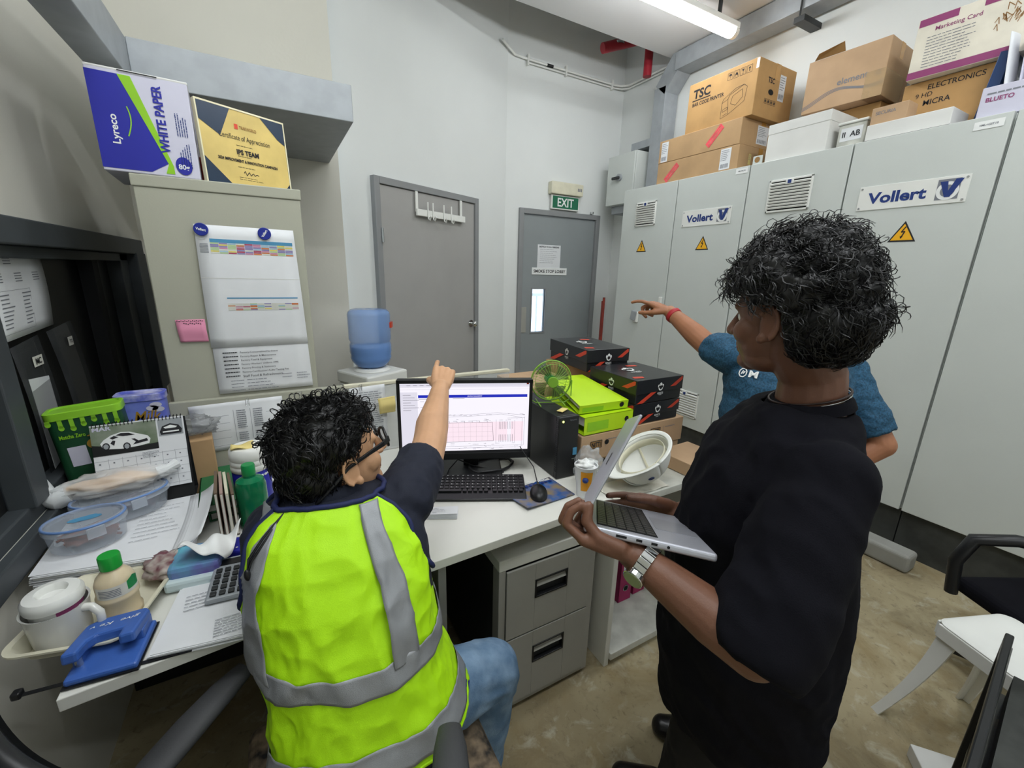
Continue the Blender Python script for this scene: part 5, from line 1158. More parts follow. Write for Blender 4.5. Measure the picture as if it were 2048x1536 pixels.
# tissue pack
t = thing('tissue_pack', 'open blue and violet tissue pack with white tissue pulled out', 'tissue pack', (-.235, 1.185, .760), -.1)
mat('pack_teal', '#62b6c9', .3, hex2='#6a5aa8', scale=9); b = mb(); b.b2((-.055, -.05, 0), (.055, .055, .05)); b.build('pack_body', 'pack_teal', t, bevel=.012)
b = mb(); b.b2((-.060, -.065, -.006), (.05, -.03, .022)); b.build('pack_front', mat('pack_film', '#cfe0e2', .2, alpha=.9), t, bevel=.008)
def tis(u, v): x = (u-.5)*.12; y = (v-.5)*.12; return V((.03+x*.8+y*.2, y*.9+.01, .065+.03*math.sin(3*u+1)*math.cos(2.3*v)+.012*math.sin(9*u+5*v)))
b = mb(); b.grid(tis, 16, 16); b.build('tissue', 'white_print', t, smooth=35, solid=.001)
t = thing('blue_packet', 'small blue packet with white print between the tissue pack and the vest', 'packet', (-.145, 1.225, .762), -.2); bx('packet_body', (0, 0, .012), (.085, .07, .024), 'box_blue', t, .006); b = mb(); [ell(b, -.03+.012*i, -.02+.008*(i % 2), .003, .003, face_T('top', (0, 0, .0245)), 0, 8) for i in range(5)]; b.build('white_dots', 'white_print', t)
t = thing('folded_paper', 'small folded white leaflet near the keyboard front', 'leaflet', (.385, 1.165, .7515), -.45)
for k in range(5): MB().grid(lambda u, v, k=k: V((-.07+.14*u, -.02+.045*v+.002*k, .001+.0022*k+.004*u*k*.3)), 6, 2).build('leaflet_page', 'paper', t, solid=.0006)
b = mb(); textlines(b, -.06, .018, .10, 4, .008, Matrix.Translation((0, 0, .016)), .0014); b.build('printed_text', 'ink_grey', t)
o = MB().b2((.47, 1.40, .7515), (.60, 1.49, .753)).build('desk_sheet', 'paper', None); tag(o, 'white sheet lying under the monitor on the desk', 'paper')
# papers on the window pane
def wallpaper(name, label, P, x, m='paper', cat='sheet', lines=True, seed=1, dark=False, mk='ink_grey'):
    """sheet on the plane X=x facing +X; P: TL TR BR BL in (y,z) seen from the room (left = smaller y)"""
    t = thing(name, label, cat); P = [V(p) for p in P]
    def fn(u, v): p = (P[0]*(1-u)+P[1]*u)*(1-v)+(P[3]*(1-u)+P[2]*u)*v; return V((x+.003+.005*math.sin(v*PI), p.x, p.y))
    b = mb(); b.grid(fn, 4, 8); b.build('sheet', m, t, smooth=60, solid=.0006)
    return t, fn
XP = -.640
def Xs(t, fn, items, m='ink_grey', name='printed_text'):
    b = mb()
    for u, v, w, h in items:
        b.add([fn(u, v)+V((.0015, 0, 0)), fn(u+w, v)+V((.0015, 0, 0)), fn(u+w, v+h)+V((.0015, 0, 0)), fn(u, v+h)+V((.0015, 0, 0))], [(0, 1, 2, 3)])
    b.build(name, m, t)
t, fn = wallpaper('wall_chart', 'white printed organisation chart taped on the dark window pane', [(1.62, 1.545), (1.955, 1.545), (1.935, 1.315), (1.60, 1.30)], XP)
rr = random.Random(8); it = []
for r in range(9): it += [(.12, .50+.045*r, .20*rr.uniform(.6, 1), .012), (.48, .50+.045*r, .16*rr.uniform(.6, 1), .012)]
for x in (.1, .42, .74): it += [(x, .27+.03*i, .12, .010) for i in range(4)]
it += [(.3, .10+.03*i, .12, .010) for i in range(3)]+[(.08, .46, .55, .003), (.08, .93, .55, .003), (.08, .46, .003, .47), (.63, .46, .003, .47)]
Xs(t, fn, it)
t, fn = wallpaper('plastic_pocket', 'grey clear plastic pocket with a small tag reading MC and white papers inside', [(1.63, 1.285), (1.80, 1.30), (1.84, .92), (1.66, .90)], XP+.004, 'sleeve_plastic', 'plastic pocket')
MB().add([(XP+.011, 1.67, 1.19), (XP+.011, 1.79, 1.175), (XP+.011, 1.80, .93), (XP+.011, 1.68, .91)], [(0, 1, 2, 3)]).build('inner_paper', 'paper', t, solid=.001)
b = mb(); b.add([(XP+.014, 1.715, 1.245), (XP+.014, 1.775, 1.245), (XP+.014, 1.775, 1.215), (XP+.014, 1.715, 1.215)], [(0, 1, 2, 3)]); o = b.build('name_tag', 'paper_warm', t)
TX = Matrix.Translation((XP+.0155, 1.745, 1.23)) @ Matrix.Rotation(PI/2, 4, 'Z') @ Matrix.Rotation(PI/2, 4, 'X'); text('lettering', 'MC', TX, 'ink', o, w=.034, bold=.03)
t, fn = wallpaper('plastic_pocket', 'dark plastic pocket with a tiny tag, right of the pocket marked MC', [(1.86, 1.30), (2.06, 1.315), (2.13, .95), (1.93, .95)], XP+.004, 'sleeve_plastic', 'plastic pocket')
b = mb(); b.add([(XP+.014, 1.98, 1.265), (XP+.014, 2.02, 1.265), (XP+.014, 2.02, 1.235), (XP+.014, 1.98, 1.235)], [(0, 1, 2, 3)]); o = b.build('name_tag', 'paper_warm', t)
text('lettering', 'TO', Matrix.Translation((XP+.0155, 2.0, 1.25)) @ Matrix.Rotation(PI/2, 4, 'Z') @ Matrix.Rotation(PI/2, 4, 'X'), 'ink', o, w=.024, bold=.02)
# ------------------------------------------------------------------ people
mat('skin_light', '#c79a76', .5, var=.05, scale=18, bump=.12, bscale=300)
mat('skin_dark', '#6e4a38', .48, var=.07, scale=14, bump=.12, bscale=300)
mat('skin_mid', '#a06c4e', .5, var=.06, scale=14, bump=.12, bscale=300)
mat('hair_black', '#0b0b0c', .42, var=.3, scale=30, spec=.5)
mat('vest_lime', '#aee60a', .62, var=.03, scale=6, bump=.2, bscale=500)
mat('reflective', '#8e9194', .42, var=.05, scale=30, metal=.25, bump=.25, bscale=600)
mat('navy_cloth', '#151a2a', .8, var=.1, bump=.2, bscale=500)
mat('navy_trim', '#18224e', .7, var=.08)
mat('royal_cloth', '#1d2b86', .7, var=.08)
mat('black_cloth', '#0f0f15', .95, spec=.15, var=.12, scale=5, bump=.25, bscale=500)
mat('jeans', '#7d97b2', .85, hex2='#526f8c', scale=16, bump=.5, bscale=260, detail=10)
mat('teal_cloth', '#17394f', .8, hex2='#2b5a78', scale=160, bump=.2, bscale=400, detail=6)
mat('black_trousers', '#0c0c0f', .85, var=.15)
mat('leather_black', '#121214', .35, var=.2)
mat('eye_white', '#e9e6e0', .2); mat('eye_dark', '#1b120d', .15)
mat('lips', '#8c5546', .5)

def solidify(mbx, name, m, voxel=.004, smooth=3, parent=None, disp=None, opens=(), thick=0, keep=None, autos=None):
    o = mbx.build(name, m)
    md = o.modifiers.new('r', 'REMESH'); md.mode = 'VOXEL'; md.voxel_size = voxel
    if smooth: s = o.modifiers.new('s', 'SMOOTH'); s.factor = .5; s.iterations = smooth
    dg = bpy.context.evaluated_depsgraph_get(); me = bpy.data.meshes.new_from_object(o.evaluated_get(dg))
    old = o.data; o.modifiers.clear(); o.data = me; me.name = name; bpy.data.meshes.remove(old)
    if not me.materials: me.materials.append(MATS[m])
    if opens or keep:
        bm = bmesh.new(); bm.from_mesh(me); dl = []
        for f in bm.faces:
            c = f.calc_center_median()
            if keep and not keep(c): dl.append(f); continue
            for p, n, r, e in opens:
                q = c-p
                if abs(q.dot(n)) < e and q.length < r and abs(f.normal.dot(n)) > .5: dl.append(f); break
        bmesh.ops.delete(bm, geom=dl, context='FACES')
        bmesh.ops.delete(bm, geom=[v for v in bm.verts if not v.link_faces], context='VERTS')
        for _ in range(14):      # even out the cut edge
            nb = {v: [e.other_vert(v) for e in v.link_edges if e.is_boundary] for v in bm.verts if v.is_boundary}
            new = {v: (v.co+sum((w.co for w in ws), V((0, 0, 0))))/(len(ws)+1) for v, ws in nb.items() if ws}
            for v, c in new.items(): v.co = c
        bm.to_mesh(me); bm.free()
    if disp:
        me.update(); ns = [v.normal.copy() for v in me.vertices]
        for v, n in zip(me.vertices, ns): v.co += disp(v.co, n)
    me.polygons.foreach_set('use_smooth', [True]*len(me.polygons))
    me.update(); o.parent = parent
    if thick: md = o.modifiers.new('thick', 'SOLIDIFY'); md.thickness = thick; md.offset = -1
    return o
def limb(b, pts, rs, n=16):
    pts = [V(p) for p in pts]
    Q, R = [pts[0]], [rs[0]]
    for i in range(len(pts)-1):      # densify so that bends stay round
        L = (pts[i+1]-pts[i]).length; k = max(1, int(L/.03))
        for j in range(1, k+1): Q.append(pts[i].lerp(pts[i+1], j/k)); R.append(rs[i]+(rs[i+1]-rs[i])*j/k)
    for i in range(len(Q)-1): b.cyl(Q[i], Q[i+1], R[i], R[i+1], n)
    for i, (p, r) in enumerate(zip(pts, rs)): b.ball(p, r, n, 10)
def loft(b, rings, L, n=32, e=2.3):
    """rings: (z, cx, cy, a, b_front, b_back); L: unit lateral vector (to the person's right)"""
    L = V((L[0], L[1], 0)).normalized(); F = V((-L.y, L.x, 0)); R = []
    for z, cx, cy, a, bf, bb in rings:
        r = []
        for k in range(n):
            t = 2*PI*k/n; c, s = math.cos(t), math.sin(t)
            x = a*math.copysign(abs(c)**(2/e), c); y = (bf if s > 0 else bb)*math.copysign(abs(s)**(2/e), s)
            r.append(V((cx, cy, z))+L*x+F*y)
        R.append(r)
    b.rings(R)
class Frame:
    def __init__(s, c, f, pitch=0, roll=0, k=1):
        f = V((f[0], f[1], 0)).normalized(); r = V((f.y, -f.x, 0)).normalized()
        f = Matrix.Rotation(pitch, 3, r) @ f; u = r.cross(f)
        rm = Matrix.Rotation(roll, 3, f); s.r, s.f, s.u, s.c, s.k = rm @ r, f, rm @ u, V(c), k
        s.R = Matrix((s.r, s.f, s.u)).transposed()
    def p(s, x, y, z): return s.c+(s.r*x+s.f*y+s.u*z)*s.k
    def d(s, x, y, z): return (s.r*x+s.f*y+s.u*z)
def head(b, H, ears=True):
    B = lambda c, r: b.ball(H.p(*c), tuple(q*H.k for q in r), 24, 16, 0, H.R)
    B((0, -.018, .035), (.074, .092, .080)); B((0, .02, .02), (.068, .070, .075)); B((0, .030, -.035), (.060, .058, .070))
    B((0, .060, -.088), (.030, .026, .020)); B((0, .030, -.080), (.048, .045, .028))
    B((.042, .052, -.030), (.022, .026, .026)); B((-.042, .052, -.030), (.022, .026, .026))
    limb(b, [H.p(-.042, .072, .018), H.p(0, .086, .016), H.p(.042, .072, .018)], [.010*H.k, .011*H.k, .010*H.k])
    limb(b, [H.p(0, .085, .012), H.p(0, .100, -.014), H.p(0, .107, -.030)], [.007*H.k, .009*H.k, .0115*H.k], 12)
    for s in (-1, 1): B((s*.011, .095, -.034), (.008, .009, .007))
    limb(b, [H.p(-.020, .080, -.058), H.p(0, .089, -.055), H.p(.020, .080, -.058)], [.004*H.k, .0065*H.k, .004*H.k], 10)
    limb(b, [H.p(-.018, .078, -.068), H.p(0, .086, -.068), H.p(.018, .078, -.068)], [.004*H.k, .0070*H.k, .004*H.k], 10)
    for s in (-1, 1):
        B((s*.076, -.004, -.016), (.008, .018, .030))
        limb(b, [H.p(s*(.080+.010*math.cos(a)*0+.006), -.006-.017*math.cos(a), -.012+.029*math.sin(a)) for a in [-1.2+.42*k for k in range(10)]], [.0042*H.k]*10, 8)
        B((s*.082, .006, -.040), (.006, .008, .010))
def eyes(H, parent, brow=True):
    for s in (-1, 1):
        MB().ball(H.p(s*.031, .066, -.002), .0125*H.k, 16, 10).build('eye', 'eye_white', parent, smooth=60)
        MB().ball(H.p(s*.031, .0745, -.002), .0062*H.k, 12, 8).build('iris', 'eye_dark', parent, smooth=60)
        b = mb(); b.tube([H.p(s*(.014+.012*k), .090-.0028*k*k*.9, .017+.003*math.sin(k)) for k in range(4)], [.003, .004, .0035, .0015], 8); b.build('eyebrow', 'hair_black', parent, smooth=60)
    b = mb(); b.tube([H.p(-.022, .080, -.063), H.p(0, .090, -.0618), H.p(.022, .080, -.063)], [.002, .0042, .002], 8); b.build('mouth', 'lips', parent, smooth=60)
def hair(H, parent, seed, top, side, cut, curls=260, curl_r=.010, bang=0, spiral=1.0, back=0, strand=.0009, where=None, lump=1.0, lay=1500, lift=.004, wave=.004):
    """cut(x,y,z) -> True where the scalp carries hair (head frame)"""
    b = mb(); K = H.k
    b.ball(H.p(0, -.020+back/2, .040), ((.080+side)*K, (.100+back)*K, (.086+top)*K), 36, 24, 0, H.R)
    b.ball(H.p(0, -.045, .0), ((.074+side*.8)*K, (.072+back)*K, .085*K), 30, 20, 0, H.R)
    if bang: b.ball(H.p(0, .045, .075), (.062*K, .048*K, .030*K+bang), 24, 16, 0, H.R)
    inv = H.R.transposed(); rnd = random.Random(seed)
    def loc(co): return (inv @ (co-H.c))/K
    flow = V((0, -.55, -.75))
    def disp(co, n):
        q = loc(co); a = .35 if q.z < .0 else 1
        return n*a*lump*(.014*noise.noise(co*22+V((seed, 0, 0)))+.008*noise.noise(co*55)+.004*noise.noise(co*120))
    def cut2(x, y, z): return cut(x, y, z) and not (abs(x) > .055 and -.030 < y < .040 and z < .018)
    o = solidify(b, 'hair', 'hair_black', .0045, 1, parent, disp, keep=lambda c: cut2(*loc(c)))
    # loose curls standing off the mass
    b = mb(); vs = [v for v in o.data.vertices if (where(*loc(v.co)) if where else loc(v.co).z > -.02)]
    for i in range(curls):
        v = rnd.choice(vs); n = v.normal.copy(); p = v.co-n*.004; t = n.cross(V((rnd.uniform(-1, 1), rnd.uniform(-1, 1), rnd.uniform(-1, 1)))).normalized(); w = n.cross(t)
        L = rnd.uniform(.6, 1.5)*curl_r; turns = rnd.uniform(.5, 1.15)*spiral; pts = []
        for k in range(9):
            s = k/8; a = 2*PI*turns*s
            pts.append(p+n*(L*(1-math.cos(a))*.8+.006*s)+t*(L*math.sin(a)+L*1.4*s)+w*(.3*L*s))
        b.tube(pts, [strand*2.2]+[strand*1.7]*6+[strand, strand*.4], 4)
    c = b.build('hair_curls', 'hair_black', o, smooth=60); c['kind'] = 'stuff'
    # fine strands lying on the mass
    b = mb(); vs = list(o.data.vertices); n3 = [0, 2*PI/3, 4*PI/3]
    for i in range(lay):
        v = rnd.choice(vs); n = v.normal.copy(); q = loc(v.co); g = H.R @ V((rnd.uniform(-.4, .4), -.6 if q.y > -.05 else -.1, -.3-max(0, .08-q.z)*8)).normalized()
        g = g+V((noise.noise(v.co*25), noise.noise(v.co*25+V((5, 0, 0))), noise.noise(v.co*25+V((0, 7, 0)))))*1.3; g = (g-n*g.dot(n)).normalized(); w = n.cross(g)
        L = rnd.uniform(.018, .042); ph = rnd.uniform(0, 6); pts = []
        for k in range(6):
            s_ = k/5; pts.append(v.co+n*(.0012+lift*math.sin(PI*s_)*rnd.uniform(.3, 1)-L*L*s_*s_*4)+g*L*s_+w*wave*math.sin(ph+s_*5))
        b.tube(pts, [.0004, .0008, .0009, .0008, .0006, .0002], 3, False)
    if lay: c = b.build('hair_strands', 'hair_black', o, smooth=60); c['kind'] = 'stuff'
    return o
def hand(b, W, d, n, s, curls, thumb, k=1, spread=.05):
    """W wrist point, d to the knuckles, n out of the palm, s to the thumb side"""
    W = V(W); d = V(d).normalized(); s = V(s); s = (s-d*s.dot(d)).normalized(); n0 = V(n); nn = s.cross(d)
    if nn.dot(n0) < 0: nn = -nn
    n = nn
    lat = (.030, .010, -.010, -.028); fwd = (.088, .091, .087, .078); LEN = ((.040, .025, .021), (.045, .028, .022), (.041, .026, .021), (.032, .020, .019)); RD = (.0092, .0095, .0090, .0078)
    for i in range(4):
        K = W+(d*fwd[i]+s*lat[i])*k; limb(b, [W+(s*lat[i]*.55+d*.01)*k, W+(d*fwd[i]*.55+s*lat[i]*.85)*k, K], [.017*k, .0145*k, .0112*k], 12)
        p = K; a = 0; dd = (d+s*spread*(1.5-i)).normalized()
        for j in range(3):
            a += curls[i][j]; q = p+(dd*math.cos(a)+n*math.sin(a))*LEN[i][j]*k
            r0 = RD[i]*(1-.07*j)*k; limb(b, [p, q], [r0, r0*.92], 12); p = q
    b.ball(W+(d*.045+n*.004)*k, (.03*k, .03*k, .018*k), 16, 10, 0, Matrix((s, d, n)).transposed())
    p = W+(d*.022+s*.024+n*.006)*k; td = [V(t) for t in thumb]
    for j, (t, L, r) in enumerate(zip(td, (.042, .034, .028), (.0155, .0115, .0105))):
        v = (s*t.x+d*t.y+n*t.z).normalized(); q = p+v*L*k; limb(b, [p, q], [r*k, r*.85*k], 12); p = q
CURL_FIST = (1.35, 1.55, .9)
def fold(amp, sc, st=(1, 1, 1), seed=0):
    def f(co, n):
        q = V((co.x*st[0], co.y*st[1], co.z*st[2]))*sc+V((seed, seed*.7, 0))
        v = noise.noise(q)*.6+(.5-abs(noise.noise(q*1.7+V((3, 1, 2)))))*.6+.25*noise.noise(q*3.4)
        return n*amp*v
    return f

# ---- the seated man in the hi-vis vest, pointing at the monitor
pA = thing('person', 'seated person seen from behind in a lime hi-vis vest, pointing at the monitor', 'person', (0, 0, 0))
HA = Frame((.085, .955, 1.108), (.955, .30), math.radians(12), math.radians(-4), 1.03)
LA = (.985, -.17)
TA = [(.44, .08, .76, .17, .12, .12), (.50, .083, .752, .170, .13, .120), (.58, .083, .762, .165, .13, .115), (.70, .078, .795, .165, .105, .115), (.82, .073, .835, .170, .105, .12), (.92, .072, .872, .175, .10, .115), (.985, .068, .90, .168, .085, .10), (1.02, .064, .912, .130, .07, .085), (1.045, .062, .920, .075, .06, .062)]
SR, ER, WR = V((.222, .905, .985)), V((.350, 1.095, 1.040)), V((.452, 1.285, 1.142))
SL, EL, WL = V((-.050, .95, .965)), V((-.075, 1.13, .845)), V((.07, 1.28, .795))
b = mb(); loft(b, [(z, x, y, a*.9, f*.88, k*.88) for z, x, y, a, f, k in TA], LA)
limb(b, [(.062, .925, .99), (.062, .940, 1.06), HA.p(0, -.02, -.05)], [.060, .056, .054]); head(b, HA)
limb(b, [SR, SR.lerp(ER, .5)+V((.008, -.006, -.012)), ER, ER.lerp(WR, .3)+V((-.004, 0, -.004)), ER.lerp(WR, .7), WR], [.054, .049, .048, .049, .036, .028])
limb(b, [SL, EL, EL.lerp(WL, .35), WL], [.048, .040, .038, .026])
dR = (WR-ER).normalized(); dR = (dR+V((-.05, .05, .06))).normalized(); sR = V((-.85, .45, .1))
hand(b, WR, dR+V((.10, -.05, .05)), (.2, .1, -1), sR, ((.25, .35, .2), CURL_FIST, CURL_FIST, (1.3, 1.5, .8)), ((.5, .75, .45), (.1, .8, .7), (-.3, .75, .6)), 1.0)
hand(b, WL, (.8, .6, -.1), (0, 0, -1), (.6, -.8, 0), ((.3, .4, .2),)*4, ((.7, .6, .2), (.4, .9, .2), (.2, .9, .3)), .97)
HR, KR, AR = V((.18, .76, .525)), V((.410, .800, .490)), V((.385, .82, .09))
HL, KL, AL = V((-.0, .80, .53)), V((-.02, 1.20, .55)), V((-.02, 1.25, .09))
for h, k, a in ((HR, KR, AR), (HL, KL, AL)): limb(b, [h, k, k.lerp(a, .3), a], [.078, .055, .052, .036])
body = solidify(b, 'body', 'skin_light', .0034, 3, pA)
eyes(HA, pA)
hair(HA, pA, 3, .014, .008, lambda x, y, z: (z > .048+.25*max(0, y-.045)) or (y < .000 and z > -.055) or (y < -.03 and z > -.10) or (z > .005 and y < .032), 210, .010, .012, 1.0, .006, .0008, lambda x, y, z: z > .075 or (y > .03 and z > .045), .7, 2600, .004, .004)
# spectacles with retainer cord
g = mb(); F_ = .107
for s in (-1, 1):
    g = mb(); P = [HA.p(s*(.034+.027*math.cos(a)), F_-.010*abs(math.cos(a))*(1 if math.cos(a) > 0 else 0), .004+.021*math.sin(a)) for a in [2*PI*k/28 for k in range(29)]]; g.tube(P, .0034, 8); g.build('lens_rim', 'black_plastic', pA, smooth=60)
    MB().add(P[:-1], [tuple(range(28))]).build('lens', 'glass', pA)
    g = mb(); g.rings([[HA.p(s*x, y, z+dz) for x, dz in ((w-.0025, -h), (w+.0025, -h), (w+.0025, h), (w-.0025, h))] for w, y, z, h in ((.066, .100, .010, .0065), (.078, .080, .010, .0055), (.0835, .04, .008, .0040), (.087, -.01, .002, .0032), (.084, -.045, -.018, .003))]); g.build('temple_arm', 'black_plastic', pA, bevel=.001)
MB().tube([HA.p(-.008, F_, .006), HA.p(.008, F_, .006)], .0035, 8).build('bridge', 'black_plastic', pA)
# clothes
GROW = .010
TS = [(z, x, y, a+GROW, f+GROW, k+GROW) for z, x, y, a, f, k in TA]; TS[-1] = (1.05, .062, .920, .078, .066, .066)
b = mb(); loft(b, TS, LA); sR_ = SR.lerp(ER, .52); limb(b, [V((.15, .90, .975)), SR+V((0, 0, .004)), SR.lerp(ER, .35), sR_], [.062, .070, .068, .066], 20); limb(b, [V((.0, .92, .965)), SL, SL.lerp(EL, .8)], [.055, .058, .058], 20)
dA = (ER-SR).normalized()
o = solidify(b, 'polo_shirt', 'navy_cloth', .006, 4, pA, fold(.008, 16, (1, 1, .8), 2), opens=((sR_+dA*.066, dA, .082, .030),), thick=.0025)
b = mb(); b.rings([[V((.062+ (.068+g_)*math.cos(t), .925+(.062+g_)*math.sin(t), z+.006*math.sin(t)*-1)) for t in [2*PI*k/32 for k in range(32)]] for z, g_ in ((1.035, .006), (1.052, .004), (1.068, -.004), (1.066, -.009), (1.05, -.004))], True, False); b.build('shirt_collar', 'navy_cloth', pA, smooth=60)
b = mb()
for h, k, a in ((HR, KR, AR), (HL, KL, AL)): limb(b, [h, h.lerp(k, .5)+V((0, 0, .006)), k, k.lerp(a, .25), k.lerp(a, .6), a], [.098, .088, .072, .070, .062, .056], 20)
b.ball((.085, .76, .53), (.185, .135, .10), 24, 14)
def jf(co, n): return n*(.008*noise.noise(V((co.x*14, co.y*14, co.z*9)))+.0035*math.sin(co.x*120+co.z*150+5*noise.noise(co*9))*max(0, .2+noise.noise(co*6))+.006*(.4-abs(noise.noise(co*17))))
o = solidify(b, 'jeans', 'jeans', .006, 3, pA, jf)
b = mb(); b.ball((.12, .755, .585), (.195, .15, .045), 28, 12); o = solidify(b, 'polo_shirt_hem', 'royal_cloth', .006, 2, pA, fold(.006, 20))
for a, dy in ((AR, 1), (AL, 1)): b = mb(); limb(b, [(a.x, a.y-.03, .045), (a.x, a.y+.10, .035), (a.x, a.y+.16, .03)], [.045, .042, .03]); limb(b, [(a.x, a.y-.02, .05), (a.x, a.y, .11)], [.042, .045]); solidify(b, 'shoe', 'leather_black', .006, 3, pA)
# vest: a loose shell around the torso, cut out at the arms; bands are strips of the same surface
TV = [(.575, .100, .755, .200, .170, .150), (.62, .092, .772, .190, .150, .140), (.70, .082, .797, .177, .130, .136), (.80, .074, .832, .178, .125, .143), (.88, .072, .860, .182, .12, .143), (.95, .070, .885, .178, .11, .130), (.995, .070, .902, .166, .098, .112), (1.025, .068, .912, .142, .085, .092), (1.050, .066, .920, .100, .072, .074)]
def vest_pt(th, v, off=0):
    """th angle (0 = right side, -pi/2 = back), v 0..1 up"""
    z = .575+(1.050-.575)*v; k = 0
    while k < len(TV)-2 and TV[k+1][0] < z: k += 1
    A, B2 = TV[k], TV[k+1]; t = (z-A[0])/(B2[0]-A[0]); c_ = TV[max(k-1, 0)]; q = [A[i]+(B2[i]-A[i])*t for i in range(6)]
    L = V((LA[0], LA[1], 0)).normalized(); F = V((-L.y, L.x, 0)); c, s = math.cos(th), math.sin(th); e = 2.5
    a, bb = q[3]+off, (q[4] if s > 0 else q[5])+off
    p = V((q[1], q[2], z))+L*a*math.copysign(abs(c)**(2/e), c)+F*bb*math.copysign(abs(s)**(2/e), s)
    out = V((p.x-q[1], p.y-q[2], 0)).normalized()
    f = .012*noise.noise(V((th*1.7+4, v*3.0, 1)))+.011*(.45-abs(noise.noise(V((th*2.0+v*4.5, v*4-th*1.6, 7)))))+.006*(.4-abs(noise.noise(V((th*3.6-v*5, v*6+th*2, 12)))))+.0015*noise.noise(V((th*9, v*14, 3)))
    low = max(0, .30-v)/.30; f += .006*low*math.sin(th*7+1)
    p += out*f; p.z += .012*math.cos(th)*(1-v)*1.4+.0*s 
    return p
NU, NV = 360, 160
def armhole(th, v):
    """>0 inside the opening; on both sides"""
    for s in (0, PI):
        d = abs((th-s+PI) % (2*PI)-PI); w = .50 if True else 0
        if v > .60 and d < w*min(1, ((v-.60)/.16))**.5+max(0, v-.9)*1.2: return True
    return False
b = mb(); vs = []; fs = []
for j in range(NV+1):
    for i in range(NU): vs.append(vest_pt(2*PI*i/NU, j/NV))
for j in range(NV):
    for i in range(NU):
        th = 2*PI*(i+.5)/NU; v = (j+.5)/NV
        if armhole(th, v): continue
        if 1.15 < th < 2.0: continue                      # open front
        fs.append((j*NU+i, j*NU+(i+1) % NU, (j+1)*NU+(i+1) % NU, (j+1)*NU+i))
b.add(vs, fs); o = b.build('safety_vest', 'vest_lime', pA, smooth=180); md = o.modifiers.new('t', 'SOLIDIFY'); md.thickness = .002; md.offset = 0
vest = o
def strip(name, m, f0, f1, t0, t1, n=160, w=8, off=.0055):
    """strip between two curves f(t)->(th,v)"""
    def pt(u, v):
        A, B = f0(t0+(t1-t0)*u), f1(t0+(t1-t0)*u); th, vv = A[0]*(1-v)+B[0]*v, A[1]*(1-v)+B[1]*v; e = .012
        p = vest_pt(th, vv); n_ = (vest_pt(th+e, vv)-vest_pt(th-e, vv)).cross(vest_pt(th, min(1, vv+e))-vest_pt(th, max(0, vv-e))).normalized()
        return p+n_*off
    b = mb(); b.grid(pt, n, w)
    return b.build(name, m, vest, smooth=180, solid=.0006)
hem = lambda d: (lambda t: (t, .0+d))
strip('reflective_band', 'reflective', lambda t: (t, .025), lambda t: (t, .125), 2.05, 1.12+2*PI)
mid = lambda o_: (lambda t: (t, .325+o_+.015*max(0, math.cos(t))+.075*max(0, -math.cos(t))))
strip('reflective_band', 'reflective', mid(0), mid(.098), 2.05, 1.12+2*PI)
def xth(x, v):      # angle of a lateral position on the back
    z = .575+.475*v; k = 0
    while k < len(TV)-2 and TV[k+1][0] < z: k += 1
    A, B2 = TV[k], TV[k+1]; t = (z-A[0])/(B2[0]-A[0]); a = A[3]+(B2[3]-A[3])*t; c = max(-.999, min(.999, x/a)); th = -math.acos(math.copysign(abs(c)**1.25, c)); return th
for x0, x1, y0 in ((.076, .122, .40), (-.172, -.132, .43)):
    sh = lambda t: 1-(.30 if x0 > 0 else .34)*max(0, t-.72)/.28
    strip('shoulder_band', 'reflective', lambda t, x=x0: (xth(x*sh(t), t), t), lambda t, x=x1: (xth(x*sh(t), t), t), y0, .985, 90, 8)
# navy piping round the armholes and the collar
for s in (0, PI):
    P = []
    for k in range(33):
        u = k/32; 
        if u < .5: v = .995-(.395)*(u/.5); sg = -1
        else: v = .60+.395*((u-.5)/.5); sg = 1
        P.append((s+sg*(.50*min(1, ((v-.60)/.16))**.5+max(0, v-.9)*1.2), v))
    MB().tube([vest_pt(a, v, .001) for a, v in P], .0055, 8).build('armhole_trim', 'navy_trim', vest, smooth=60)
MB().tube([vest_pt(2.0+(2*PI-.85)*k/60, .998, .002) for k in range(61)], .006, 8).build('collar_trim', 'navy_trim', vest, smooth=60)
MB().tube([vest_pt(2.0+(2*PI-.85)*k/60, .003, .001) for k in range(61)], .003, 6).build('hem_trim', 'vest_lime', vest, smooth=60)
# retainer cord hanging down the back
cp = HA.p(.03, -.115, -.075)
b = mb(); b.tube([HA.p(.084, -.045, -.018), HA.p(.07, -.085, -.045), HA.p(.035, -.118, -.07), HA.p(-.02, -.120, -.085), vest_pt(-PI/2-.60, .995, .004)], [.003, .0035, .0035, .0035, .003], 8)
q0 = vest_pt(-PI/2-.72, .985, .006); q1 = vest_pt(-PI/2-.80, .87, .012); q2 = vest_pt(-PI/2-.82, .82, .010); q3 = vest_pt(-PI/2-.74, .87, .014)
b.tube([q0, q0.lerp(q1, .5)+V((-.006, -.004, 0)), q1, q2, q3, q0.lerp(q3, .5), q0], .0026, 8); b.ball(q2, (.006, .006, .012), 10, 8)
b.build('retainer_cord', 'black_plastic', pA, smooth=60)
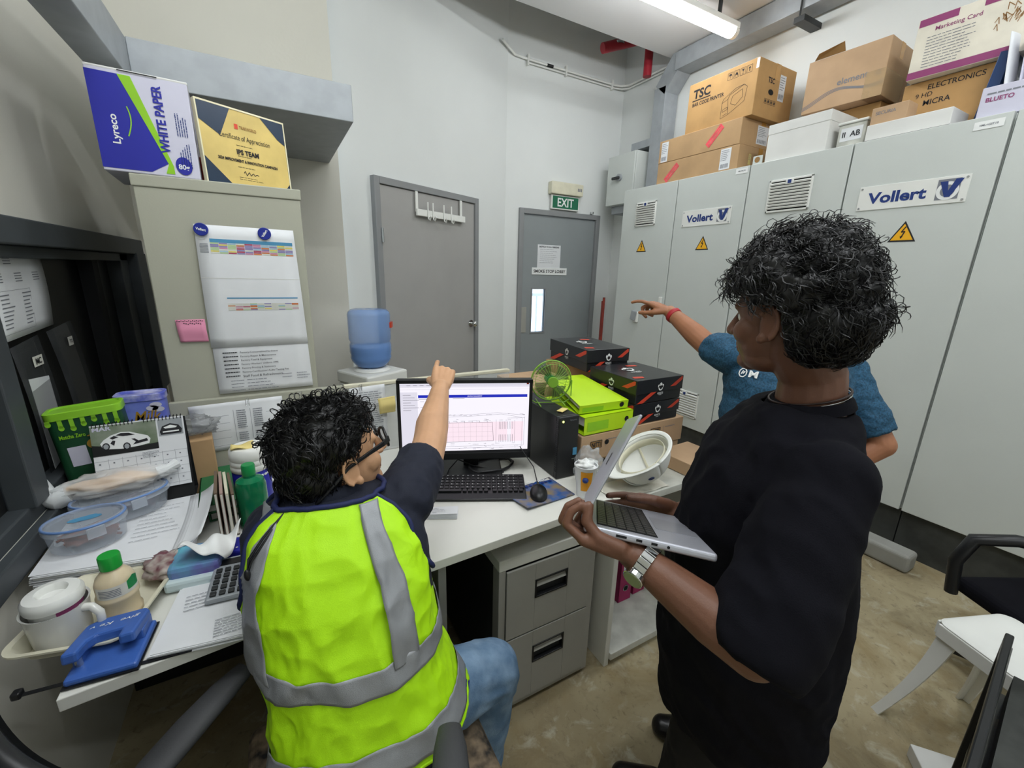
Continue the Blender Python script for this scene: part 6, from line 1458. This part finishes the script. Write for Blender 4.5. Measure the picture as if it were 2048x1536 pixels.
# ---- the standing man in the black T-shirt holding the laptop
# laptop first (held, so a thing of its own)
H1, C1, C2, H2, T1, T2_ = V((.4359, .5046, 1.0943)), V((.597, .354, 1.077)), V((.790, .574, .967)), V((.629, .724, .984)), V((.548, .499, 1.278)), V((.740, .718, 1.168))
ex = (C1-H1).normalized(); ey = (H2-H1).normalized(); ey = (ey-ex*ey.dot(ex)).normalized(); ez = ex.cross(ey)
ML = Matrix.Identity(4)
for i, c in enumerate((ex, ey, ez, H1)):
    for j in range(3): ML[j][i] = c[j]
t = thing('laptop', 'silver laptop held open by the standing man in black', 'laptop'); t.matrix_world = ML
mat('aluminium', '#b9bbc4', .38, metal=.55, var=.02); mat('trackpad', '#a9abb3', .3, metal=.4, var=.02)
D_, W_ = .221, .312
b = mb(); b.b2((0, 0, -.014), (D_, W_, 0)); b.build('base', 'aluminium', t, bevel=.005, seg=3)
b = mb(); b.b2((.022, .022, .0001), (.128, W_-.022, .0008)); kb = b.build('keyboard_deck', 'black_matte', t)
b = mb()
for r in range(6):
    for c in range(14):
        b.b2((.024+.0172*r, .0255+.0187*c, .0008), (.0390+.0172*r, .0423+.0187*c, .0018)) if not (r == 5 and 3 < c < 9) else None
b.b2((.110, .100, .0008), (.125, .197, .0018)); b.build('keys', 'black_plastic', kb)
b = mb()
for r in range(6):
    for c in range(14): b.b2((.029+.0172*r, .031+.0187*c, .0019), (.0315+.0172*r, .0345+.0187*c, .0020))
b.build('key_legends', 'ink_grey', kb)
b = mb(); b.b2((.135, .100, .0001), (.212, .212, .0006)); b.build('trackpad', 'trackpad', t)
for x, w in ((.065, .018), (.095, .010), (.120, .010)): bx('port', (x, -.0004, -.007), (w, .0012, .004), 'black_matte', t, 0)
MB().cyl((.143, -.0008, -.007), (.143, .001, -.007), .0025, n=12).build('port', 'black_matte', t)
la = (T1-H1); lv = V((la.dot(ex), la.dot(ey), la.dot(ez))).normalized()
lv = V((lv.x, 0, lv.z)).normalized(); ln = V((-lv.z, 0, lv.x))
def lidp(u, w, k): return lv*u+V((0, w, 0))+ln*k+V((-.002, 0, .002))
b = mb(); b.add([lidp(u, w, k) for k in (0, .0055) for u, w in ((0, 0), (.215, 0), (.215, W_), (0, W_))], [(0, 1, 2, 3), (4, 5, 6, 7), (0, 1, 5, 4), (1, 2, 6, 5), (2, 3, 7, 6), (3, 0, 4, 7)]); lid = b.build('lid', 'aluminium', t, bevel=.0022, seg=3)
b = mb(); b.add([lidp(u, w, -.0004) for u, w in ((.006, .006), (.209, .006), (.209, W_-.006), (.006, W_-.006))], [(0, 1, 2, 3)]); b.build('screen_glass', 'black_plastic', lid)
b = mb(); b.add([lidp(u, w, .0060) for u, w in ((.100, .142), (.128, .142), (.128, .170), (.100, .170))], [(0, 1, 2, 3)]); b.build('lid_mark', 'dark_metal', lid)
b = mb(); b.cyl((0, .03, -.002), (0, W_-.03, -.002), .0045, n=12); b.build('hinge', 'dark_metal', t)

pB = thing('person', 'standing person in a black T-shirt holding an open laptop, head turned to the monitor', 'person', (0, 0, 0))
LB = V((.72, .69, 0)).normalized(); FB = V((-LB.y, LB.x, 0))
HB = Frame((.848, .447, 1.450), (-.06, 1.0), math.radians(-4), math.radians(2), 1.02)
TB = [(.50, .955, .44, .18, .14, .14), (.62, .935, .43, .175, .15, .135), (.75, .91, .42, .17, .155, .125), (.90, .89, .415, .17, .15, .11), (1.05, .875, .415, .17, .13, .10), (1.16, .872, .415, .168, .115, .09), (1.21, .875, .41, .155, .09, .08), (1.255, .88, .405, .115, .07, .07), (1.28, .885, .402, .07, .055, .055)]
SBn, EBn, WBn = V((.760, .295, 1.195)), V((.582, .266, .972)), H1+ex*.088+ey*.030-ez*.036
SBf, EBf, WBf = V((.99, .53, 1.18)), V((1.02, .58, .94)), C2+(C2-C1).normalized()*.030-(C1-H1).normalized()*.005+V((0, 0, -.002))
b = mb(); loft(b, TB, LB)
limb(b, [(.888, .40, 1.25), (.886, .405, 1.34), HB.p(0, -.018, -.05)], [.062, .055, .056]); head(b, HB)
limb(b, [SBn, EBn, EBn.lerp(WBn, .3), EBn.lerp(WBn, .7), WBn], [.052, .041, .043, .034, .027]); limb(b, [SBf, EBf, EBf.lerp(WBf, .35), WBf], [.05, .041, .040, .027])
# near hand: palm up under the hinge corner, fingers round the edge
dn = (H1+ey*.05-ex*.01-WBn).normalized()
hand(b, WBn, -ex+ez*.10, ez, -ey, ((.45, 1.25, .6), (.4, 1.3, .7), (.4, 1.3, .7), (.5, 1.3, .7)), ((.15, .98, .15), (.0, .80, .60), (-.1, .1, .98)), .98)
hand(b, WBf, -ex+ey*.08-ez*.05, -ey, ez-ey*.3, ((.25, .3, .2),)*4, ((.35, .8, .5), (.1, .95, .35), (0, 1, .2)), 1.0)
for sx, fx, k in ((-.085, .02, 0), (.095, -.02, 1)):
    h = V((.955, .44, .52))+LB*sx; kn = V((1.0, .50, .42))+LB*sx+FB*.05; an = V((1.02, .52, .09))+LB*sx*1.1+FB*(.09 if k == 0 else -.02)
    limb(b, [h, kn, an], [.080, .056, .040])
solidify(b, 'body', 'skin_dark', .0034, 3, pB)
eyes(HB, pB)
hair(HB, pB, 8,   .034, .024, lambda x, y, z: (z > .040+.10*max(0, y-.06)) or (y < .000 and z > -.045) or (y < -.03 and z > -.095) or (z > .0 and y < .032), 230, .011, .024, 1.0, .020, .0004, lambda x, y, z: z > .0, 1.0, 3200, .007, .006)
TBs = [(.45, .965, .45, .205, .20, .155), (.50, .955, .44, .205, .205, .155), (.62, .935, .43, .203, .215, .155), (.75, .910, .42, .198, .215, .148), (.90, .89, .415, .192, .20, .132), (1.05, .875, .415, .192, .18, .118), (1.16, .872, .415, .188, .15, .105), (1.225, .875, .41, .170, .112, .092), (1.27, .880, .405, .130, .085, .080), (1.29, .885, .402, .088, .070, .070)]
b = mb(); loft(b, TBs, LB)
sn = SBn.lerp(EBn, .92); sf = SBf.lerp(EBf, .85); dn_ = (EBn-SBn).normalized(); df = (EBf-SBf).normalized()
limb(b, [SBn+LB*.06, SBn, SBn.lerp(EBn, .5), sn], [.066, .070, .074, .074], 24); limb(b, [SBf-LB*.06, SBf, sf], [.066, .070, .070], 24)
def tf(co, n):
    q = V((co.x*9+co.z*5, co.y*9-co.z*4, co.z*5)); v = noise.noise(q)*.9+(.45-abs(noise.noise(q*1.5+V((5, 2, 1)))))*1.1+.2*noise.noise(q*4)
    return n*.012*v
solidify(b, 'black_tshirt', 'black_cloth', .007, 4, pB, tf, opens=((sn+dn_*.074, dn_, .088, .034), (sf+df*.070, df, .09, .034), (V((.885, .402, 1.29)), V((0, 0, 1)), .08, .012)), thick=.003)
b = mb(); b.rings([[V((.884, .402, z))+LB*(.078+g)*math.cos(t)+FB*(.062+g)*math.sin(t)+V((0, 0, -.012*math.sin(t))) for t in [2*PI*k/36 for k in range(36)]] for z, g in ((1.285, .010), (1.297, .004), (1.303, -.003), (1.299, -.008))], True, False); b.build('tshirt_collar', 'black_cloth', pB, smooth=60)
b = mb()
for sx, k in ((-.085, 0), (.095, 1)):
    h = V((.955, .44, .52))+LB*sx; kn = V((1.0, .50, .42))+LB*sx+FB*.05; an = V((1.02, .52, .06))+LB*sx*1.1+FB*(.09 if k == 0 else -.02)
    limb(b, [h, kn, an], [.105, .085, .072], 20)
b.ball((.955, .44, .52), (.17, .17, .12), 24, 14); solidify(b, 'trousers', 'black_trousers', .007, 3, pB, fold(.008, 12))
for sx, k in ((-.085, 0), (.095, 1)):
    an = V((1.02, .52, .0))+LB*sx*1.1+FB*(.09 if k == 0 else -.02); b = mb(); q = FB*.9+V((-.1, .15, 0)) if k == 0 else FB
    limb(b, [an-q*.05+V((0, 0, .045)), an+q*.07+V((0, 0, .042)), an+q*.15+V((0, 0, .036))], [.043, .046, .036]); limb(b, [an+V((0, 0, .05)), an+V((0, 0, .12))], [.045, .048])
    solidify(b, 'shoe', 'leather_black', .005, 3, pB, lambda co, n: V((0, 0, max(0, .004-co.z))))
# necklace
mat('cord_dark', '#2a1712', .5); 
P = [V((.884, .405, 1.304))+LB*.064*math.cos(t)+FB*.064*math.sin(t)+V((0, 0, -.018*math.sin(t))) for t in [2*PI*k/40 for k in range(41)]]
n1 = MB().tube(P, .0022, 8).build('necklace', 'cord_dark', pB, smooth=60); MB().tube([p+V((0, 0, -.006))+(p-V((.884, .405, 1.308))).normalized()*.001 for p in P], .0012, 6).build('silver_chain', 'chrome', n1, smooth=60)
# wrist watch
wd = (EBn-WBn).normalized(); wc = WBn.lerp(EBn, .13); u1 = wd.cross(V((0, 0, 1))).normalized(); u2 = wd.cross(u1)
t = thing('wrist_watch', 'chrome wrist watch on the near forearm below the laptop', 'watch', (0, 0, 0))
for k in range(18):
    a = 2*PI*k/18; dd = u1*math.cos(a)+u2*math.sin(a); R3 = Matrix((wd, dd, wd.cross(dd))).transposed()
    MB().box(wc+dd*.0325, (.021, .0045, .0108), 0, R3).build('band_link', 'chrome', t, bevel=.0012)
a = 2.6; dd = (-V((.895, .2, .3))).normalized(); dd = (dd-wd*dd.dot(wd)).normalized(); R3 = Matrix((wd.cross(dd), wd, dd)).transposed()
b = mb(); b.cyl(wc+dd*.030, wc+dd*.041, .0185, n=32); b.build('watch_case', 'chrome', t, bevel=.0015); b = mb(); b.cyl(wc+dd*.0412, wc+dd*.0418, .0155, n=32); b.build('watch_face', mat('watch_reflection', '#8f9c72', .15), t)  # green reflection is painted into the face colour
t['label'] = 'chrome wrist watch with a green reflection tinted into its face on the forearm under the laptop'

# ---- the man in the blue T-shirt behind, pointing left
pC = thing('person', 'person in a mottled blue T-shirt behind the laptop holder, arm stretched out pointing', 'person', (0, 0, 0))
LC = V((-.86, .51, 0)).normalized()     # facing the camera side, so his right is at image left
FC = V((-LC.y, LC.x, 0))
HC = Frame((1.715, .865, 1.43), (-.75, -.25), 0, 0, 1.0)
TC = [(.46, 1.70, .83, .17, .12, .12), (.60, 1.69, .83, .19, .15, .12), (.75, 1.655, .82, .205, .20, .12), (.90, 1.665, .83, .205, .20, .12), (1.05, 1.68, .85, .20, .16, .12), (1.17, 1.695, .865, .205, .12, .11), (1.235, 1.70, .87, .18, .09, .09), (1.27, 1.70, .87, .11, .07, .07), (1.29, 1.70, .87, .07, .06, .06)]
SCr, ECr, WCr = V((1.535, .985, 1.225)), V((1.545, 1.15, 1.305)), V((1.565, 1.345, 1.358))
SCl, ECl, WCl = V((1.885, .775, 1.195)), V((1.915, .600, .930)), V((1.80, .70, .78))
b = mb(); loft(b, TC, LC)
limb(b, [(1.70, .87, 1.22), (1.705, .868, 1.33), HC.p(0, -.015, -.05)], [.064, .058, .056]); head(b, HC)
ECr = V((1.545, 1.10, 1.235)); limb(b, [SCr, ECr, ECr.lerp(WCr, .35), ECr.lerp(WCr, .7), WCr], [.052, .046, .045, .036, .028]); limb(b, [SCl, ECl, WCl], [.052, .044, .028])
hand(b, WCr, (WCr-ECr)+V((-.12, 0, -.02)), (.1, 0, -1), (-.9, .2, .2), ((.15, .3, .2), (.9, 1.2, .7), (1.1, 1.3, .8), (1.2, 1.3, .8)), ((.4, .8, .5), (.1, .9, .5), (-.1, .9, .4)), 1.0)
hand(b, WCl, V((-.5, .6, -.4)), (0, 0, -1), (-.5, -.5, .2), ((.4, .6, .3),)*4, ((.7, .6, .4), (.3, .9, .4), (.2, .9, .4)), 1.0)
for sx in (-.09, .09): limb(b, [V((1.70, .83, .50))+LC*sx, V((1.72, .80, .42))+LC*sx*1.1, V((1.75, .85, .09))+LC*sx*1.2], [.085, .06, .042])
solidify(b, 'body', 'skin_mid', .004, 3, pC)
eyes(HC, pC)
hair(HC, pC, 5, .006, .004, lambda x, y, z: (z > .045+.2*max(0, y-.05)) or (y < .0 and z > -.05) or (z > .0 and y < .03), 60, .008)
b = mb(); loft(b, [(z, x, y, a+.020, f+.022, k+.018) for z, x, y, a, f, k in TC if z > .5][:-1]+[(1.285, 1.70, .87, .085, .075, .075)], LC)
s1 = SCr.lerp(ECr, .72); s2 = SCl.lerp(ECl, .75); d1_ = (ECr-SCr).normalized(); d2_ = (ECl-SCl).normalized()
limb(b, [SCr-LC*.05, SCr, s1], [.07, .075, .068], 20); limb(b, [SCl+LC*.05, SCl, s2], [.07, .074, .07], 20)
solidify(b, 'blue_tshirt', 'teal_cloth', .007, 4, pC, fold(.014, 9, (1, 1, 1.6), 4), opens=((s1+d1_*.068, d1_, .085, .034), (s2+d2_*.07, d2_, .085, .034)), thick=.003)
b = mb()
for sx in (-.09, .09): limb(b, [V((1.70, .83, .50))+LC*sx, V((1.72, .80, .42))+LC*sx*1.1, V((1.75, .85, .05))+LC*sx*1.2], [.11, .09, .075])
b.ball((1.70, .83, .54), (.19, .15, .12), 24, 14); solidify(b, 'trousers', 'black_trousers', .008, 3, pC)
for sx in (-.09, .09): b = mb(); a = V((1.75, .85, 0))+LC*sx*1.2; limb(b, [a+V((0, 0, .045)), a+FC*.13+V((0, 0, .038))], [.045, .04]); solidify(b, 'shoe', 'leather_black', .006, 2, pC)
b = mb(); wv = (WCr-ECr).normalized(); a1 = wv.cross(V((0, 0, 1))).normalized(); a2 = wv.cross(a1); wc = WCr.lerp(ECr, .12)
b.rings([[wc+wv*x+(a1*math.cos(t)+a2*math.sin(t))*r for t in [2*PI*k/24 for k in range(24)]] for x, r in ((-.011, .032), (-.009, .0345), (.009, .0355), (.011, .033))], True, False); b.build('red_wristband', mat('band_red', '#a8242c', .5), pC, smooth=60, solid=.002)
# chest print
TP = Matrix.Identity(4); fo = V((1.475, .845, 1.165))
cl = text('chest_lettering', 'M', Matrix.Identity(4), 'white_print', pC, w=.03, h=.026, bold=.04)
nC = V((-.87, -.20, .44)).normalized(); rC = V((.22, -.97, 0)).normalized(); uC = nC.cross(rC).normalized()
TP = Matrix.Identity(4); CP = V((1.4860, .9080, 1.1775))+nC*.0045
for i, c in enumerate((rC, uC, nC, CP)):
    for j in range(3): TP[j][i] = c[j]
cl.data.transform(TP @ T2(.036, 0))
b = mb(); pline(b, [(.013*math.cos(a), .017*math.sin(a)) for a in [2*PI*k/8+.39 for k in range(9)]], .0035, TP); line2(b, (-.005, -.006), (.0, .008), .004, TP); line2(b, (.001, -.004), (.006, .006), .004, TP); b.build('chest_emblem', 'white_print', pC)

# ------------------------------------------------------------------ chairs
t = thing('swivel_chair', 'black office chair with a flowered seat under the seated man', 'chair', (.09, .74, 0), 0)
m = mat('floral', '#1c1d1c', .85, hex2='#8d7a62', scale=26, detail=3)
b = mb(); b.box((-.0, -.02, .425), (.50, .48, .07)); b.build('seat', 'floral', t, bevel=.03, seg=4)
b = mb(); b.cyl((0, 0, .08), (0, 0, .39), .03, n=20); b.build('gas_lift', 'dark_metal', t, smooth=40)
for k in range(5):
    a = 2*PI*k/5+.3; b = mb(); b.tube([(0, 0, .10), (.15*math.cos(a), .15*math.sin(a), .09), (.27*math.cos(a), .27*math.sin(a), .065)], [.03, .024, .018], 10); l = b.build('leg', 'black_plastic', t, smooth=60)
    b = mb(); b.cyl((.27*math.cos(a)-.02, .27*math.sin(a), .028), (.27*math.cos(a)+.02, .27*math.sin(a), .028), .027, n=18); b.build('caster', 'black_plastic', l, smooth=40)
mat('arm_pad', '#3a3b3d', .6, var=.1, bump=.2, bscale=300)
def armrest(t, pts, w, post):
    P = [V(p) for p in pts]; n = len(P); R = []
    for i, p in enumerate(P):
        tt = (P[min(i+1, n-1)]-P[max(i-1, 0)]).normalized(); sd_ = tt.cross(V((0, 0, 1))).normalized(); up = sd_.cross(tt)
        q = math.sin(PI*min(max((i+.6)/(n+.2), 0), 1))**.35
        R.append([p+sd_*w*q*math.cos(a)+up*.018*q*math.sin(a) for a in [2*PI*k/20 for k in range(20)]])
    b = mb(); b.rings(R); o = b.build('armrest', 'arm_pad', t, smooth=60)
    b = mb(); b.tube(post, .014, 10); b.build('armrest_post', 'black_plastic', t, smooth=60)
armrest(t, [(.045, -.36, .640), (.060, -.32, .652), (.076, -.28, .662), (.092, -.235, .668), (.108, -.19, .669), (.122, -.15, .662)], .034, [(.09, -.24, .655), (.20, -.22, .52), (.22, -.12, .42), (.1, -.02, .40)])
b = mb(); b.box((-.05, -.262, .56), (.36, .03, .16)); bo = b.build('backrest', 'floral', t, bevel=.012) if False else None
# near chair, bottom left
t = thing('office_chair', 'black mesh office chair in the lower left corner, its long armrest reaching right', 'chair', (-.28, .60, 0), 0)
mat('mesh_black', '#0d0e0f', .98, var=.25, spec=.1, scale=300)
def mbk(u, v): q = u*1.25-.15; return V((-.155+.15*q, .16-.17*q-.03*math.sin(PI*q)-.05*(1-v), .50+.375*v+.06*v*math.cos(1.6*q)))
b = mb(); b.grid(mbk, 20, 14); b.build('mesh_back', 'mesh_black', t, smooth=60, solid=.02)
b = mb(); b.tube([mbk(k/20, 1) for k in range(21)], .014, 10); b.build('back_frame', 'black_plastic', t, smooth=60)
b = mb(); b.box((-.02, -.05, .42), (.42, .40, .06)); b.build('seat', 'mesh_black', t, bevel=.025, seg=3)
armrest(t, [(-.075, .12, .60), (-.04, .155, .615), (0, .195, .63), (.05, .245, .64), (.10, .29, .65), (.14, .325, .655)], .034, [(.0, .19, .61), (.02, .10, .52), (.0, .0, .42)])
b = mb(); b.cyl((-.02, -.05, .08), (-.02, -.05, .40), .03, n=16); b.build('gas_lift', 'dark_metal', t)
for k in range(5):
    a = 2*PI*k/5; b = mb(); b.tube([(-.02, -.05, .10), (-.02+.26*math.cos(a), -.05+.26*math.sin(a), .05)], [.026, .018], 10); b.build('leg', 'black_plastic', t, smooth=60)
# white plastic stool on the right
t = thing('plastic_stool', 'white plastic stool with flared legs near the right edge', 'stool', (1.875, .135, 0), math.radians(-22))
s_ = .135
b = mb(); b.rings([[V(p) for p in [(q.x, q.y, z) for q in rr_(2*s, 2*s, r, 0)]] for s, r, z in ((s_-.004, .03, .418), (s_, .035, .422), (s_+.002, .035, .444), (s_-.010, .03, .452), (s_-.05, .02, .447))]); b.build('seat', 'white_plastic', t, smooth=50)
b = mb(); b.box((.03, -.03, .4485), (.06, .008, .002), 0, .4); b.build('seat_slot', 'black_matte', t)
for sx in (-1, 1):
    for sy in (-1, 1):
        R = []
        for k in range(9):
            f = k/8; z = .44*(1-f); o_ = s_-.024+.020*f+.052*f*f; w = .030*(1-f)**1.5+.016; cx, cy = sx*(o_), sy*(o_)
            R.append([V((cx+sx*(.012), cy-sy*w, z)), V((cx+sx*.012, cy+sy*.012, z)), V((cx-sx*w, cy+sy*.012, z)), V((cx-sx*w, cy+sy*.004, z)), V((cx+sx*.002, cy+sy*.002, z)), V((cx+sx*.004, cy-sy*w, z))])
        b = mb(); b.rings(R); b.build('leg', 'white_plastic', t, smooth=40)
for r in range(4):
    a = r*PI/2; b = mb(); b.b2((-s_+.01, -s_-.004, .392), (s_-.01, -s_+.004, .44)); o = b.build('apron', 'white_plastic', t, bevel=.003); o.rotation_euler = (0, 0, a)
# black chair behind it
t = thing('black_chair', 'black chair with a looped armrest at the right edge behind the white stool', 'chair', (2.33, .10, 0), -.5); t.scale = (1, 1, .9)
b = mb(); b.tube([(-.26, .16, .40), (-.27, .17, .55), (-.25, .15, .665), (-.16, .10, .70), (.0, .0, .70), (.12, -.06, .68)], [.02, .022, .024, .024, .024, .02], 12); b.build('armrest', 'black_plastic', t, smooth=60)
b = mb(); b.box((-.0, -.02, .42), (.44, .44, .07)); b.build('seat', 'black_cloth', t, bevel=.025, seg=3)
b = mb(); b.cyl((0, 0, .08), (0, 0, .39), .03, n=16); b.build('gas_lift', 'dark_metal', t)
for k in range(5):
    a = 2*PI*k/5+.9; b = mb(); b.tube([(0, 0, .10), (.26*math.cos(a), .26*math.sin(a), .05)], [.026, .018], 10); b.build('leg', 'black_plastic', t, smooth=60)
# dark acrylic shelf / box at the lower right corner
t = thing('document_tray', 'dark see-through plastic tray unit filled with papers in the lower right corner', 'tray', (1.315, -.002, 0), math.radians(7)); t.scale = (.82, .82, 1.20)
mat('smoke_plastic', '#232526', .12, alpha=.72, var=.1)
for k, z in enumerate((.16, .30, .44)):
    b = mb(); b.b2((-.36, -.22, z-.06), (.36, -.21, z+.06)); b.b2((-.36, .12, z-.06), (.36, .13, z+.06)); b.b2((-.36, -.22, z-.064), (.36, .13, z-.058)); b.build('tray_drawer', 'smoke_plastic', t, bevel=.004)
    b = mb(); b.b2((-.33, -.19, z-.055), (.33, .10, z+.01)); b.build('paper_fill', ['dark_panel', 'file_brown', 'plinth'][k], t)
b = mb(); b.b2((-.37, .125, .0), (-.345, .145, .52)); b.b2((.345, .125, .0), (.37, .145, .52)); b.b2((-.37, .125, .50), (.37, .145, .525)); b.build('tray_frame', 'black_plastic', t, bevel=.004)
t = thing('teal_pouch', 'small teal pouch with papers on top of the dark tray unit', 'pouch', (1.56, .060, .632)); crumple('pouch_cloth', (0, 0, .035), .06, mat('teal_pouch', '#3d6f72', .5, hex2='#9fb2a5', scale=18), t, 4, .4, sq=(1, .8, .6))
struct(bx('baseboard_right', (2.80, .66, .055), (.09, .42, .11), 'dirty_white', bevel=.012)) if False else None
t = thing('concrete_block', 'short grey concrete curb block lying against the cabinet plinth', 'block', (2.855, .86, 0)); b = mb(); b.b2((-.055, -.22, 0), (.055, .22, .105)); b.build('block_body', mat('block_grey', '#9a9a94', .8, var=.08), t, bevel=.02, seg=4)

t = thing('white_carton', 'corner of a small white carton on the floor at the bottom edge right of centre', 'carton', (1.665, .165, 0), math.radians(40))
b = mb(); b.b2((-.07, -.06, 0), (.07, .06, .05)); b.build('box_body', 'box_white', t, bevel=.003)
